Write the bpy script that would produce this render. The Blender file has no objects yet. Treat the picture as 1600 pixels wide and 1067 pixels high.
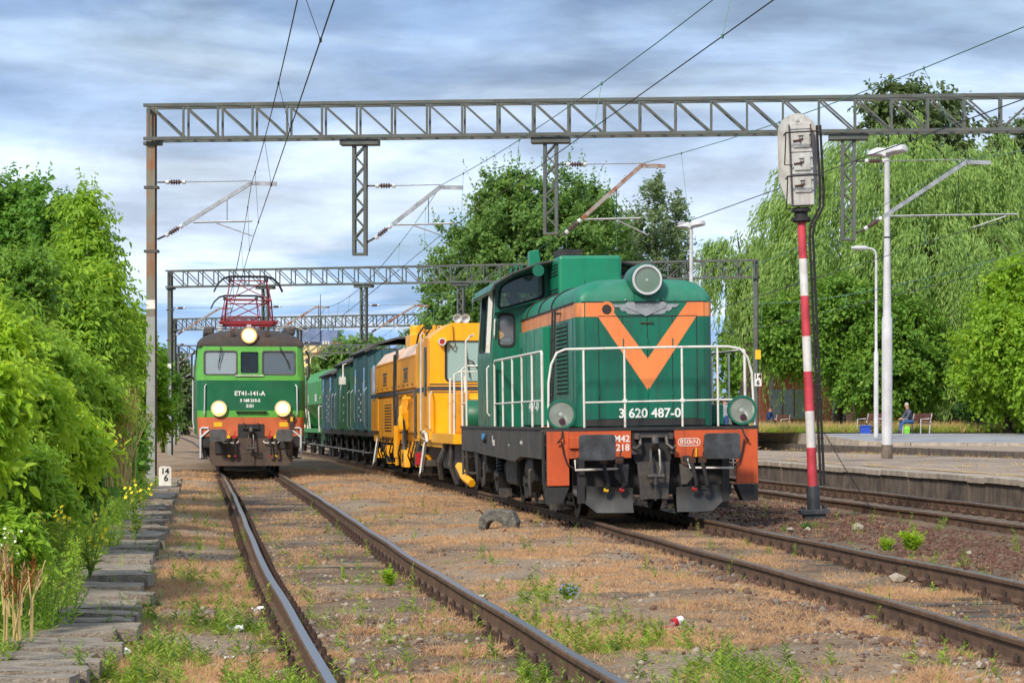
import bpy, bmesh, math, random
import numpy as np
from mathutils import Vector, Matrix

SC = bpy.context.scene
COL = SC.collection
R = math.radians
random.seed(7)
RNG = np.random.default_rng(11)

# ------------------------------------------------------------------ camera
F, HOR, CH = 4000.0, 660.0, 1.36          # focal length in photo pixels, horizon row, lens height over the rail
cam_data = bpy.data.cameras.new('camera')
cam_data.sensor_width = 36.0
cam_data.lens = F / 1600.0 * 36.0
cam_data.shift_y = (HOR - 533.5) / 1600.0
cam_data.clip_start = 0.1
cam_data.clip_end = 6000.0
cam = bpy.data.objects.new('camera', cam_data)
cam.location = (0, 0, CH)
cam.rotation_euler = (R(90), 0, 0)
COL.objects.link(cam)
SC.camera = cam

# ------------------------------------------------------------------ sky, sun, exposure
SUN_AZ, SUN_EL = R(-155), R(38)           # azimuth from +Y towards +X: the sun stands to the left, a little behind the camera
world = bpy.data.worlds.new('World')
SC.world = world
world.use_nodes = True
nt = world.node_tree
nt.nodes.clear()
def wn(t, **kw):
    n = nt.nodes.new(t)
    for k, v in kw.items():
        setattr(n, k, v)
    return n
def wmath(op, a, b=None, clamp=False):
    n = nt.nodes.new('ShaderNodeMath'); n.operation = op; n.use_clamp = clamp
    for i, v in enumerate((a, b)):
        if v is None: continue
        if isinstance(v, (int, float)): n.inputs[i].default_value = v
        else: nt.links.new(v, n.inputs[i])
    return n.outputs[0]
sky = wn('ShaderNodeTexSky', sky_type='NISHITA', sun_disc=False, sun_elevation=SUN_EL, sun_rotation=SUN_AZ)
sky.air_density = 1.3
sky.dust_density = 0.6
tc = wn('ShaderNodeTexCoord')
sep = wn('ShaderNodeSeparateXYZ'); nt.links.new(tc.outputs['Generated'], sep.inputs[0])
den = wmath('ADD', wmath('MAXIMUM', sep.outputs[2], 0.0), 0.085)
comb = wn('ShaderNodeCombineXYZ')
nt.links.new(wmath('DIVIDE', sep.outputs[0], den), comb.inputs[0])
nt.links.new(wmath('DIVIDE', sep.outputs[1], den), comb.inputs[1])
n1 = wn('ShaderNodeTexNoise'); n1.inputs['Scale'].default_value = 0.85; n1.inputs['Detail'].default_value = 7; n1.inputs['Roughness'].default_value = 0.52; n1.inputs['Distortion'].default_value = 0.8
nt.links.new(comb.outputs[0], n1.inputs['Vector'])
n2 = wn('ShaderNodeTexNoise'); n2.inputs['Scale'].default_value = 1.5; n2.inputs['Detail'].default_value = 8; n2.inputs['Roughness'].default_value = 0.6
mp = wn('ShaderNodeMapping'); mp.inputs['Location'].default_value = (5.2, 1.3, 0); nt.links.new(comb.outputs[0], mp.inputs[0]); nt.links.new(mp.outputs[0], n2.inputs['Vector'])
# elevation ramp of the cloud deck: hazy blue low, pale in the middle, slate grey overhead
ramp = wn('ShaderNodeValToRGB')
el = wmath('ADD', sep.outputs[2], wmath('MULTIPLY', wmath('SUBTRACT', n1.outputs[0], 0.5), 0.20))
nt.links.new(el, ramp.inputs[0])
def lin(c):
    return tuple(((v / 255.0) / 12.92 if v / 255.0 <= 0.04045 else ((v / 255.0 + 0.055) / 1.055) ** 2.4) for v in c)
cr = ramp.color_ramp
cr.elements[0].position = 0.0; cr.elements[0].color = (*lin((122, 154, 196)), 1)
cr.elements[1].position = 0.045; cr.elements[1].color = (*lin((134, 164, 200)), 1)
for p, c in ((0.065, (180, 193, 210)), (0.10, (172, 186, 205)), (0.13, (142, 161, 186)), (0.165, (114, 137, 168)), (0.3, (150, 166, 190)), (1.0, (176, 188, 204))):
    e = cr.elements.new(p); e.color = (*lin(c), 1)
# finer brightness in the clouds
r2 = wn('ShaderNodeMapRange'); r2.inputs[1].default_value = 0.3; r2.inputs[2].default_value = 0.72; r2.inputs[3].default_value = 0.78; r2.inputs[4].default_value = 1.22
nt.links.new(n2.outputs[0], r2.inputs[0])
cm = wn('ShaderNodeMix', data_type='RGBA', blend_type='MULTIPLY'); cm.inputs[0].default_value = 1.0
n3 = wn('ShaderNodeTexNoise'); n3.inputs['Scale'].default_value = 1.0; n3.inputs['Detail'].default_value = 9; n3.inputs['Roughness'].default_value = 0.58; n3.inputs['Distortion'].default_value = 0.25
mp3 = wn('ShaderNodeMapping'); mp3.inputs['Scale'].default_value = (13, 13, 36); nt.links.new(tc.outputs['Generated'], mp3.inputs[0]); nt.links.new(mp3.outputs[0], n3.inputs['Vector'])
r3 = wn('ShaderNodeMapRange'); r3.inputs[1].default_value = 0.32; r3.inputs[2].default_value = 0.68; r3.inputs[3].default_value = 0.74; r3.inputs[4].default_value = 1.24
nt.links.new(n3.outputs[0], r3.inputs[0])
nt.links.new(ramp.outputs[0], cm.inputs[6]); nt.links.new(wmath('MULTIPLY', r2.outputs[0], r3.outputs[0]), cm.inputs[7])
bg_cloud = wn('ShaderNodeBackground'); bg_cloud.inputs[1].default_value = 0.80
nt.links.new(cm.outputs[2], bg_cloud.inputs[0])
bg_sky = wn('ShaderNodeBackground'); bg_sky.inputs[1].default_value = 0.10
nt.links.new(sky.outputs[0], bg_sky.inputs[0])
mr = wn('ShaderNodeMapRange'); mr.inputs[1].default_value = 0.38; mr.inputs[2].default_value = 0.5; mr.inputs[3].default_value = 0.9; mr.inputs[4].default_value = 1.0
nt.links.new(n1.outputs[0], mr.inputs[0])
mixs = wn('ShaderNodeMixShader')
nt.links.new(mr.outputs[0], mixs.inputs[0]); nt.links.new(bg_sky.outputs[0], mixs.inputs[1]); nt.links.new(bg_cloud.outputs[0], mixs.inputs[2])
wo = wn('ShaderNodeOutputWorld'); nt.links.new(mixs.outputs[0], wo.inputs[0])

sun_data = bpy.data.lights.new('sun', 'SUN')
sun_data.energy = 1.9
sun_data.angle = R(8)
sun_data.color = (1.0, 0.91, 0.78)
sun = bpy.data.objects.new('sun', sun_data)
sd = Vector((math.sin(SUN_AZ) * math.cos(SUN_EL), math.cos(SUN_AZ) * math.cos(SUN_EL), math.sin(SUN_EL)))
sun.rotation_euler = sd.to_track_quat('Z', 'Y').to_euler()
sun.location = sd * 50
COL.objects.link(sun)

SC.view_settings.view_transform = 'Standard'
SC.view_settings.look = 'None'
SC.view_settings.exposure = 1.14
SC.view_settings.gamma = 1.0
SC.view_settings.use_curve_mapping = False

# ------------------------------------------------------------------ helpers
def W(px, py, Y):
    return Vector(((px - 800) / F * Y, Y, CH + (HOR - py) / F * Y))
def G(px, py, z=0.0):
    s = (py - HOR) / (CH - z)
    return Vector(((px - 800) / s, F / s, z))

class MB:
    def __init__(self):
        self.v = []; self.f = []; self.m = []
    def add(self, vs, fs, mi=0):
        b = len(self.v)
        self.v.extend([tuple(p) for p in vs])
        for f in fs:
            self.f.append(tuple(b + i for i in f)); self.m.append(mi)
        return self
    def box(self, x0, x1, y0, y1, z0, z1, mi=0):
        return self.add([(x0, y0, z0), (x1, y0, z0), (x1, y1, z0), (x0, y1, z0), (x0, y0, z1), (x1, y0, z1), (x1, y1, z1), (x0, y1, z1)],
                        [(0, 3, 2, 1), (4, 5, 6, 7), (0, 1, 5, 4), (1, 2, 6, 5), (2, 3, 7, 6), (3, 0, 4, 7)], mi)
    def bar(self, p0, p1, w, h, up=(0, 0, 1), mi=0):
        p0 = Vector(p0); p1 = Vector(p1); d = (p1 - p0).normalized(); up = Vector(up)
        if abs(d.dot(up)) > 0.98: up = Vector((0, 1, 0))
        a = d.cross(up).normalized() * (w / 2); b = a.cross(d).normalized() * (h / 2)
        vs = [p + q for p in (p0, p1) for q in (-a - b, a - b, a + b, -a + b)]
        return self.add(vs, [(0, 3, 2, 1), (4, 5, 6, 7), (0, 1, 5, 4), (1, 2, 6, 5), (2, 3, 7, 6), (3, 0, 4, 7)], mi)
    def cyl(self, p0, p1, r0, r1=None, n=10, mi=0, caps=True):
        p0 = Vector(p0); p1 = Vector(p1); r1 = r0 if r1 is None else r1
        d = (p1 - p0).normalized(); u = Vector((0, 0, 1)) if abs(d.z) < 0.95 else Vector((1, 0, 0))
        a = d.cross(u).normalized(); b = d.cross(a)
        vs = []
        for p, r in ((p0, r0), (p1, r1)):
            for i in range(n):
                t = 2 * math.pi * i / n
                vs.append(p + a * (r * math.cos(t)) + b * (r * math.sin(t)))
        fs = [(i, i + n, (i + 1) % n + n, (i + 1) % n) for i in range(n)]
        if caps: fs += [tuple(range(n)), tuple(range(2 * n - 1, n - 1, -1))]
        return self.add(vs, fs, mi)
    def tube(self, pts, r, n=6, mi=0, caps=True):
        pts = [Vector(p) for p in pts]; k = len(pts)
        rs = r if isinstance(r, (list, tuple)) else [r] * k
        t0 = (pts[1] - pts[0]).normalized()
        u = Vector((0, 0, 1)) if abs(t0.z) < 0.9 else Vector((0, 1, 0))
        a = t0.cross(u).normalized(); vs = []
        for i, p in enumerate(pts):
            t = (pts[min(i + 1, k - 1)] - pts[max(i - 1, 0)])
            t = t.normalized() if t.length > 1e-9 else t0
            a = (a - t * a.dot(t)).normalized(); b = t.cross(a)
            for j in range(n):
                th = 2 * math.pi * j / n
                vs.append(p + a * (rs[i] * math.cos(th)) + b * (rs[i] * math.sin(th)))
        fs = []
        for i in range(k - 1):
            for j in range(n):
                fs.append((i * n + j, i * n + (j + 1) % n, (i + 1) * n + (j + 1) % n, (i + 1) * n + j))
        if caps: fs += [tuple(range(n - 1, -1, -1)), tuple(range((k - 1) * n, k * n))]
        return self.add(vs, fs, mi)
    def prism(self, poly, axis, c0, c1, mi=0):
        """extrude a 2D polygon; axis is the extrusion axis: x -> poly in (y,z), y -> (x,z), z -> (x,y)"""
        n = len(poly); vs = []
        for c in (c0, c1):
            for a, b in poly:
                vs.append((c, a, b) if axis == 'x' else (a, c, b) if axis == 'y' else (a, b, c))
        fs = [(i, (i + 1) % n, (i + 1) % n + n, i + n) for i in range(n)] + [tuple(range(n - 1, -1, -1)), tuple(range(n, 2 * n))]
        return self.add(vs, fs, mi)
    def lathe(self, prof, o, d, n=16, mi=0, cap=(1, 1)):
        """profile of (radius, distance along d) around the axis d through o"""
        o = Vector(o); d = Vector(d).normalized()
        u = Vector((0, 0, 1)) if abs(d.z) < 0.95 else Vector((1, 0, 0))
        a = d.cross(u).normalized(); b = d.cross(a); vs = []
        for r, h in prof:
            for j in range(n):
                th = 2 * math.pi * j / n
                vs.append(o + d * h + a * (r * math.cos(th)) + b * (r * math.sin(th)))
        fs = []
        for i in range(len(prof) - 1):
            for j in range(n):
                fs.append((i * n + j, (i + 1) * n + j, (i + 1) * n + (j + 1) % n, i * n + (j + 1) % n))
        if cap[0] and prof[0][0] > 1e-4: fs.append(tuple(range(n)))
        if cap[1] and prof[-1][0] > 1e-4: fs.append(tuple(range(len(prof) * n - 1, (len(prof) - 1) * n - 1, -1)))
        return self.add(vs, fs, mi)
    def loft(self, secs, closed=True, caps=True, mi=0):
        n = len(secs[0]); vs = [p for s in secs for p in s]; fs = []
        for i in range(len(secs) - 1):
            for j in range(n if closed else n - 1):
                fs.append((i * n + j, i * n + (j + 1) % n, (i + 1) * n + (j + 1) % n, (i + 1) * n + j))
        if caps and closed: fs += [tuple(range(n - 1, -1, -1)), tuple(range((len(secs) - 1) * n, len(secs) * n))]
        return self.add(vs, fs, mi)
    def mesh(self, name, mats, smooth=False, fix=True):
        me = bpy.data.meshes.new(name)
        me.from_pydata(self.v, [], self.f)
        for m in (mats if isinstance(mats, (list, tuple)) else [mats]): me.materials.append(m)
        if any(self.m): me.polygons.foreach_set('material_index', self.m)
        if fix:
            b = bmesh.new(); b.from_mesh(me); bmesh.ops.remove_doubles(b, verts=b.verts, dist=1e-5); bmesh.ops.recalc_face_normals(b, faces=b.faces); b.to_mesh(me); b.free()
        if smooth:
            me.shade_smooth(); me.set_sharp_from_angle(angle=R(38))
        me.update()
        return me
    def build(self, name, mats, parent=None, smooth=False, bevel=0, fix=True):
        return put(name, self.mesh(name, mats, smooth, fix), parent, bevel=bevel)

def put(name, me, parent=None, loc=None, rot=None, bevel=0):
    o = bpy.data.objects.new(name, me); COL.objects.link(o)
    if parent: o.parent = parent
    if loc is not None: o.location = loc
    if rot is not None: o.rotation_euler = rot
    if bevel:
        md = o.modifiers.new('bevel', 'BEVEL'); md.width = bevel; md.segments = 2; md.limit_method = 'ANGLE'; md.angle_limit = R(40)
    return o
def tag(o, label=None, cat=None, group=None, kind=None):
    if label: o['label'] = label
    if cat: o['category'] = cat
    if group: o['group'] = group
    if kind: o['kind'] = kind
    return o
def empty(name, loc, rz=0.0, label=None, cat=None, group=None, rot=None):
    o = bpy.data.objects.new(name, None); COL.objects.link(o)
    o.empty_display_size = 0.2
    o.location = loc; o.rotation_euler = rot if rot else (0, 0, rz)
    return tag(o, label, cat, group)
def copy_tree(o, parent=None):
    c = o.copy(); COL.objects.link(c); c.parent = parent
    for ch in list(o.children): copy_tree(ch, c)
    return c
def lettering(name, body, size, mat, parent, loc, rot=(R(90), 0, 0), depth=0.002, align='CENTER', bold=0.0, sx=1.0):
    cu = bpy.data.curves.new(name, 'FONT'); cu.body = body; cu.size = size; cu.align_x = align; cu.align_y = 'CENTER'
    cu.extrude = depth; cu.offset = bold; cu.resolution_u = 3
    t = bpy.data.objects.new(name + '_tmp', cu); COL.objects.link(t)
    dg = bpy.context.evaluated_depsgraph_get()
    me = bpy.data.meshes.new_from_object(t.evaluated_get(dg)); me.name = name
    COL.objects.unlink(t); bpy.data.objects.remove(t); bpy.data.curves.remove(cu)
    me.materials.clear(); me.materials.append(mat)
    o = put(name, me, parent, loc, rot); o.scale = (sx, 1, 1)
    return o

# ------------------------------------------------------------------ materials
def mat(name, c, rough=0.55, metal=0.0, c2=None, scale=3.0, mixlo=0.4, mixhi=0.65, streak=None, streak_amt=0.5, bump=0.0, bscale=30.0, coat=0.0, emit=None, estr=0.0, spec=0.5, coord='Object', detail=6, fine=0.0):
    m = bpy.data.materials.new(name); m.use_nodes = True
    t = m.node_tree; bs = t.nodes['Principled BSDF']
    col = lin(c) if max(c) > 1.5 else c
    bs.inputs['Roughness'].default_value = rough; bs.inputs['Metallic'].default_value = metal
    bs.inputs['Specular IOR Level'].default_value = spec
    if coat: bs.inputs['Coat Weight'].default_value = coat; bs.inputs['Coat Roughness'].default_value = 0.25
    tcn = t.nodes.new('ShaderNodeTexCoord'); src = tcn.outputs[coord]
    cur = None
    def noise(sc, det=detail, mapping=None, rough_=0.6):
        n = t.nodes.new('ShaderNodeTexNoise'); n.inputs['Scale'].default_value = sc; n.inputs['Detail'].default_value = det; n.inputs['Roughness'].default_value = rough_
        if mapping:
            mpn = t.nodes.new('ShaderNodeMapping'); mpn.inputs['Scale'].default_value = mapping; t.links.new(src, mpn.inputs[0]); t.links.new(mpn.outputs[0], n.inputs['Vector'])
        else: t.links.new(src, n.inputs['Vector'])
        return n.outputs[0]
    def rng_(o, a, b, c_, d):
        n = t.nodes.new('ShaderNodeMapRange'); n.inputs[1].default_value = a; n.inputs[2].default_value = b; n.inputs[3].default_value = c_; n.inputs[4].default_value = d
        t.links.new(o, n.inputs[0]); return n.outputs[0]
    def mix(fac, a, b, blend='MIX'):
        n = t.nodes.new('ShaderNodeMix'); n.data_type = 'RGBA'; n.blend_type = blend
        if isinstance(fac, (int, float)): n.inputs[0].default_value = fac
        else: t.links.new(fac, n.inputs[0])
        for i, v in ((6, a), (7, b)):
            if isinstance(v, tuple): n.inputs[i].default_value = (*v[:3], 1)
            else: t.links.new(v, n.inputs[i])
        return n.outputs[2]
    cur = col
    if c2 is not None:
        cc2 = lin(c2) if max(c2) > 1.5 else c2
        cur = mix(rng_(noise(scale), mixlo, mixhi, 0, 1), cur, cc2)
    if fine:
        f_ = rng_(noise(bscale * 1.3, 3), 0.3, 0.7, 1 - fine, 1 + fine)
        g = t.nodes.new('ShaderNodeCombineColor')
        for i in range(3): t.links.new(f_, g.inputs[i])
        cur = mix(1.0, cur, g.outputs[0], 'MULTIPLY')
    if streak is not None:
        st = lin(streak) if max(streak) > 1.5 else streak
        a = rng_(noise(1.0, 5, (9, 9, 0.7)), 0.48, 0.75, 0, streak_amt)
        cur = mix(a, cur, st)
    if isinstance(cur, tuple): bs.inputs['Base Color'].default_value = (*cur[:3], 1)
    else: t.links.new(cur, bs.inputs['Base Color'])
    if c2 is not None or streak is not None:
        t.links.new(rng_(noise(scale * 2.3, 4), 0.3, 0.7, max(0.02, rough - 0.1), min(1, rough + 0.15)), bs.inputs['Roughness'])
    if bump:
        b = t.nodes.new('ShaderNodeBump'); b.inputs['Strength'].default_value = bump; b.inputs['Distance'].default_value = 0.02
        t.links.new(noise(bscale, 5), b.inputs['Height']); t.links.new(b.outputs[0], bs.inputs['Normal'])
    if emit:
        bs.inputs['Emission Color'].default_value = (*lin(emit), 1); bs.inputs['Emission Strength'].default_value = estr
    return m
def leaf_mat(name, c1, c2, c3=None, trans=0.35, rough=0.5, warm=False):
    m = bpy.data.materials.new(name); m.use_nodes = True
    t = m.node_tree; t.nodes.clear()
    g = t.nodes.new('ShaderNodeNewGeometry')
    r = t.nodes.new('ShaderNodeValToRGB'); e = r.color_ramp.elements
    if warm: c1, c2, c3 = [tuple(min(255, v * k) for v, k in zip(c, (1.03, 1.0, 0.9))) if c else None for c in (c1, c2, c3)]
    e[0].color = (*lin(c1), 1); e[1].color = (*lin(c2), 1)
    if c3:
        e[1].position = 0.85; x = e.new(1.0); x.color = (*lin(c3), 1)
    tcn = t.nodes.new('ShaderNodeTexCoord')
    n = t.nodes.new('ShaderNodeTexNoise'); n.inputs['Scale'].default_value = 0.9; n.inputs['Detail'].default_value = 2
    t.links.new(tcn.outputs['Object'], n.inputs['Vector'])
    a = t.nodes.new('ShaderNodeMath'); a.operation = 'MULTIPLY_ADD'; a.inputs[1].default_value = 0.55
    t.links.new(g.outputs['Random Per Island'], a.inputs[0])
    b = t.nodes.new('ShaderNodeMapRange'); b.inputs[1].default_value = 0.3; b.inputs[2].default_value = 0.7; b.inputs[3].default_value = 0.0; b.inputs[4].default_value = 0.45
    t.links.new(n.outputs[0], b.inputs[0]); t.links.new(b.outputs[0], a.inputs[2]); t.links.new(a.outputs[0], r.inputs[0])
    p = t.nodes.new('ShaderNodeBsdfPrincipled'); p.inputs['Roughness'].default_value = rough; p.inputs['Specular IOR Level'].default_value = 0.35
    tr = t.nodes.new('ShaderNodeBsdfTranslucent')
    hs = t.nodes.new('ShaderNodeHueSaturation'); hs.inputs['Saturation'].default_value = 1.0; hs.inputs['Value'].default_value = 1.45; hs.inputs['Hue'].default_value = 0.478
    t.links.new(r.outputs[0], hs.inputs['Color']); t.links.new(hs.outputs[0], tr.inputs[0])
    t.links.new(r.outputs[0], p.inputs['Base Color'])
    mx = t.nodes.new('ShaderNodeMixShader'); mx.inputs[0].default_value = trans
    t.links.new(p.outputs[0], mx.inputs[1]); t.links.new(tr.outputs[0], mx.inputs[2])
    o = t.nodes.new('ShaderNodeOutputMaterial'); t.links.new(mx.outputs[0], o.inputs[0])
    return m
def glass_mat(name, c, rough=0.05, alpha=1.0):
    m = bpy.data.materials.new(name); m.use_nodes = True
    b = m.node_tree.nodes['Principled BSDF']; b.inputs['Base Color'].default_value = (*lin(c), 1)
    b.inputs['Roughness'].default_value = rough; b.inputs['Specular IOR Level'].default_value = 0.8
    if alpha < 1:
        t = m.node_tree; tr = t.nodes.new('ShaderNodeBsdfTransparent'); mx = t.nodes.new('ShaderNodeMixShader'); mx.inputs[0].default_value = alpha
        tr.inputs[0].default_value = (0.85, 0.92, 0.9, 1)
        t.links.new(tr.outputs[0], mx.inputs[1]); t.links.new(b.outputs[0], mx.inputs[2]); t.links.new(mx.outputs[0], t.nodes['Material Output'].inputs[0])
    return m

MT = {}
MT['rail_side'] = mat('rail_side', (108, 82, 62), 0.8, 0.0, c2=(80, 60, 46), scale=6, bump=0.3, bscale=60)
MT['rail_top'] = mat('rail_top', (146, 142, 138), 0.3, 1.0)
MT['rail_top_dull'] = mat('rail_top_dull', (132, 112, 94), 0.42, 0.6, c2=(100, 76, 58), scale=9)
MT['rust'] = mat('rust', (108, 66, 40), 0.85, 0.0, c2=(70, 46, 32), scale=14, bump=0.5, bscale=80)
MT['rust_dark'] = mat('rust_dark', (62, 50, 44), 0.85, 0.0, c2=(92, 58, 38), scale=11, bump=0.4, bscale=80)
MT['sleeper'] = mat('sleeper', (66, 58, 54), 0.9, c2=(100, 88, 76), scale=5, bump=0.9, bscale=40)
MT['concrete_sleeper'] = mat('concrete_sleeper', (120, 108, 96), 0.9, c2=(92, 80, 68), scale=5, bump=0.5, bscale=40)
MT['slab'] = mat('slab', (156, 144, 128), 0.93, c2=(120, 110, 98), scale=6, bump=1.0, bscale=45, fine=0.3)
MT['gantry_grey'] = mat('gantry_grey', (88, 96, 92), 0.6, 0.1, c2=(74, 80, 76), scale=2.2, streak=(132, 84, 54), streak_amt=0.25, bump=0.1, bscale=30)
MT['post_rust'] = mat('post_rust', (122, 120, 104), 0.65, 0.1, c2=(140, 96, 62), scale=1.7, mixlo=0.46, mixhi=0.62, streak=(128, 72, 40), streak_amt=0.7, bump=0.15)
MT['post_grey'] = mat('post_grey', (150, 154, 150), 0.6, 0.1, c2=(128, 130, 124), scale=2, streak=(110, 108, 100), streak_amt=0.4)
MT['galv'] = mat('galv', (170, 174, 178), 0.42, 0.7, c2=(140, 142, 144), scale=5)
MT['galv_rust'] = mat('galv_rust', (150, 146, 140), 0.55, 0.4, c2=(138, 78, 46), scale=3.5, mixlo=0.45, mixhi=0.6)
MT['wire_dark'] = mat('wire_dark', (52, 54, 56), 0.5, 0.5)
MT['wire_green'] = mat('wire_green', (92, 138, 118), 0.6, 0.2)
MT['insulator'] = mat('insulator', (88, 66, 64), 0.3)
MT['porcelain'] = mat('porcelain', (196, 198, 198), 0.35)
MT['white_paint'] = mat('white_paint', (222, 220, 212), 0.5, c2=(180, 170, 152), scale=7, mixlo=0.55, mixhi=0.75, streak=(150, 110, 78), streak_amt=0.35)
MT['off_white'] = mat('off_white', (214, 212, 204), 0.6, c2=(178, 172, 160), scale=4, mixlo=0.5, mixhi=0.7, streak=(150, 104, 66), streak_amt=0.45)
MT['black'] = mat('black', (34, 34, 36), 0.6, c2=(58, 54, 50), scale=4, mixlo=0.4, mixhi=0.8, bump=0.15)
MT['black_gloss'] = mat('black_gloss', (24, 24, 26), 0.35)
MT['frame_black'] = mat('frame_black', (56, 55, 54), 0.62, c2=(84, 74, 64), scale=2.5, mixlo=0.42, mixhi=0.8, streak=(110, 96, 82), streak_amt=0.45, bump=0.15)
MT['steel_dark'] = mat('steel_dark', (72, 70, 70), 0.5, 0.4, c2=(96, 88, 80), scale=7, bump=0.15)
MT['steel'] = mat('steel', (150, 148, 144), 0.35, 0.9, c2=(110, 102, 94), scale=8)
MT['rubber'] = mat('rubber', (36, 35, 35), 0.8)
MT['glass_dark'] = glass_mat('glass_dark', (54, 62, 68))
MT['glass_pale'] = glass_mat('glass_pale', (150, 178, 176))
MT['glass_mid'] = glass_mat('glass_mid', (96, 108, 120))
MT['glass_sky_tint'] = glass_mat('glass_sky_tint', (138, 142, 154), alpha=0.42)  # greyish sky reflection painted into the pane colour
MT['glass_thin'] = glass_mat('glass_thin', (70, 82, 92), alpha=0.22)
MT['lens'] = glass_mat('lens', (206, 210, 200), 0.06, alpha=0.25)
MT['reflector'] = mat('reflector', (196, 198, 188), 0.3, 0.8)
MT['white_letter'] = mat('white_letter', (228, 228, 224), 0.6)
MT['red'] = mat('red', (176, 32, 40), 0.45)
MT['yellow'] = mat('yellow', (226, 182, 30), 0.5)
MT['blue'] = mat('blue', (34, 74, 176), 0.5)
MT['bark'] = mat('bark', (74, 62, 50), 0.9, c2=(48, 42, 36), scale=6, bump=0.8, bscale=25)
MT['stone'] = mat('stone', (128, 116, 102), 0.9, c2=(92, 80, 70), scale=6, bump=0.6, bscale=20)
# ------------------------------------------------------------------ setting: track lines
def poly_at(pts, Y):
    for (y0, x0), (y1, x1) in zip(pts, pts[1:]):
        if Y <= y1 or (y1, x1) == pts[-1]:
            return x0 + (x1 - x0) * (Y - y0) / (y1 - y0)
T1P = [(0, 1.42), (13.4, -0.17), (24.5, -1.62), (46, -4.20), (68, -6.92), (110, -12.2), (180, -21.6), (420, -56)]
T2P = [(0, 5.52), (21.4, 3.52), (35.4, 2.06), (50, 0.42), (74, -2.62), (100, -6.0), (120, -8.8), (180, -17.4), (420, -52)]
T3P = [(0, 10.85), (20, 8.60), (50.8, 5.38), (70, 3.2), (100, -0.3), (180, -10.5), (420, -44)]
def smooth_line(P, Y):
    a = sum(poly_at(P, Y + d) for d in (-3, -1.5, 0, 1.5, 3)) / 5
    return a
def t1x(Y):
    return smooth_line(T1P, Y) + 0.004 * math.sin(Y * 0.7)
def t2x(Y): return smooth_line(T2P, Y)
def t3x(Y): return smooth_line(T3P, Y)
def t2z(Y): return 0.03 * max(0, min(1, (30 - Y) / 10))
def t3z(Y): return 0.10

from mathutils import noise as mnoise
def ground_z(x, y):
    """height of the dirt"""
    z = -0.135
    if y < 130:
        d1 = abs(x - t1x(y)); d2 = abs(x - t2x(y)); d3 = abs(x - t3x(y))
        z = -0.12 + 0.05 * mnoise.noise((x * 0.5, y * 0.35, 0)) + 0.025 * mnoise.noise((x * 2.3, y * 1.7, 3)) + 0.02 * mnoise.noise((x * 6, y * 5, 5))
        for d, b in ((d1, -0.157 - 0.018 * max(0, min(1, (y - 19) / 8))), (d2, -0.17), (d3, -0.115)):
            if d < 1.6:
                w = min(1, (1.6 - d) / 0.6)
                z = z * (1 - w) + (b + 0.022 * mnoise.noise((x * 1.6, y * 0.9, 1)) + (0.01 * mnoise.noise((x * 9, y * 9, 2)))) * w
        # ballast bank between the diesel track and the platform track
        if t2x(y) + 1.2 < x < t3x(y) - 0.8:
            u = (x - t2x(y) - 1.2) / max(0.1, t3x(y) - 0.8 - t2x(y) - 1.2)
            z += 0.05 * u
        if x > t3x(y) + 1.0: z = max(z, -0.08)
        # the strip on the left falls slightly towards the thicket
        if x < t1x(y) - 2.6: z -= 0.05
    return z
def axis(parts):
    out = []
    for a, b, st in parts:
        n = max(1, int(round((b - a) / st))); out += [a + (b - a) * i / n for i in range(n)]
    return out + [parts[-1][1]]
gx = axis([(-2500, -300, 400), (-300, -60, 40), (-60, -16, 4), (-16, -9, 0.5), (-9, 8, 0.13), (8, 16, 0.6), (16, 60, 4), (60, 300, 40), (300, 2500, 400)])
gy = axis([(-60, 0, 10), (0, 11, 1), (11, 36, 0.16), (36, 80, 0.4), (80, 130, 2), (130, 400, 20), (400, 3200, 200)])
mb = MB(); nx = len(gx)
for y in gy:
    for x in gx: mb.v.append((x, y, ground_z(x, y)))
for j in range(len(gy) - 1):
    for i in range(nx - 1):
        a = j * nx + i; mb.f.append((a, a + 1, a + nx + 1, a + nx)); mb.m.append(0)
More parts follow.
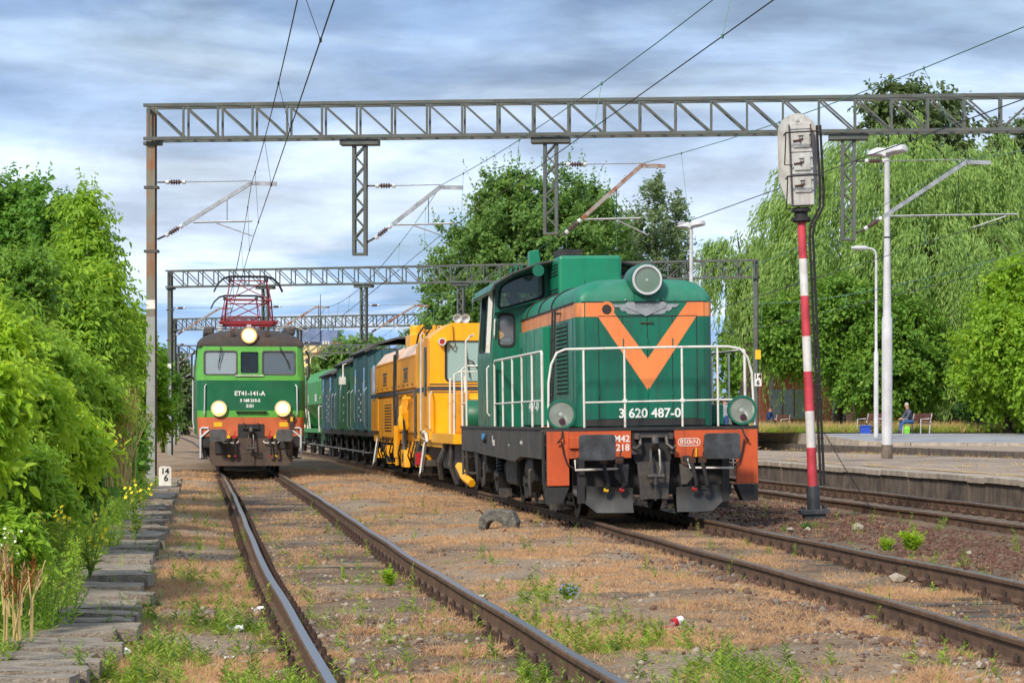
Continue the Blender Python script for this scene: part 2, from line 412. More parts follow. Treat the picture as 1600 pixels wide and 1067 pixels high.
def ground_material():
    m = bpy.data.materials.new('dry_ground'); m.use_nodes = True
    t = m.node_tree; bs = t.nodes['Principled BSDF']; bs.inputs['Roughness'].default_value = 0.95; bs.inputs['Specular IOR Level'].default_value = 0.2
    g = t.nodes.new('ShaderNodeTexCoord')
    def noise(sc, det, ro=0.6, loc=(0, 0, 0)):
        mpn = t.nodes.new('ShaderNodeMapping'); mpn.inputs['Location'].default_value = loc; t.links.new(g.outputs['Object'], mpn.inputs[0])
        n = t.nodes.new('ShaderNodeTexNoise'); n.inputs['Scale'].default_value = sc; n.inputs['Detail'].default_value = det; n.inputs['Roughness'].default_value = ro
        t.links.new(mpn.outputs[0], n.inputs['Vector']); return n.outputs[0]
    def ramp(o, stops):
        r = t.nodes.new('ShaderNodeValToRGB'); e = r.color_ramp.elements
        e[0].position, e[0].color = stops[0][0], (*lin(stops[0][1]), 1); e[1].position, e[1].color = stops[-1][0], (*lin(stops[-1][1]), 1)
        for p, c in stops[1:-1]:
            x = e.new(p); x.color = (*lin(c), 1)
        t.links.new(o, r.inputs[0]); return r.outputs[0]
    base = ramp(noise(0.8, 9, 0.68), [(0.30, (100, 86, 75)), (0.42, (148, 127, 107)), (0.52, (176, 151, 124)), (0.62, (186, 167, 146)), (0.74, (202, 192, 178))])
    fine = ramp(noise(28, 6, 0.75, (3, 1, 0)), [(0.32, (120, 108, 98)), (0.5, (210, 206, 200)), (0.68, (255, 250, 240))])
    mx = t.nodes.new('ShaderNodeMix'); mx.data_type = 'RGBA'; mx.blend_type = 'MULTIPLY'; mx.inputs[0].default_value = 0.85
    t.links.new(base, mx.inputs[6]); t.links.new(fine, mx.inputs[7])
    # pebbly grit
    v = t.nodes.new('ShaderNodeTexVoronoi'); v.inputs['Scale'].default_value = 22; t.links.new(g.outputs['Object'], v.inputs['Vector'])
    mr_ = t.nodes.new('ShaderNodeMapRange'); mr_.inputs[1].default_value = 0.55; mr_.inputs[2].default_value = 0.7; t.links.new(noise(1.3, 4, 0.6, (9, 4, 0)), mr_.inputs[0])
    m2 = t.nodes.new('ShaderNodeMix'); m2.data_type = 'RGBA'; t.links.new(mr_.outputs[0], m2.inputs[0]); t.links.new(mx.outputs[2], m2.inputs[6])
    gr = ramp(v.outputs['Color'], [(0.1, (70, 62, 56)), (0.5, (132, 118, 104)), (0.9, (178, 166, 150))])
    t.links.new(gr, m2.inputs[7])
    at = t.nodes.new('ShaderNodeAttribute'); at.attribute_name = 'soil'; sp = t.nodes.new('ShaderNodeSeparateColor'); t.links.new(at.outputs['Color'], sp.inputs[0])
    def tint(fac, src_, col, amt):
        q = t.nodes.new('ShaderNodeMath'); q.operation = 'MULTIPLY'; q.inputs[1].default_value = amt; t.links.new(fac, q.inputs[0])
        x_ = t.nodes.new('ShaderNodeMix'); x_.data_type = 'RGBA'; t.links.new(q.outputs[0], x_.inputs[0]); t.links.new(src_, x_.inputs[6])
        k_ = t.nodes.new('ShaderNodeMix'); k_.data_type = 'RGBA'; k_.blend_type = 'MULTIPLY'; k_.inputs[0].default_value = 1; t.links.new(fine, k_.inputs[6]); k_.inputs[7].default_value = (*lin(col), 1); t.links.new(k_.outputs[2], x_.inputs[7]); return x_.outputs[2]
    c_ = tint(sp.outputs[1], m2.outputs[2], (192, 176, 156), 0.8); c_ = tint(sp.outputs[0], c_, (104, 84, 70), 0.85); t.links.new(c_, bs.inputs['Base Color'])
    b = t.nodes.new('ShaderNodeBump'); b.inputs['Strength'].default_value = 0.9; b.inputs['Distance'].default_value = 0.04
    t.links.new(noise(16, 8, 0.7), b.inputs['Height']); t.links.new(b.outputs[0], bs.inputs['Normal'])
    return m
MT['ground'] = ground_material()
gob = tag(mb.build('ground', MT['ground'], smooth=True, fix=False), kind='structure')
# oily, rust stained soil along the rails; bare trodden earth in the open yard
ca = gob.data.color_attributes.new('soil', 'FLOAT_COLOR', 'POINT'); soil = []
for (x, y, z) in mb.v:
    a = 0.0; b_ = 0.0
    if 8 < y < 130 and -30 < x < 16:
        n_ = mnoise.noise((x * 1.3, y * 0.7, 8)); n2_ = mnoise.noise((x * 0.45, y * 0.25, 21)); n3_ = mnoise.noise((x * 4, y * 3, 2))
        for f in (t1x, t2x, t3x):
            d = abs(x - f(y)); a = max(a, min(1, max(0, 1.15 - abs(d - 0.75) / 0.42)) * (0.75 + 0.5 * n_), (0.45 + 0.6 * n_ + 0.3 * n3_) if d < 0.75 else 0)
        if t2x(y) + 1.1 < x < t3x(y) + 2: a = max(a, 0.7 + 0.4 * n_)
        b_ = max(0, min(1, (n2_ + 0.35 * n_ + 0.2 * n3_ - 0.05) * 3.5)) * (1 - min(1, a))
    soil += [max(0, min(1, a)), b_, 0, 1]
ca.data.foreach_set('color', soil)

# ------------------------------------------------------------------ tracks
RAILPROF = [(-0.072, -0.172), (0.072, -0.172), (0.072, -0.160), (0.014, -0.140), (0.010, -0.045), (0.034, -0.036), (0.036, -0.010), (0.028, -0.0005), (-0.028, -0.0005), (-0.036, -0.010), (-0.034, -0.036), (-0.010, -0.045), (-0.014, -0.140), (-0.072, -0.160)]
def rail_chair_mesh():
    b = MB()
    b.box(-0.17, 0.17, -0.08, 0.08, -0.195, -0.174)
    for s in (-1, 1):
        b.box(s * 0.115 - 0.045, s * 0.115 + 0.045, -0.05, 0.05, -0.174, -0.128)
        b.cyl((s * 0.115, 0, -0.128), (s * 0.115, 0, -0.085), 0.022, n=6)
        b.cyl((s * 0.115, 0, -0.085), (s * 0.115, 0, -0.066), 0.012, n=5)
    return b.mesh('rail_chair', MT['rust_dark'])
CHAIR = rail_chair_mesh()
def sleeper_mesh(k, m):
    b = MB(); rr = random.Random(k)
    xs = [-1.3, -0.9, -0.4, 0.1, 0.6, 1.0, 1.3]; secs = []
    for x in xs:
        j = [rr.uniform(-0.012, 0.012) for _ in range(4)]
        secs.append([(x, -0.125 + j[0], -0.33), (x, 0.125 + j[1], -0.33), (x, 0.12 + j[1], -0.18 + j[2] * 0.7), (x, -0.12 + j[0], -0.18 + j[3] * 0.7)])
    b.loft(secs)
    return b.mesh('sleeper', m)
SLEEP = [sleeper_mesh(k, MT['sleeper']) for k in range(4)]
SLEEP_C = [sleeper_mesh(k + 9, MT['concrete_sleeper']) for k in range(3)]
def track(fx, fz, y0, y1, ysl0, ysl1, cant, tops, label, sleepers, spacing=0.6):
    root = empty('railway_track', (fx(y0), y0, 0)); tag(root, kind='structure'); root['label'] = label
    ox, oy = fx(y0), y0
    for s in (-1, 1):
        b = MB(); secs = []
        ys = []; y = y0
        while y < y1: ys.append(y); y += 0.5 if y < 80 else 4
        ys.append(y1)
        for y in ys:
            c = fx(y); sl = (fx(y + 0.5) - fx(y - 0.5)); off = s * 0.7535
            z = fz(y) + (-cant if s < 0 else 0) + 0.004 * math.sin(y * 1.1 + s)
            secs.append([(c + off + px - ox, y - sl * off - oy, z + pz) for px, pz in RAILPROF])
        b.loft(secs)
        n = len(RAILPROF)
        for q in range(len(secs) - 1):
            b.m[q * n + 7] = 1
        b.build('rail', [MT['rail_side'], MT[tops[0 if s < 0 else 1]]], root, fix=False)
    y = ysl0; k = 0
    while y < ysl1:
        c = fx(y); ang = math.atan2(-(fx(y + 0.5) - fx(y - 0.5)), 1.0)
        rr = random.Random(int(y * 100))
        z = fz(y) - cant / 2
        put('sleeper', sleepers[k % len(sleepers)], root, (c - ox, y - oy, z + rr.uniform(-0.008, 0.008)), (0, cant / -1.5, ang + rr.uniform(-0.02, 0.02)))
        for s in (-1, 1):
            zz = fz(y) + (-cant if s < 0 else 0)
            put('rail_chair', CHAIR, root, (c + s * 0.7535 * math.cos(ang) - ox, y + s * 0.7535 * math.sin(ang) - oy, zz), (0, 0, ang))
        y += spacing * rr.uniform(0.96, 1.04); k += 1
    return root
track(t1x, lambda Y: 0.0, 3, 300, 11.6, 72, 0.0, ('rail_top', 'rail_top'), 'worn weedy track in the left foreground that the pale green locomotive stands on', SLEEP)
track(t2x, t2z, 6, 300, 15.5, 100, 0.04, ('rail_top_dull', 'rail_top'), 'rusty curving track that the dark green diesel locomotive stands on', SLEEP)
track(t3x, t3z, 12, 300, 28, 72, 0.04, ('rail_top_dull', 'rail_top'), 'track along the concrete platform edge behind the signal', SLEEP_C)
# ------------------------------------------------------------------ platforms and ground to the right
MT['plat_top'] = mat('plat_top', (160, 142, 124), 0.95, c2=(122, 106, 90), scale=0.9, bump=0.9, bscale=9, fine=0.5)
MT['plat_wall'] = mat('plat_wall', (112, 100, 88), 0.92, c2=(78, 68, 60), scale=2.5, streak=(52, 45, 40), streak_amt=0.85, bump=0.6, bscale=25, fine=0.25)
MT['plat_edge'] = mat('plat_edge', (176, 164, 148), 0.92, c2=(142, 130, 116), scale=4, bump=0.4)
MT['asphalt'] = mat('asphalt', (150, 152, 156), 0.9, c2=(132, 132, 134), scale=0.8, bump=0.2, fine=0.15)
MT['worn_line'] = mat('worn_line', (206, 182, 120), 0.9, c2=(168, 150, 126), scale=3, mixlo=0.35, mixhi=0.6)
MT['lawn'] = mat('lawn', (112, 128, 58), 0.95, c2=(150, 140, 82), scale=1.5, bump=0.8, bscale=20, fine=0.3)
def p1edge(Y): return t3x(Y) + 1.72
def far1(Y): return 13.3 - 0.237 * (Y - 66.4) if Y < 110 else 2.97 - 0.12 * (Y - 110)
PZ = 0.43
root = empty('platform', (0, 0, 0)); tag(root, kind='structure'); root['label'] = 'low island platform with worn gravel top and concrete edge wall'
ys = [y for y in np.arange(20, 112, 2.0)]
b = MB()
for y in ys:
    b.v += [(p1edge(y) + 0.30, y, PZ - 0.01 + 0.01 * math.sin(y)), (far1(y), y, PZ - 0.01), (far1(y), y, -0.3)]
for i in range(len(ys) - 1):
    b.add([], []); b.f += [(3 * i, 3 * i + 1, 3 * i + 4, 3 * i + 3), (3 * i + 1, 3 * i + 2, 3 * i + 5, 3 * i + 4)]; b.m += [0, 0]
b.build('platform_surface', MT['plat_top'], root, fix=False)
# the edge wall is a row of concrete blocks, each with its coping slab
y = 22.0; k = 0
while y < 108:
    rr = random.Random(k); L = 1.0 if y < 75 else 3.0
    a0 = p1edge(y + 0.008); a1 = p1edge(y + L - 0.008); dz = rr.uniform(-0.012, 0.012); dx = rr.uniform(-0.02, 0.02)
    y0, y1 = y + 0.008, y + L - 0.008
    b = MB(); 
    b.loft([[(a0 + dx + 0.05, y0, -0.3), (a0 + dx + 0.3, y0, -0.3), (a0 + dx + 0.3, y0, PZ - 0.09), (a0 + dx + 0.05, y0, PZ - 0.09)],
            [(a1 + dx + 0.05, y1, -0.3), (a1 + dx + 0.3, y1, -0.3), (a1 + dx + 0.3, y1, PZ - 0.09), (a1 + dx + 0.05, y1, PZ - 0.09)]])
    b.build('wall_block', MT['plat_wall'], root)
    b = MB(); z0, z1 = PZ - 0.088 + dz, PZ + 0.005 + dz
    b.loft([[(a0 + dx, y0, z0), (a0 + 0.42, y0, z0), (a0 + 0.42, y0, z1), (a0 + dx, y0, z1)], [(a1 + dx, y1, z0), (a1 + 0.42, y1, z0), (a1 + 0.42, y1, z1), (a1 + dx, y1, z1)]])
    b.build('coping_slab', MT['plat_edge'], root)
    y += L; k += 1
b = MB()
for i in range(40):
    y = 30 + i * 2
    if random.random() < 0.8: b.prism([(p1edge(y) + 1.1, y), (p1edge(y) + 1.22, y), (p1edge(y + 1.9) + 1.22, y + 1.9), (p1edge(y + 1.9) + 1.1, y + 1.9)], 'z', PZ - 0.002, PZ + 0.012)
b.build('worn_safety_line', MT['worn_line'], root); root.children[-1]['kind'] = 'stuff'
# second platform, seen across a hidden track
def e2(Y): return 16.0 - 0.117 * (Y - 80)
root = empty('platform', (0, 0, 0)); tag(root, kind='structure'); root['label'] = 'second low platform with stained wall beyond the island platform'
b = MB(); ys = list(np.arange(40, 140, 3.0)); n = 0
for i, y in enumerate(ys):
    b.v += [(e2(y) + 0.3, y, 0.43), (e2(y) + 40, y, 0.43)]
for i in range(len(ys) - 1):
    b.f += [(2 * i, 2 * i + 1, 2 * i + 3, 2 * i + 2)]; b.m += [0]
b.build('platform_surface', MT['plat_top'], root, fix=False)
y = 46.0; k = 0
while y < 136:
    y0, y1 = y + 0.01, y + 1.49; a0, a1 = e2(y0), e2(y1); rr = random.Random(k + 5); dx = rr.uniform(-0.02, 0.02); dz = rr.uniform(-0.012, 0.012)
    b = MB().loft([[(a0 + dx, y0, -0.3), (a0 + 0.3, y0, -0.3), (a0 + 0.3, y0, 0.435 + dz), (a0 + dx, y0, 0.435 + dz)], [(a1 + dx, y1, -0.3), (a1 + 0.3, y1, -0.3), (a1 + 0.3, y1, 0.435 + dz), (a1 + dx, y1, 0.435 + dz)]])
    b.build('wall_block', MT['plat_wall'], root); y += 1.5; k += 1
# paved forecourt that climbs towards the benches, with its kerb
kerb = [(60, 104), (30, 101.5), (20.2, 101), (16, 102.6), (14.2, 104.5), (13.6, 106.5), (13.1, 110), (12.1, 119), (10.7, 134), (9.2, 150)]
root = empty('pavement', (0, 0, 0)); tag(root, kind='structure'); root['label'] = 'grey paved station forecourt with a stone kerb under the benches'
b = MB()
def fz(y): return 0.54 + 0.345 * max(0, min(1, (y - 103) / 7.5))
for x, y in kerb:
    b.v += [(x, y, fz(y)), (x + 1.5, max(y, 111), fz(max(y, 111)) + 0.002), (x + 8, 175, 0.92)]
for i in range(len(kerb) - 1):
    for q in (0, 1):
        a = 3 * i + q; b.f.append((a, a + 1, a + 4, a + 3)); b.m.append(0)
b.build('paving', MT['asphalt'], root, fix=False)
for (x0, y0), (x1, y1) in zip(kerb, kerb[1:]):
    L = math.hypot(x1 - x0, y1 - y0); n = max(1, int(L / 1.0))
    for i in range(n):
        p = (x0 + (x1 - x0) * i / n, y0 + (y1 - y0) * i / n); q = (x0 + (x1 - x0) * (i + 0.985) / n, y0 + (y1 - y0) * (i + 0.985) / n)
        z = (fz(p[1]) + fz(q[1])) / 2
        MB().bar((p[0], p[1] - 0.1, (z + 0.012 + 0.2) / 2), (q[0], q[1] - 0.1, (z + 0.012 + 0.2) / 2), 0.24, z + 0.012 - 0.2).build('kerb_stone', MT['plat_edge'], root)
# grassy ground under the trees
b = MB(); xs = list(np.arange(4, 80, 2.0)); ys = [112.3, 114, 118, 126, 140, 170, 230]
for y in ys:
    for x in xs: b.v.append((x + (y - 112) * -0.05, y + (0.4 * math.sin(x * 0.7) + (max(0, 13 - x) * 1.6) if y < 113 else (max(0, 13 - x) * 1.6) if y < 120 else 0), 0.905 + 0.16 * min(1, (y - 112) / 4) + 0.06 * mnoise.noise((x, y, 0))))
for j in range(len(ys) - 1):
    for i in range(len(xs) - 1):
        a = j * len(xs) + i; b.f.append((a, a + 1, a + len(xs) + 1, a + len(xs))); b.m.append(0)
tag(b.build('lawn', MT['lawn'], smooth=True, fix=False), kind='structure')

# ------------------------------------------------------------------ catenary gantries
def angle_bar_mesh(name, L, w, m):
    return MB().bar((0, 0, 0), (L, 0, 0), w, w, (0, 0, 1)).mesh(name, m)
def insulator_mesh(L=0.34):
    prof = [(0.022, 0), (0.022, 0.04)]
    n = 4
    for i in range(n):
        h = 0.06 + i * (L - 0.12) / n
        prof += [(0.03, h), (0.062, h + 0.012), (0.055, h + 0.03), (0.03, h + 0.04)]
    prof += [(0.022, L - 0.04), (0.022, L)]
    b = MB().lathe(prof, (0, 0, 0), (1, 0, 0), 10)
    b.lathe([(0.0, -0.06), (0.045, -0.05), (0.05, 0.02), (0.0, 0.03)], (0, 0, 0), (1, 0, 0), 8, 1)
    b.lathe([(0.0, L - 0.03), (0.05, L - 0.02), (0.045, L + 0.05), (0.0, L + 0.06)], (0, 0, 0), (1, 0, 0), 8, 1)
    return b.mesh('insulator', [MT['insulator'], MT['porcelain']], smooth=True)
INSUL = insulator_mesh()
def cantilever(gan, x, z_lo, z_hi, reach, end, reg0, reg1, z_reg, st0, st1, z_st, m='galv', y=0):
    """bracket that carries the wires over a track: x is the face of the post"""
    b = MB()
    p_lo = Vector((x + 0.06, y, z_lo)); bend = Vector((x + reach, y, z_hi - 0.03))
    d = (bend - p_lo).normalized(); a = p_lo + d * 0.62
    b.bar(a, bend, 0.05, 0.085); b.bar(bend - d * 0.02, (x + end, y, z_hi - 0.06), 0.05, 0.085)
    arm = b.build('cantilever_arm', MT[m], gan)
    for p, dr, l in ((p_lo + d * 0.2, d, 0.34), (Vector((x + 0.24, y, z_hi)), Vector((1, 0, 0)), 0.34)):
        o = put('insulator', INSUL, arm, p); o.rotation_euler = dr.to_track_quat('X', 'Z').to_euler()
    MB().tube([(x, y, z_lo), p_lo + d * 0.2], 0.025, 6).build('pivot', MT['steel_dark'], arm); MB().tube([(x, y, z_hi), (x + 0.24, y, z_hi)], 0.02, 6).build('pivot', MT['steel_dark'], arm)
    MB().tube([(x + 0.58, y, z_hi), (x + reach, y, z_hi + 0.01)], 0.011, 5).build('top_tie', MT['galv'], arm)
    MB().tube([(x + reg0, y, z_reg), (x + reg1, y, z_reg + 0.02)], 0.024, 6).build('registration_tube', MT['galv'], arm)
    t = (reg0 + reg1) / 2 + 0.1
    u = max(0, min(1, (t) / reach))
    MB().tube([(x + t, y, z_reg), (x + t, y, z_lo + (z_hi - z_lo) * u)], 0.008, 4).build('dropper', MT['wire_dark'], arm)
    MB().tube([(x + st0, y, z_reg - 0.02), (x + st1, y, z_st)], 0.016, 6).build('steady_arm', MT['galv'], arm)
    return arm
def gantry(pl, pr, zb, zt, label, drops, posts=(1, 1), panel=0.76, flip=0.68, depth=0.5, base=-0.2, w=0.07, post_m='gantry_grey', post_w=0.19, flatx=None):
    pl = Vector((pl[0], pl[1], 0)); pr = Vector((pr[0], pr[1], 0)); d = pr - pl; L = d.length
    g = empty('overhead_line_gantry', pl, math.atan2(d.y, d.x), label, 'gantry')
    if posts[0]:
        b = MB()                                                       # rolled H section
        for s in (-1, 1): b.box(-post_w / 2, post_w / 2, s * 0.09 - 0.012, s * 0.09 + 0.012, base, zt)
        b.box(-0.012, 0.012, -0.078, 0.078, base, zt)
        b.box(-post_w / 2 - 0.002, post_w / 2 + 0.002, -0.104, -0.1021, base, zt - 4.62, 1)
        o = b.build('post', [MT[post_m], MT['post_grey']], g)
        MB().box(-post_w / 2 - 0.004, post_w / 2 + 0.004, -0.1075, -0.105, zt - 4.45, zt - 4.25).build('white_band', MT['white_paint'], o)
        MB().box(-0.16, 0.22, -0.13, 0.13, zb - 0.12, zb - 0.05).build('saddle_plate', MT['gantry_grey'], g)
        for zc in (zb - 1.05, zb - 2.45): MB().box(-0.15, 0.15, -0.115, 0.115, zc - 0.03, zc + 0.03).build('bracket', MT['steel_dark'], g)
    if posts[1]:
        b = MB()
        for s in (-1, 1): b.box(L - post_w / 2, L + post_w / 2, s * 0.09 - 0.012, s * 0.09 + 0.012, base, zt)
        b.box(L - 0.012, L + 0.012, -0.078, 0.078, base, zt)
        b.build('post', MT[post_m], g)
    # lattice beam: four chords, verticals and diagonals each on their own
    hy = depth / 2
    for sy in (-hy, hy):
        for z in (zb, zt): MB().box(-0.12, L + 0.12, sy - w / 2, sy + w / 2, z - w / 2, z + w / 2).build('chord', MT['gantry_grey'], g)
    n = int(round(L / panel)); pw = L / n; H = zt - zb
    vm = MB().box(-w * 0.32, w * 0.32, -w * 0.32, w * 0.32, w / 2, H - w / 2).mesh('lattice_vertical', MT['gantry_grey'])
    dl = math.hypot(pw, H - w); dm1 = MB().bar((w * 0.3, 0, H - w / 2), (pw - w * 0.3, 0, w / 2), w * 0.55, w * 0.55, (0, 1, 0)).mesh('lattice_diagonal', MT['gantry_grey'])
    dm2 = MB().bar((w * 0.3, 0, w / 2), (pw - w * 0.3, 0, H - w / 2), w * 0.55, w * 0.55, (0, 1, 0)).mesh('lattice_diagonal', MT['gantry_grey'])
    cm_ = MB().bar((0, -hy, 0), (pw, hy, 0), w * 0.5, w * 0.5).mesh('cross_brace', MT['gantry_grey'])
    for i in range(n + 1):
        for sy in (-hy, hy):
            put('lattice_vertical', vm, g, (i * pw, sy, zb))
            if i < n: put('lattice_diagonal', dm1 if (i + 0.5) / n < flip else dm2, g, (i * pw, sy, zb))
        if i < n:
            put('cross_brace', cm_, g, (i * pw, 0, zt - w * 0.2))
    for x, zlow in drops:
        b = MB().box(x - 0.42, x + 0.42, -0.2, 0.2, zb - 0.17, zb - 0.05)
        o = b.build('drop_post', MT['gantry_grey'], g)
        for s in (-1, 1):
            MB().box(x + s * 0.125 - 0.033, x + s * 0.125 + 0.033, -0.12, 0.12, zlow, zb - 0.17).build('leg', MT['gantry_grey'], o)
        b = MB(); z = zb - 0.2; k = 0
        while z - 0.22 > zlow + 0.05:
            s = 1 if k % 2 else -1
            b.bar((x - s * 0.1, -0.1, z), (x + s * 0.1, -0.1, z - 0.22), 0.03, 0.03); b.bar((x - s * 0.1, 0.1, z), (x + s * 0.1, 0.1, z - 0.22), 0.03, 0.03); z -= 0.22; k += 1
        b.box(x - 0.09, x + 0.09, -0.11, 0.11, zlow, zlow + 0.05)
        b.build('lacing_bars', MT['gantry_grey'], o)
    return g, (lambda P: g_local(pl, d.normalized(), P))
def g_local(pl, d, P):
    v = Vector((P[0], P[1], 0)) - pl
    return v.dot(d)
Y1 = 56.3; Y1R = 54.0
g1l = (W(237, 0, Y1).x, Y1); g1r = (16.5, 53.9)
def y1(px):                                   # depth of the near gantry at a photo column
    t = (px - 237) / (1600 - 237); return Y1 + (54.6 - Y1) * t
def gx1(px):
    Y = y1(px); return Vector((W(px, 0, Y).x - g1l[0], Y - g1l[1])).length
GA, _ = gantry(g1l, g1r, 7.57, 8.30, 'nearest tall lattice gantry spanning the tracks above both locomotives', [(gx1(563), 5.0), (gx1(861), 5.42), (gx1(1325), 5.25)], flip=0.745, post_m='post_rust')
def zz(py, px): return CH + (HOR - py) / F * y1(px)
for px, lo, hi, re_, en, r0, r1_, zr, s0, s1, zs, m in (
        (246, 374, 285, 395, 435, 303, 396, 348, 340, 396, 369.5, 'galv'), (574, 379, 291, 690, 725, 617, 710, 352, 648, 689, 368, 'galv'),
        (872, 372, 258, 1003, 1040, 912, 1001, 344, 965, 1012, 368.5, 'galv_rust'), (1337, 365, 253, 1508, 1545, 1390, 1585, 339, 1568, 1516, 358, 'galv')):
    sc = y1(px) / F
    cantilever(GA, gx1(px), zz(lo, px), zz(hi, px), (re_ - px) * sc, (en - px) * sc, (r0 - px) * sc, (r1_ - px) * sc, zz(zr, px), (s0 - px) * sc, (s1 - px) * sc, zz(zs, px), m)
# second, third and far gantries
def far_gantry(pxl, Yl, pxr, Yr, label, dropspx, arms, posts=(1, 1), flip=0.5, **kw):
    pl = (W(pxl, 0, Yl).x, Yl); pr = (W(pxr, 0, Yr).x, Yr); L = math.hypot(pr[0] - pl[0], pr[1] - pl[1])
    def lx(px):
        t = (px - pxl) / (pxr - pxl); Y = Yl + (Yr - Yl) * t; return W(px, 0, Y).x - pl[0], Y
    g, _ = gantry(pl, pr, 7.57, 8.30, label, [(lx(p)[0], zl) for p, zl in dropspx], posts, flip=flip, **kw)
    for px, m in arms:
        x, Y = lx(px)
        cantilever(g, x, 5.3, 6.6, 2.35, 2.95, 0.8, 2.1, 5.72, 1.3, 1.95, 5.45, m)
    return g
far_gantry(266, 117.5, 1181, 109.5, 'second lattice gantry crossing behind the green diesel hood', [(422, 5.0), (583, 5.0), (742, 5.2)], [(270, 'galv_rust'), (426, 'galv_rust'), (587, 'galv_rust')], flip=0.5)
far_gantry(273, 172, 905, 160, 'third lattice gantry low above the yellow machine roof', [(381, 5.0), (487, 5.0)], [(277, 'galv_rust'), (383, 'galv'), (490, 'galv_rust')], w=0.085)
far_gantry(279, 232, 640, 228, 'fourth lattice gantry beyond the wagon roofs near the yellow building', [(420, 5.0)], [(283, 'galv'), (423, 'galv')], w=0.1, panel=0.95)
far_gantry(283, 330, 560, 322, 'farthest small lattice gantry before the yellow building', [(390, 5.0)], [], w=0.12, panel=1.2)
# ------------------------------------------------------------------ overhead wires
def span(p, q, sag, n=14):
    out = []
    for i in range(n + 1):
        t = i / n; v = Vector(p).lerp(Vector(q), t); v.z -= sag * 4 * t * (1 - t); out.append(v)
    return out
def wires(cs, ms, label, sagm=0.6, drop_n=7, green=True):
    """cs, ms: support points of the contact and the messenger wire, near to far"""
    c = empty('overhead_wire', cs[0], 0, label, 'wire'); o = Vector(cs[0])
    for nm, P, sg, r, m in (('contact_wire', cs, 0.04, 0.0085, 'wire_dark'), ('messenger_wire', ms, sagm, 0.008, 'wire_green' if green else 'wire_dark')):
        pts = []
        for a, b_ in zip(P, P[1:]): pts += span(Vector(a) - o, Vector(b_) - o, sg)[(1 if pts else 0):]
        MB().tube(pts, [r * (1 if (p + o).y < 70 else 1.5) for p in pts], 4).build(nm, MT[m], c, fix=False)
    for a, b_, a2, b2 in zip(cs, cs[1:], ms, ms[1:]):
        for i in range(drop_n):
            t = (i + 0.5) / drop_n
            p = Vector(a).lerp(Vector(b_), t); p.z -= 0.04 * 4 * t * (1 - t)
            q = Vector(a2).lerp(Vector(b2), t); q.z -= sagm * 4 * t * (1 - t)
            if q.y < 8: continue
            d = MB().tube([p - o, q - o], 0.005 if p.y < 80 else 0.009, 3)
            d.lathe([(0, -0.03), (0.016, -0.02), (0.016, 0.02), (0, 0.03)], p - o, (0, 0, 1), 5); d.lathe([(0, -0.03), (0.016, -0.02), (0.016, 0.02), (0, 0.03)], q - o, (0, 0, 1), 5)
            d.build('dropper', MT['wire_green'] if green else MT['wire_dark'], c, fix=False)
def back(p, q, Y):
    p = Vector(p); q = Vector(q); return p + (q - p) * ((Y - p.y) / (q.y - p.y))
def wire_set(c1, cn, m1, mn, c2, m2, label, green=True, c3=None, m3=None, sag=0.6):
    """c1/m1 at the near gantry, cn a point the contact wire passes nearer to the camera, c2/m2 at the second gantry"""
    cc = [back(c1, cn, -2.0), c1, c2]; mm = [Vector((mn[0], -2.0, mn[1])), m1, m2]
    if c3: cc.append(c3); mm.append(m3)
    wires(cc, mm, label, sag, green=green)
C1 = W(396, 369.7, Y1); M1 = W(393, 287, Y1)
wire_set(C1, W(520, 0, 24.8), M1, (1.25, 6.6), W(352, 517, 117), W(350, 479, 117), 'contact and carrier wire above the pale green electric locomotive', False, W(322, 566, 172), W(321, 540, 172))
C2 = W(688, 368, y1(688)); M2 = W(690, 289, y1(690))
wire_set(C2, W(1200, 0, 24.8), M2, (6.2, 6.6), W(505, 516, 115.5), W(508, 480, 115.5), 'wires rising to the top edge right of centre above the diesel', True, W(437, 566, 169), W(439, 540, 169))
C3 = W(1012, 368.7, y1(1012)); M3 = W(1005, 255, y1(1005))
wire_set(C3, W(1600, 150, 32), M3, (10.6, 6.7), W(664, 514, 114), W(668, 460, 114), 'wires passing behind the colour light signal head', True, W(540, 566, 166), W(541, 540, 166), sag=0.75)
C4 = W(1516, 358, y1(1516)); M4 = W(1508, 251, y1(1508))
wire_set(C4, W(1650, 330, 50), M4, (22, 6.9), W(1010, 515, 111), W(1012, 462, 111), 'wires over the willow from the arm above the tall white lamp', True, sag=0.5)
wires([W(1780, 365, 52), W(1165, 517, 110)], [W(1790, 330, 52), W(1165, 475, 110)], 'lowest pair of wires crossing the willow on the right', 0.5, 6)
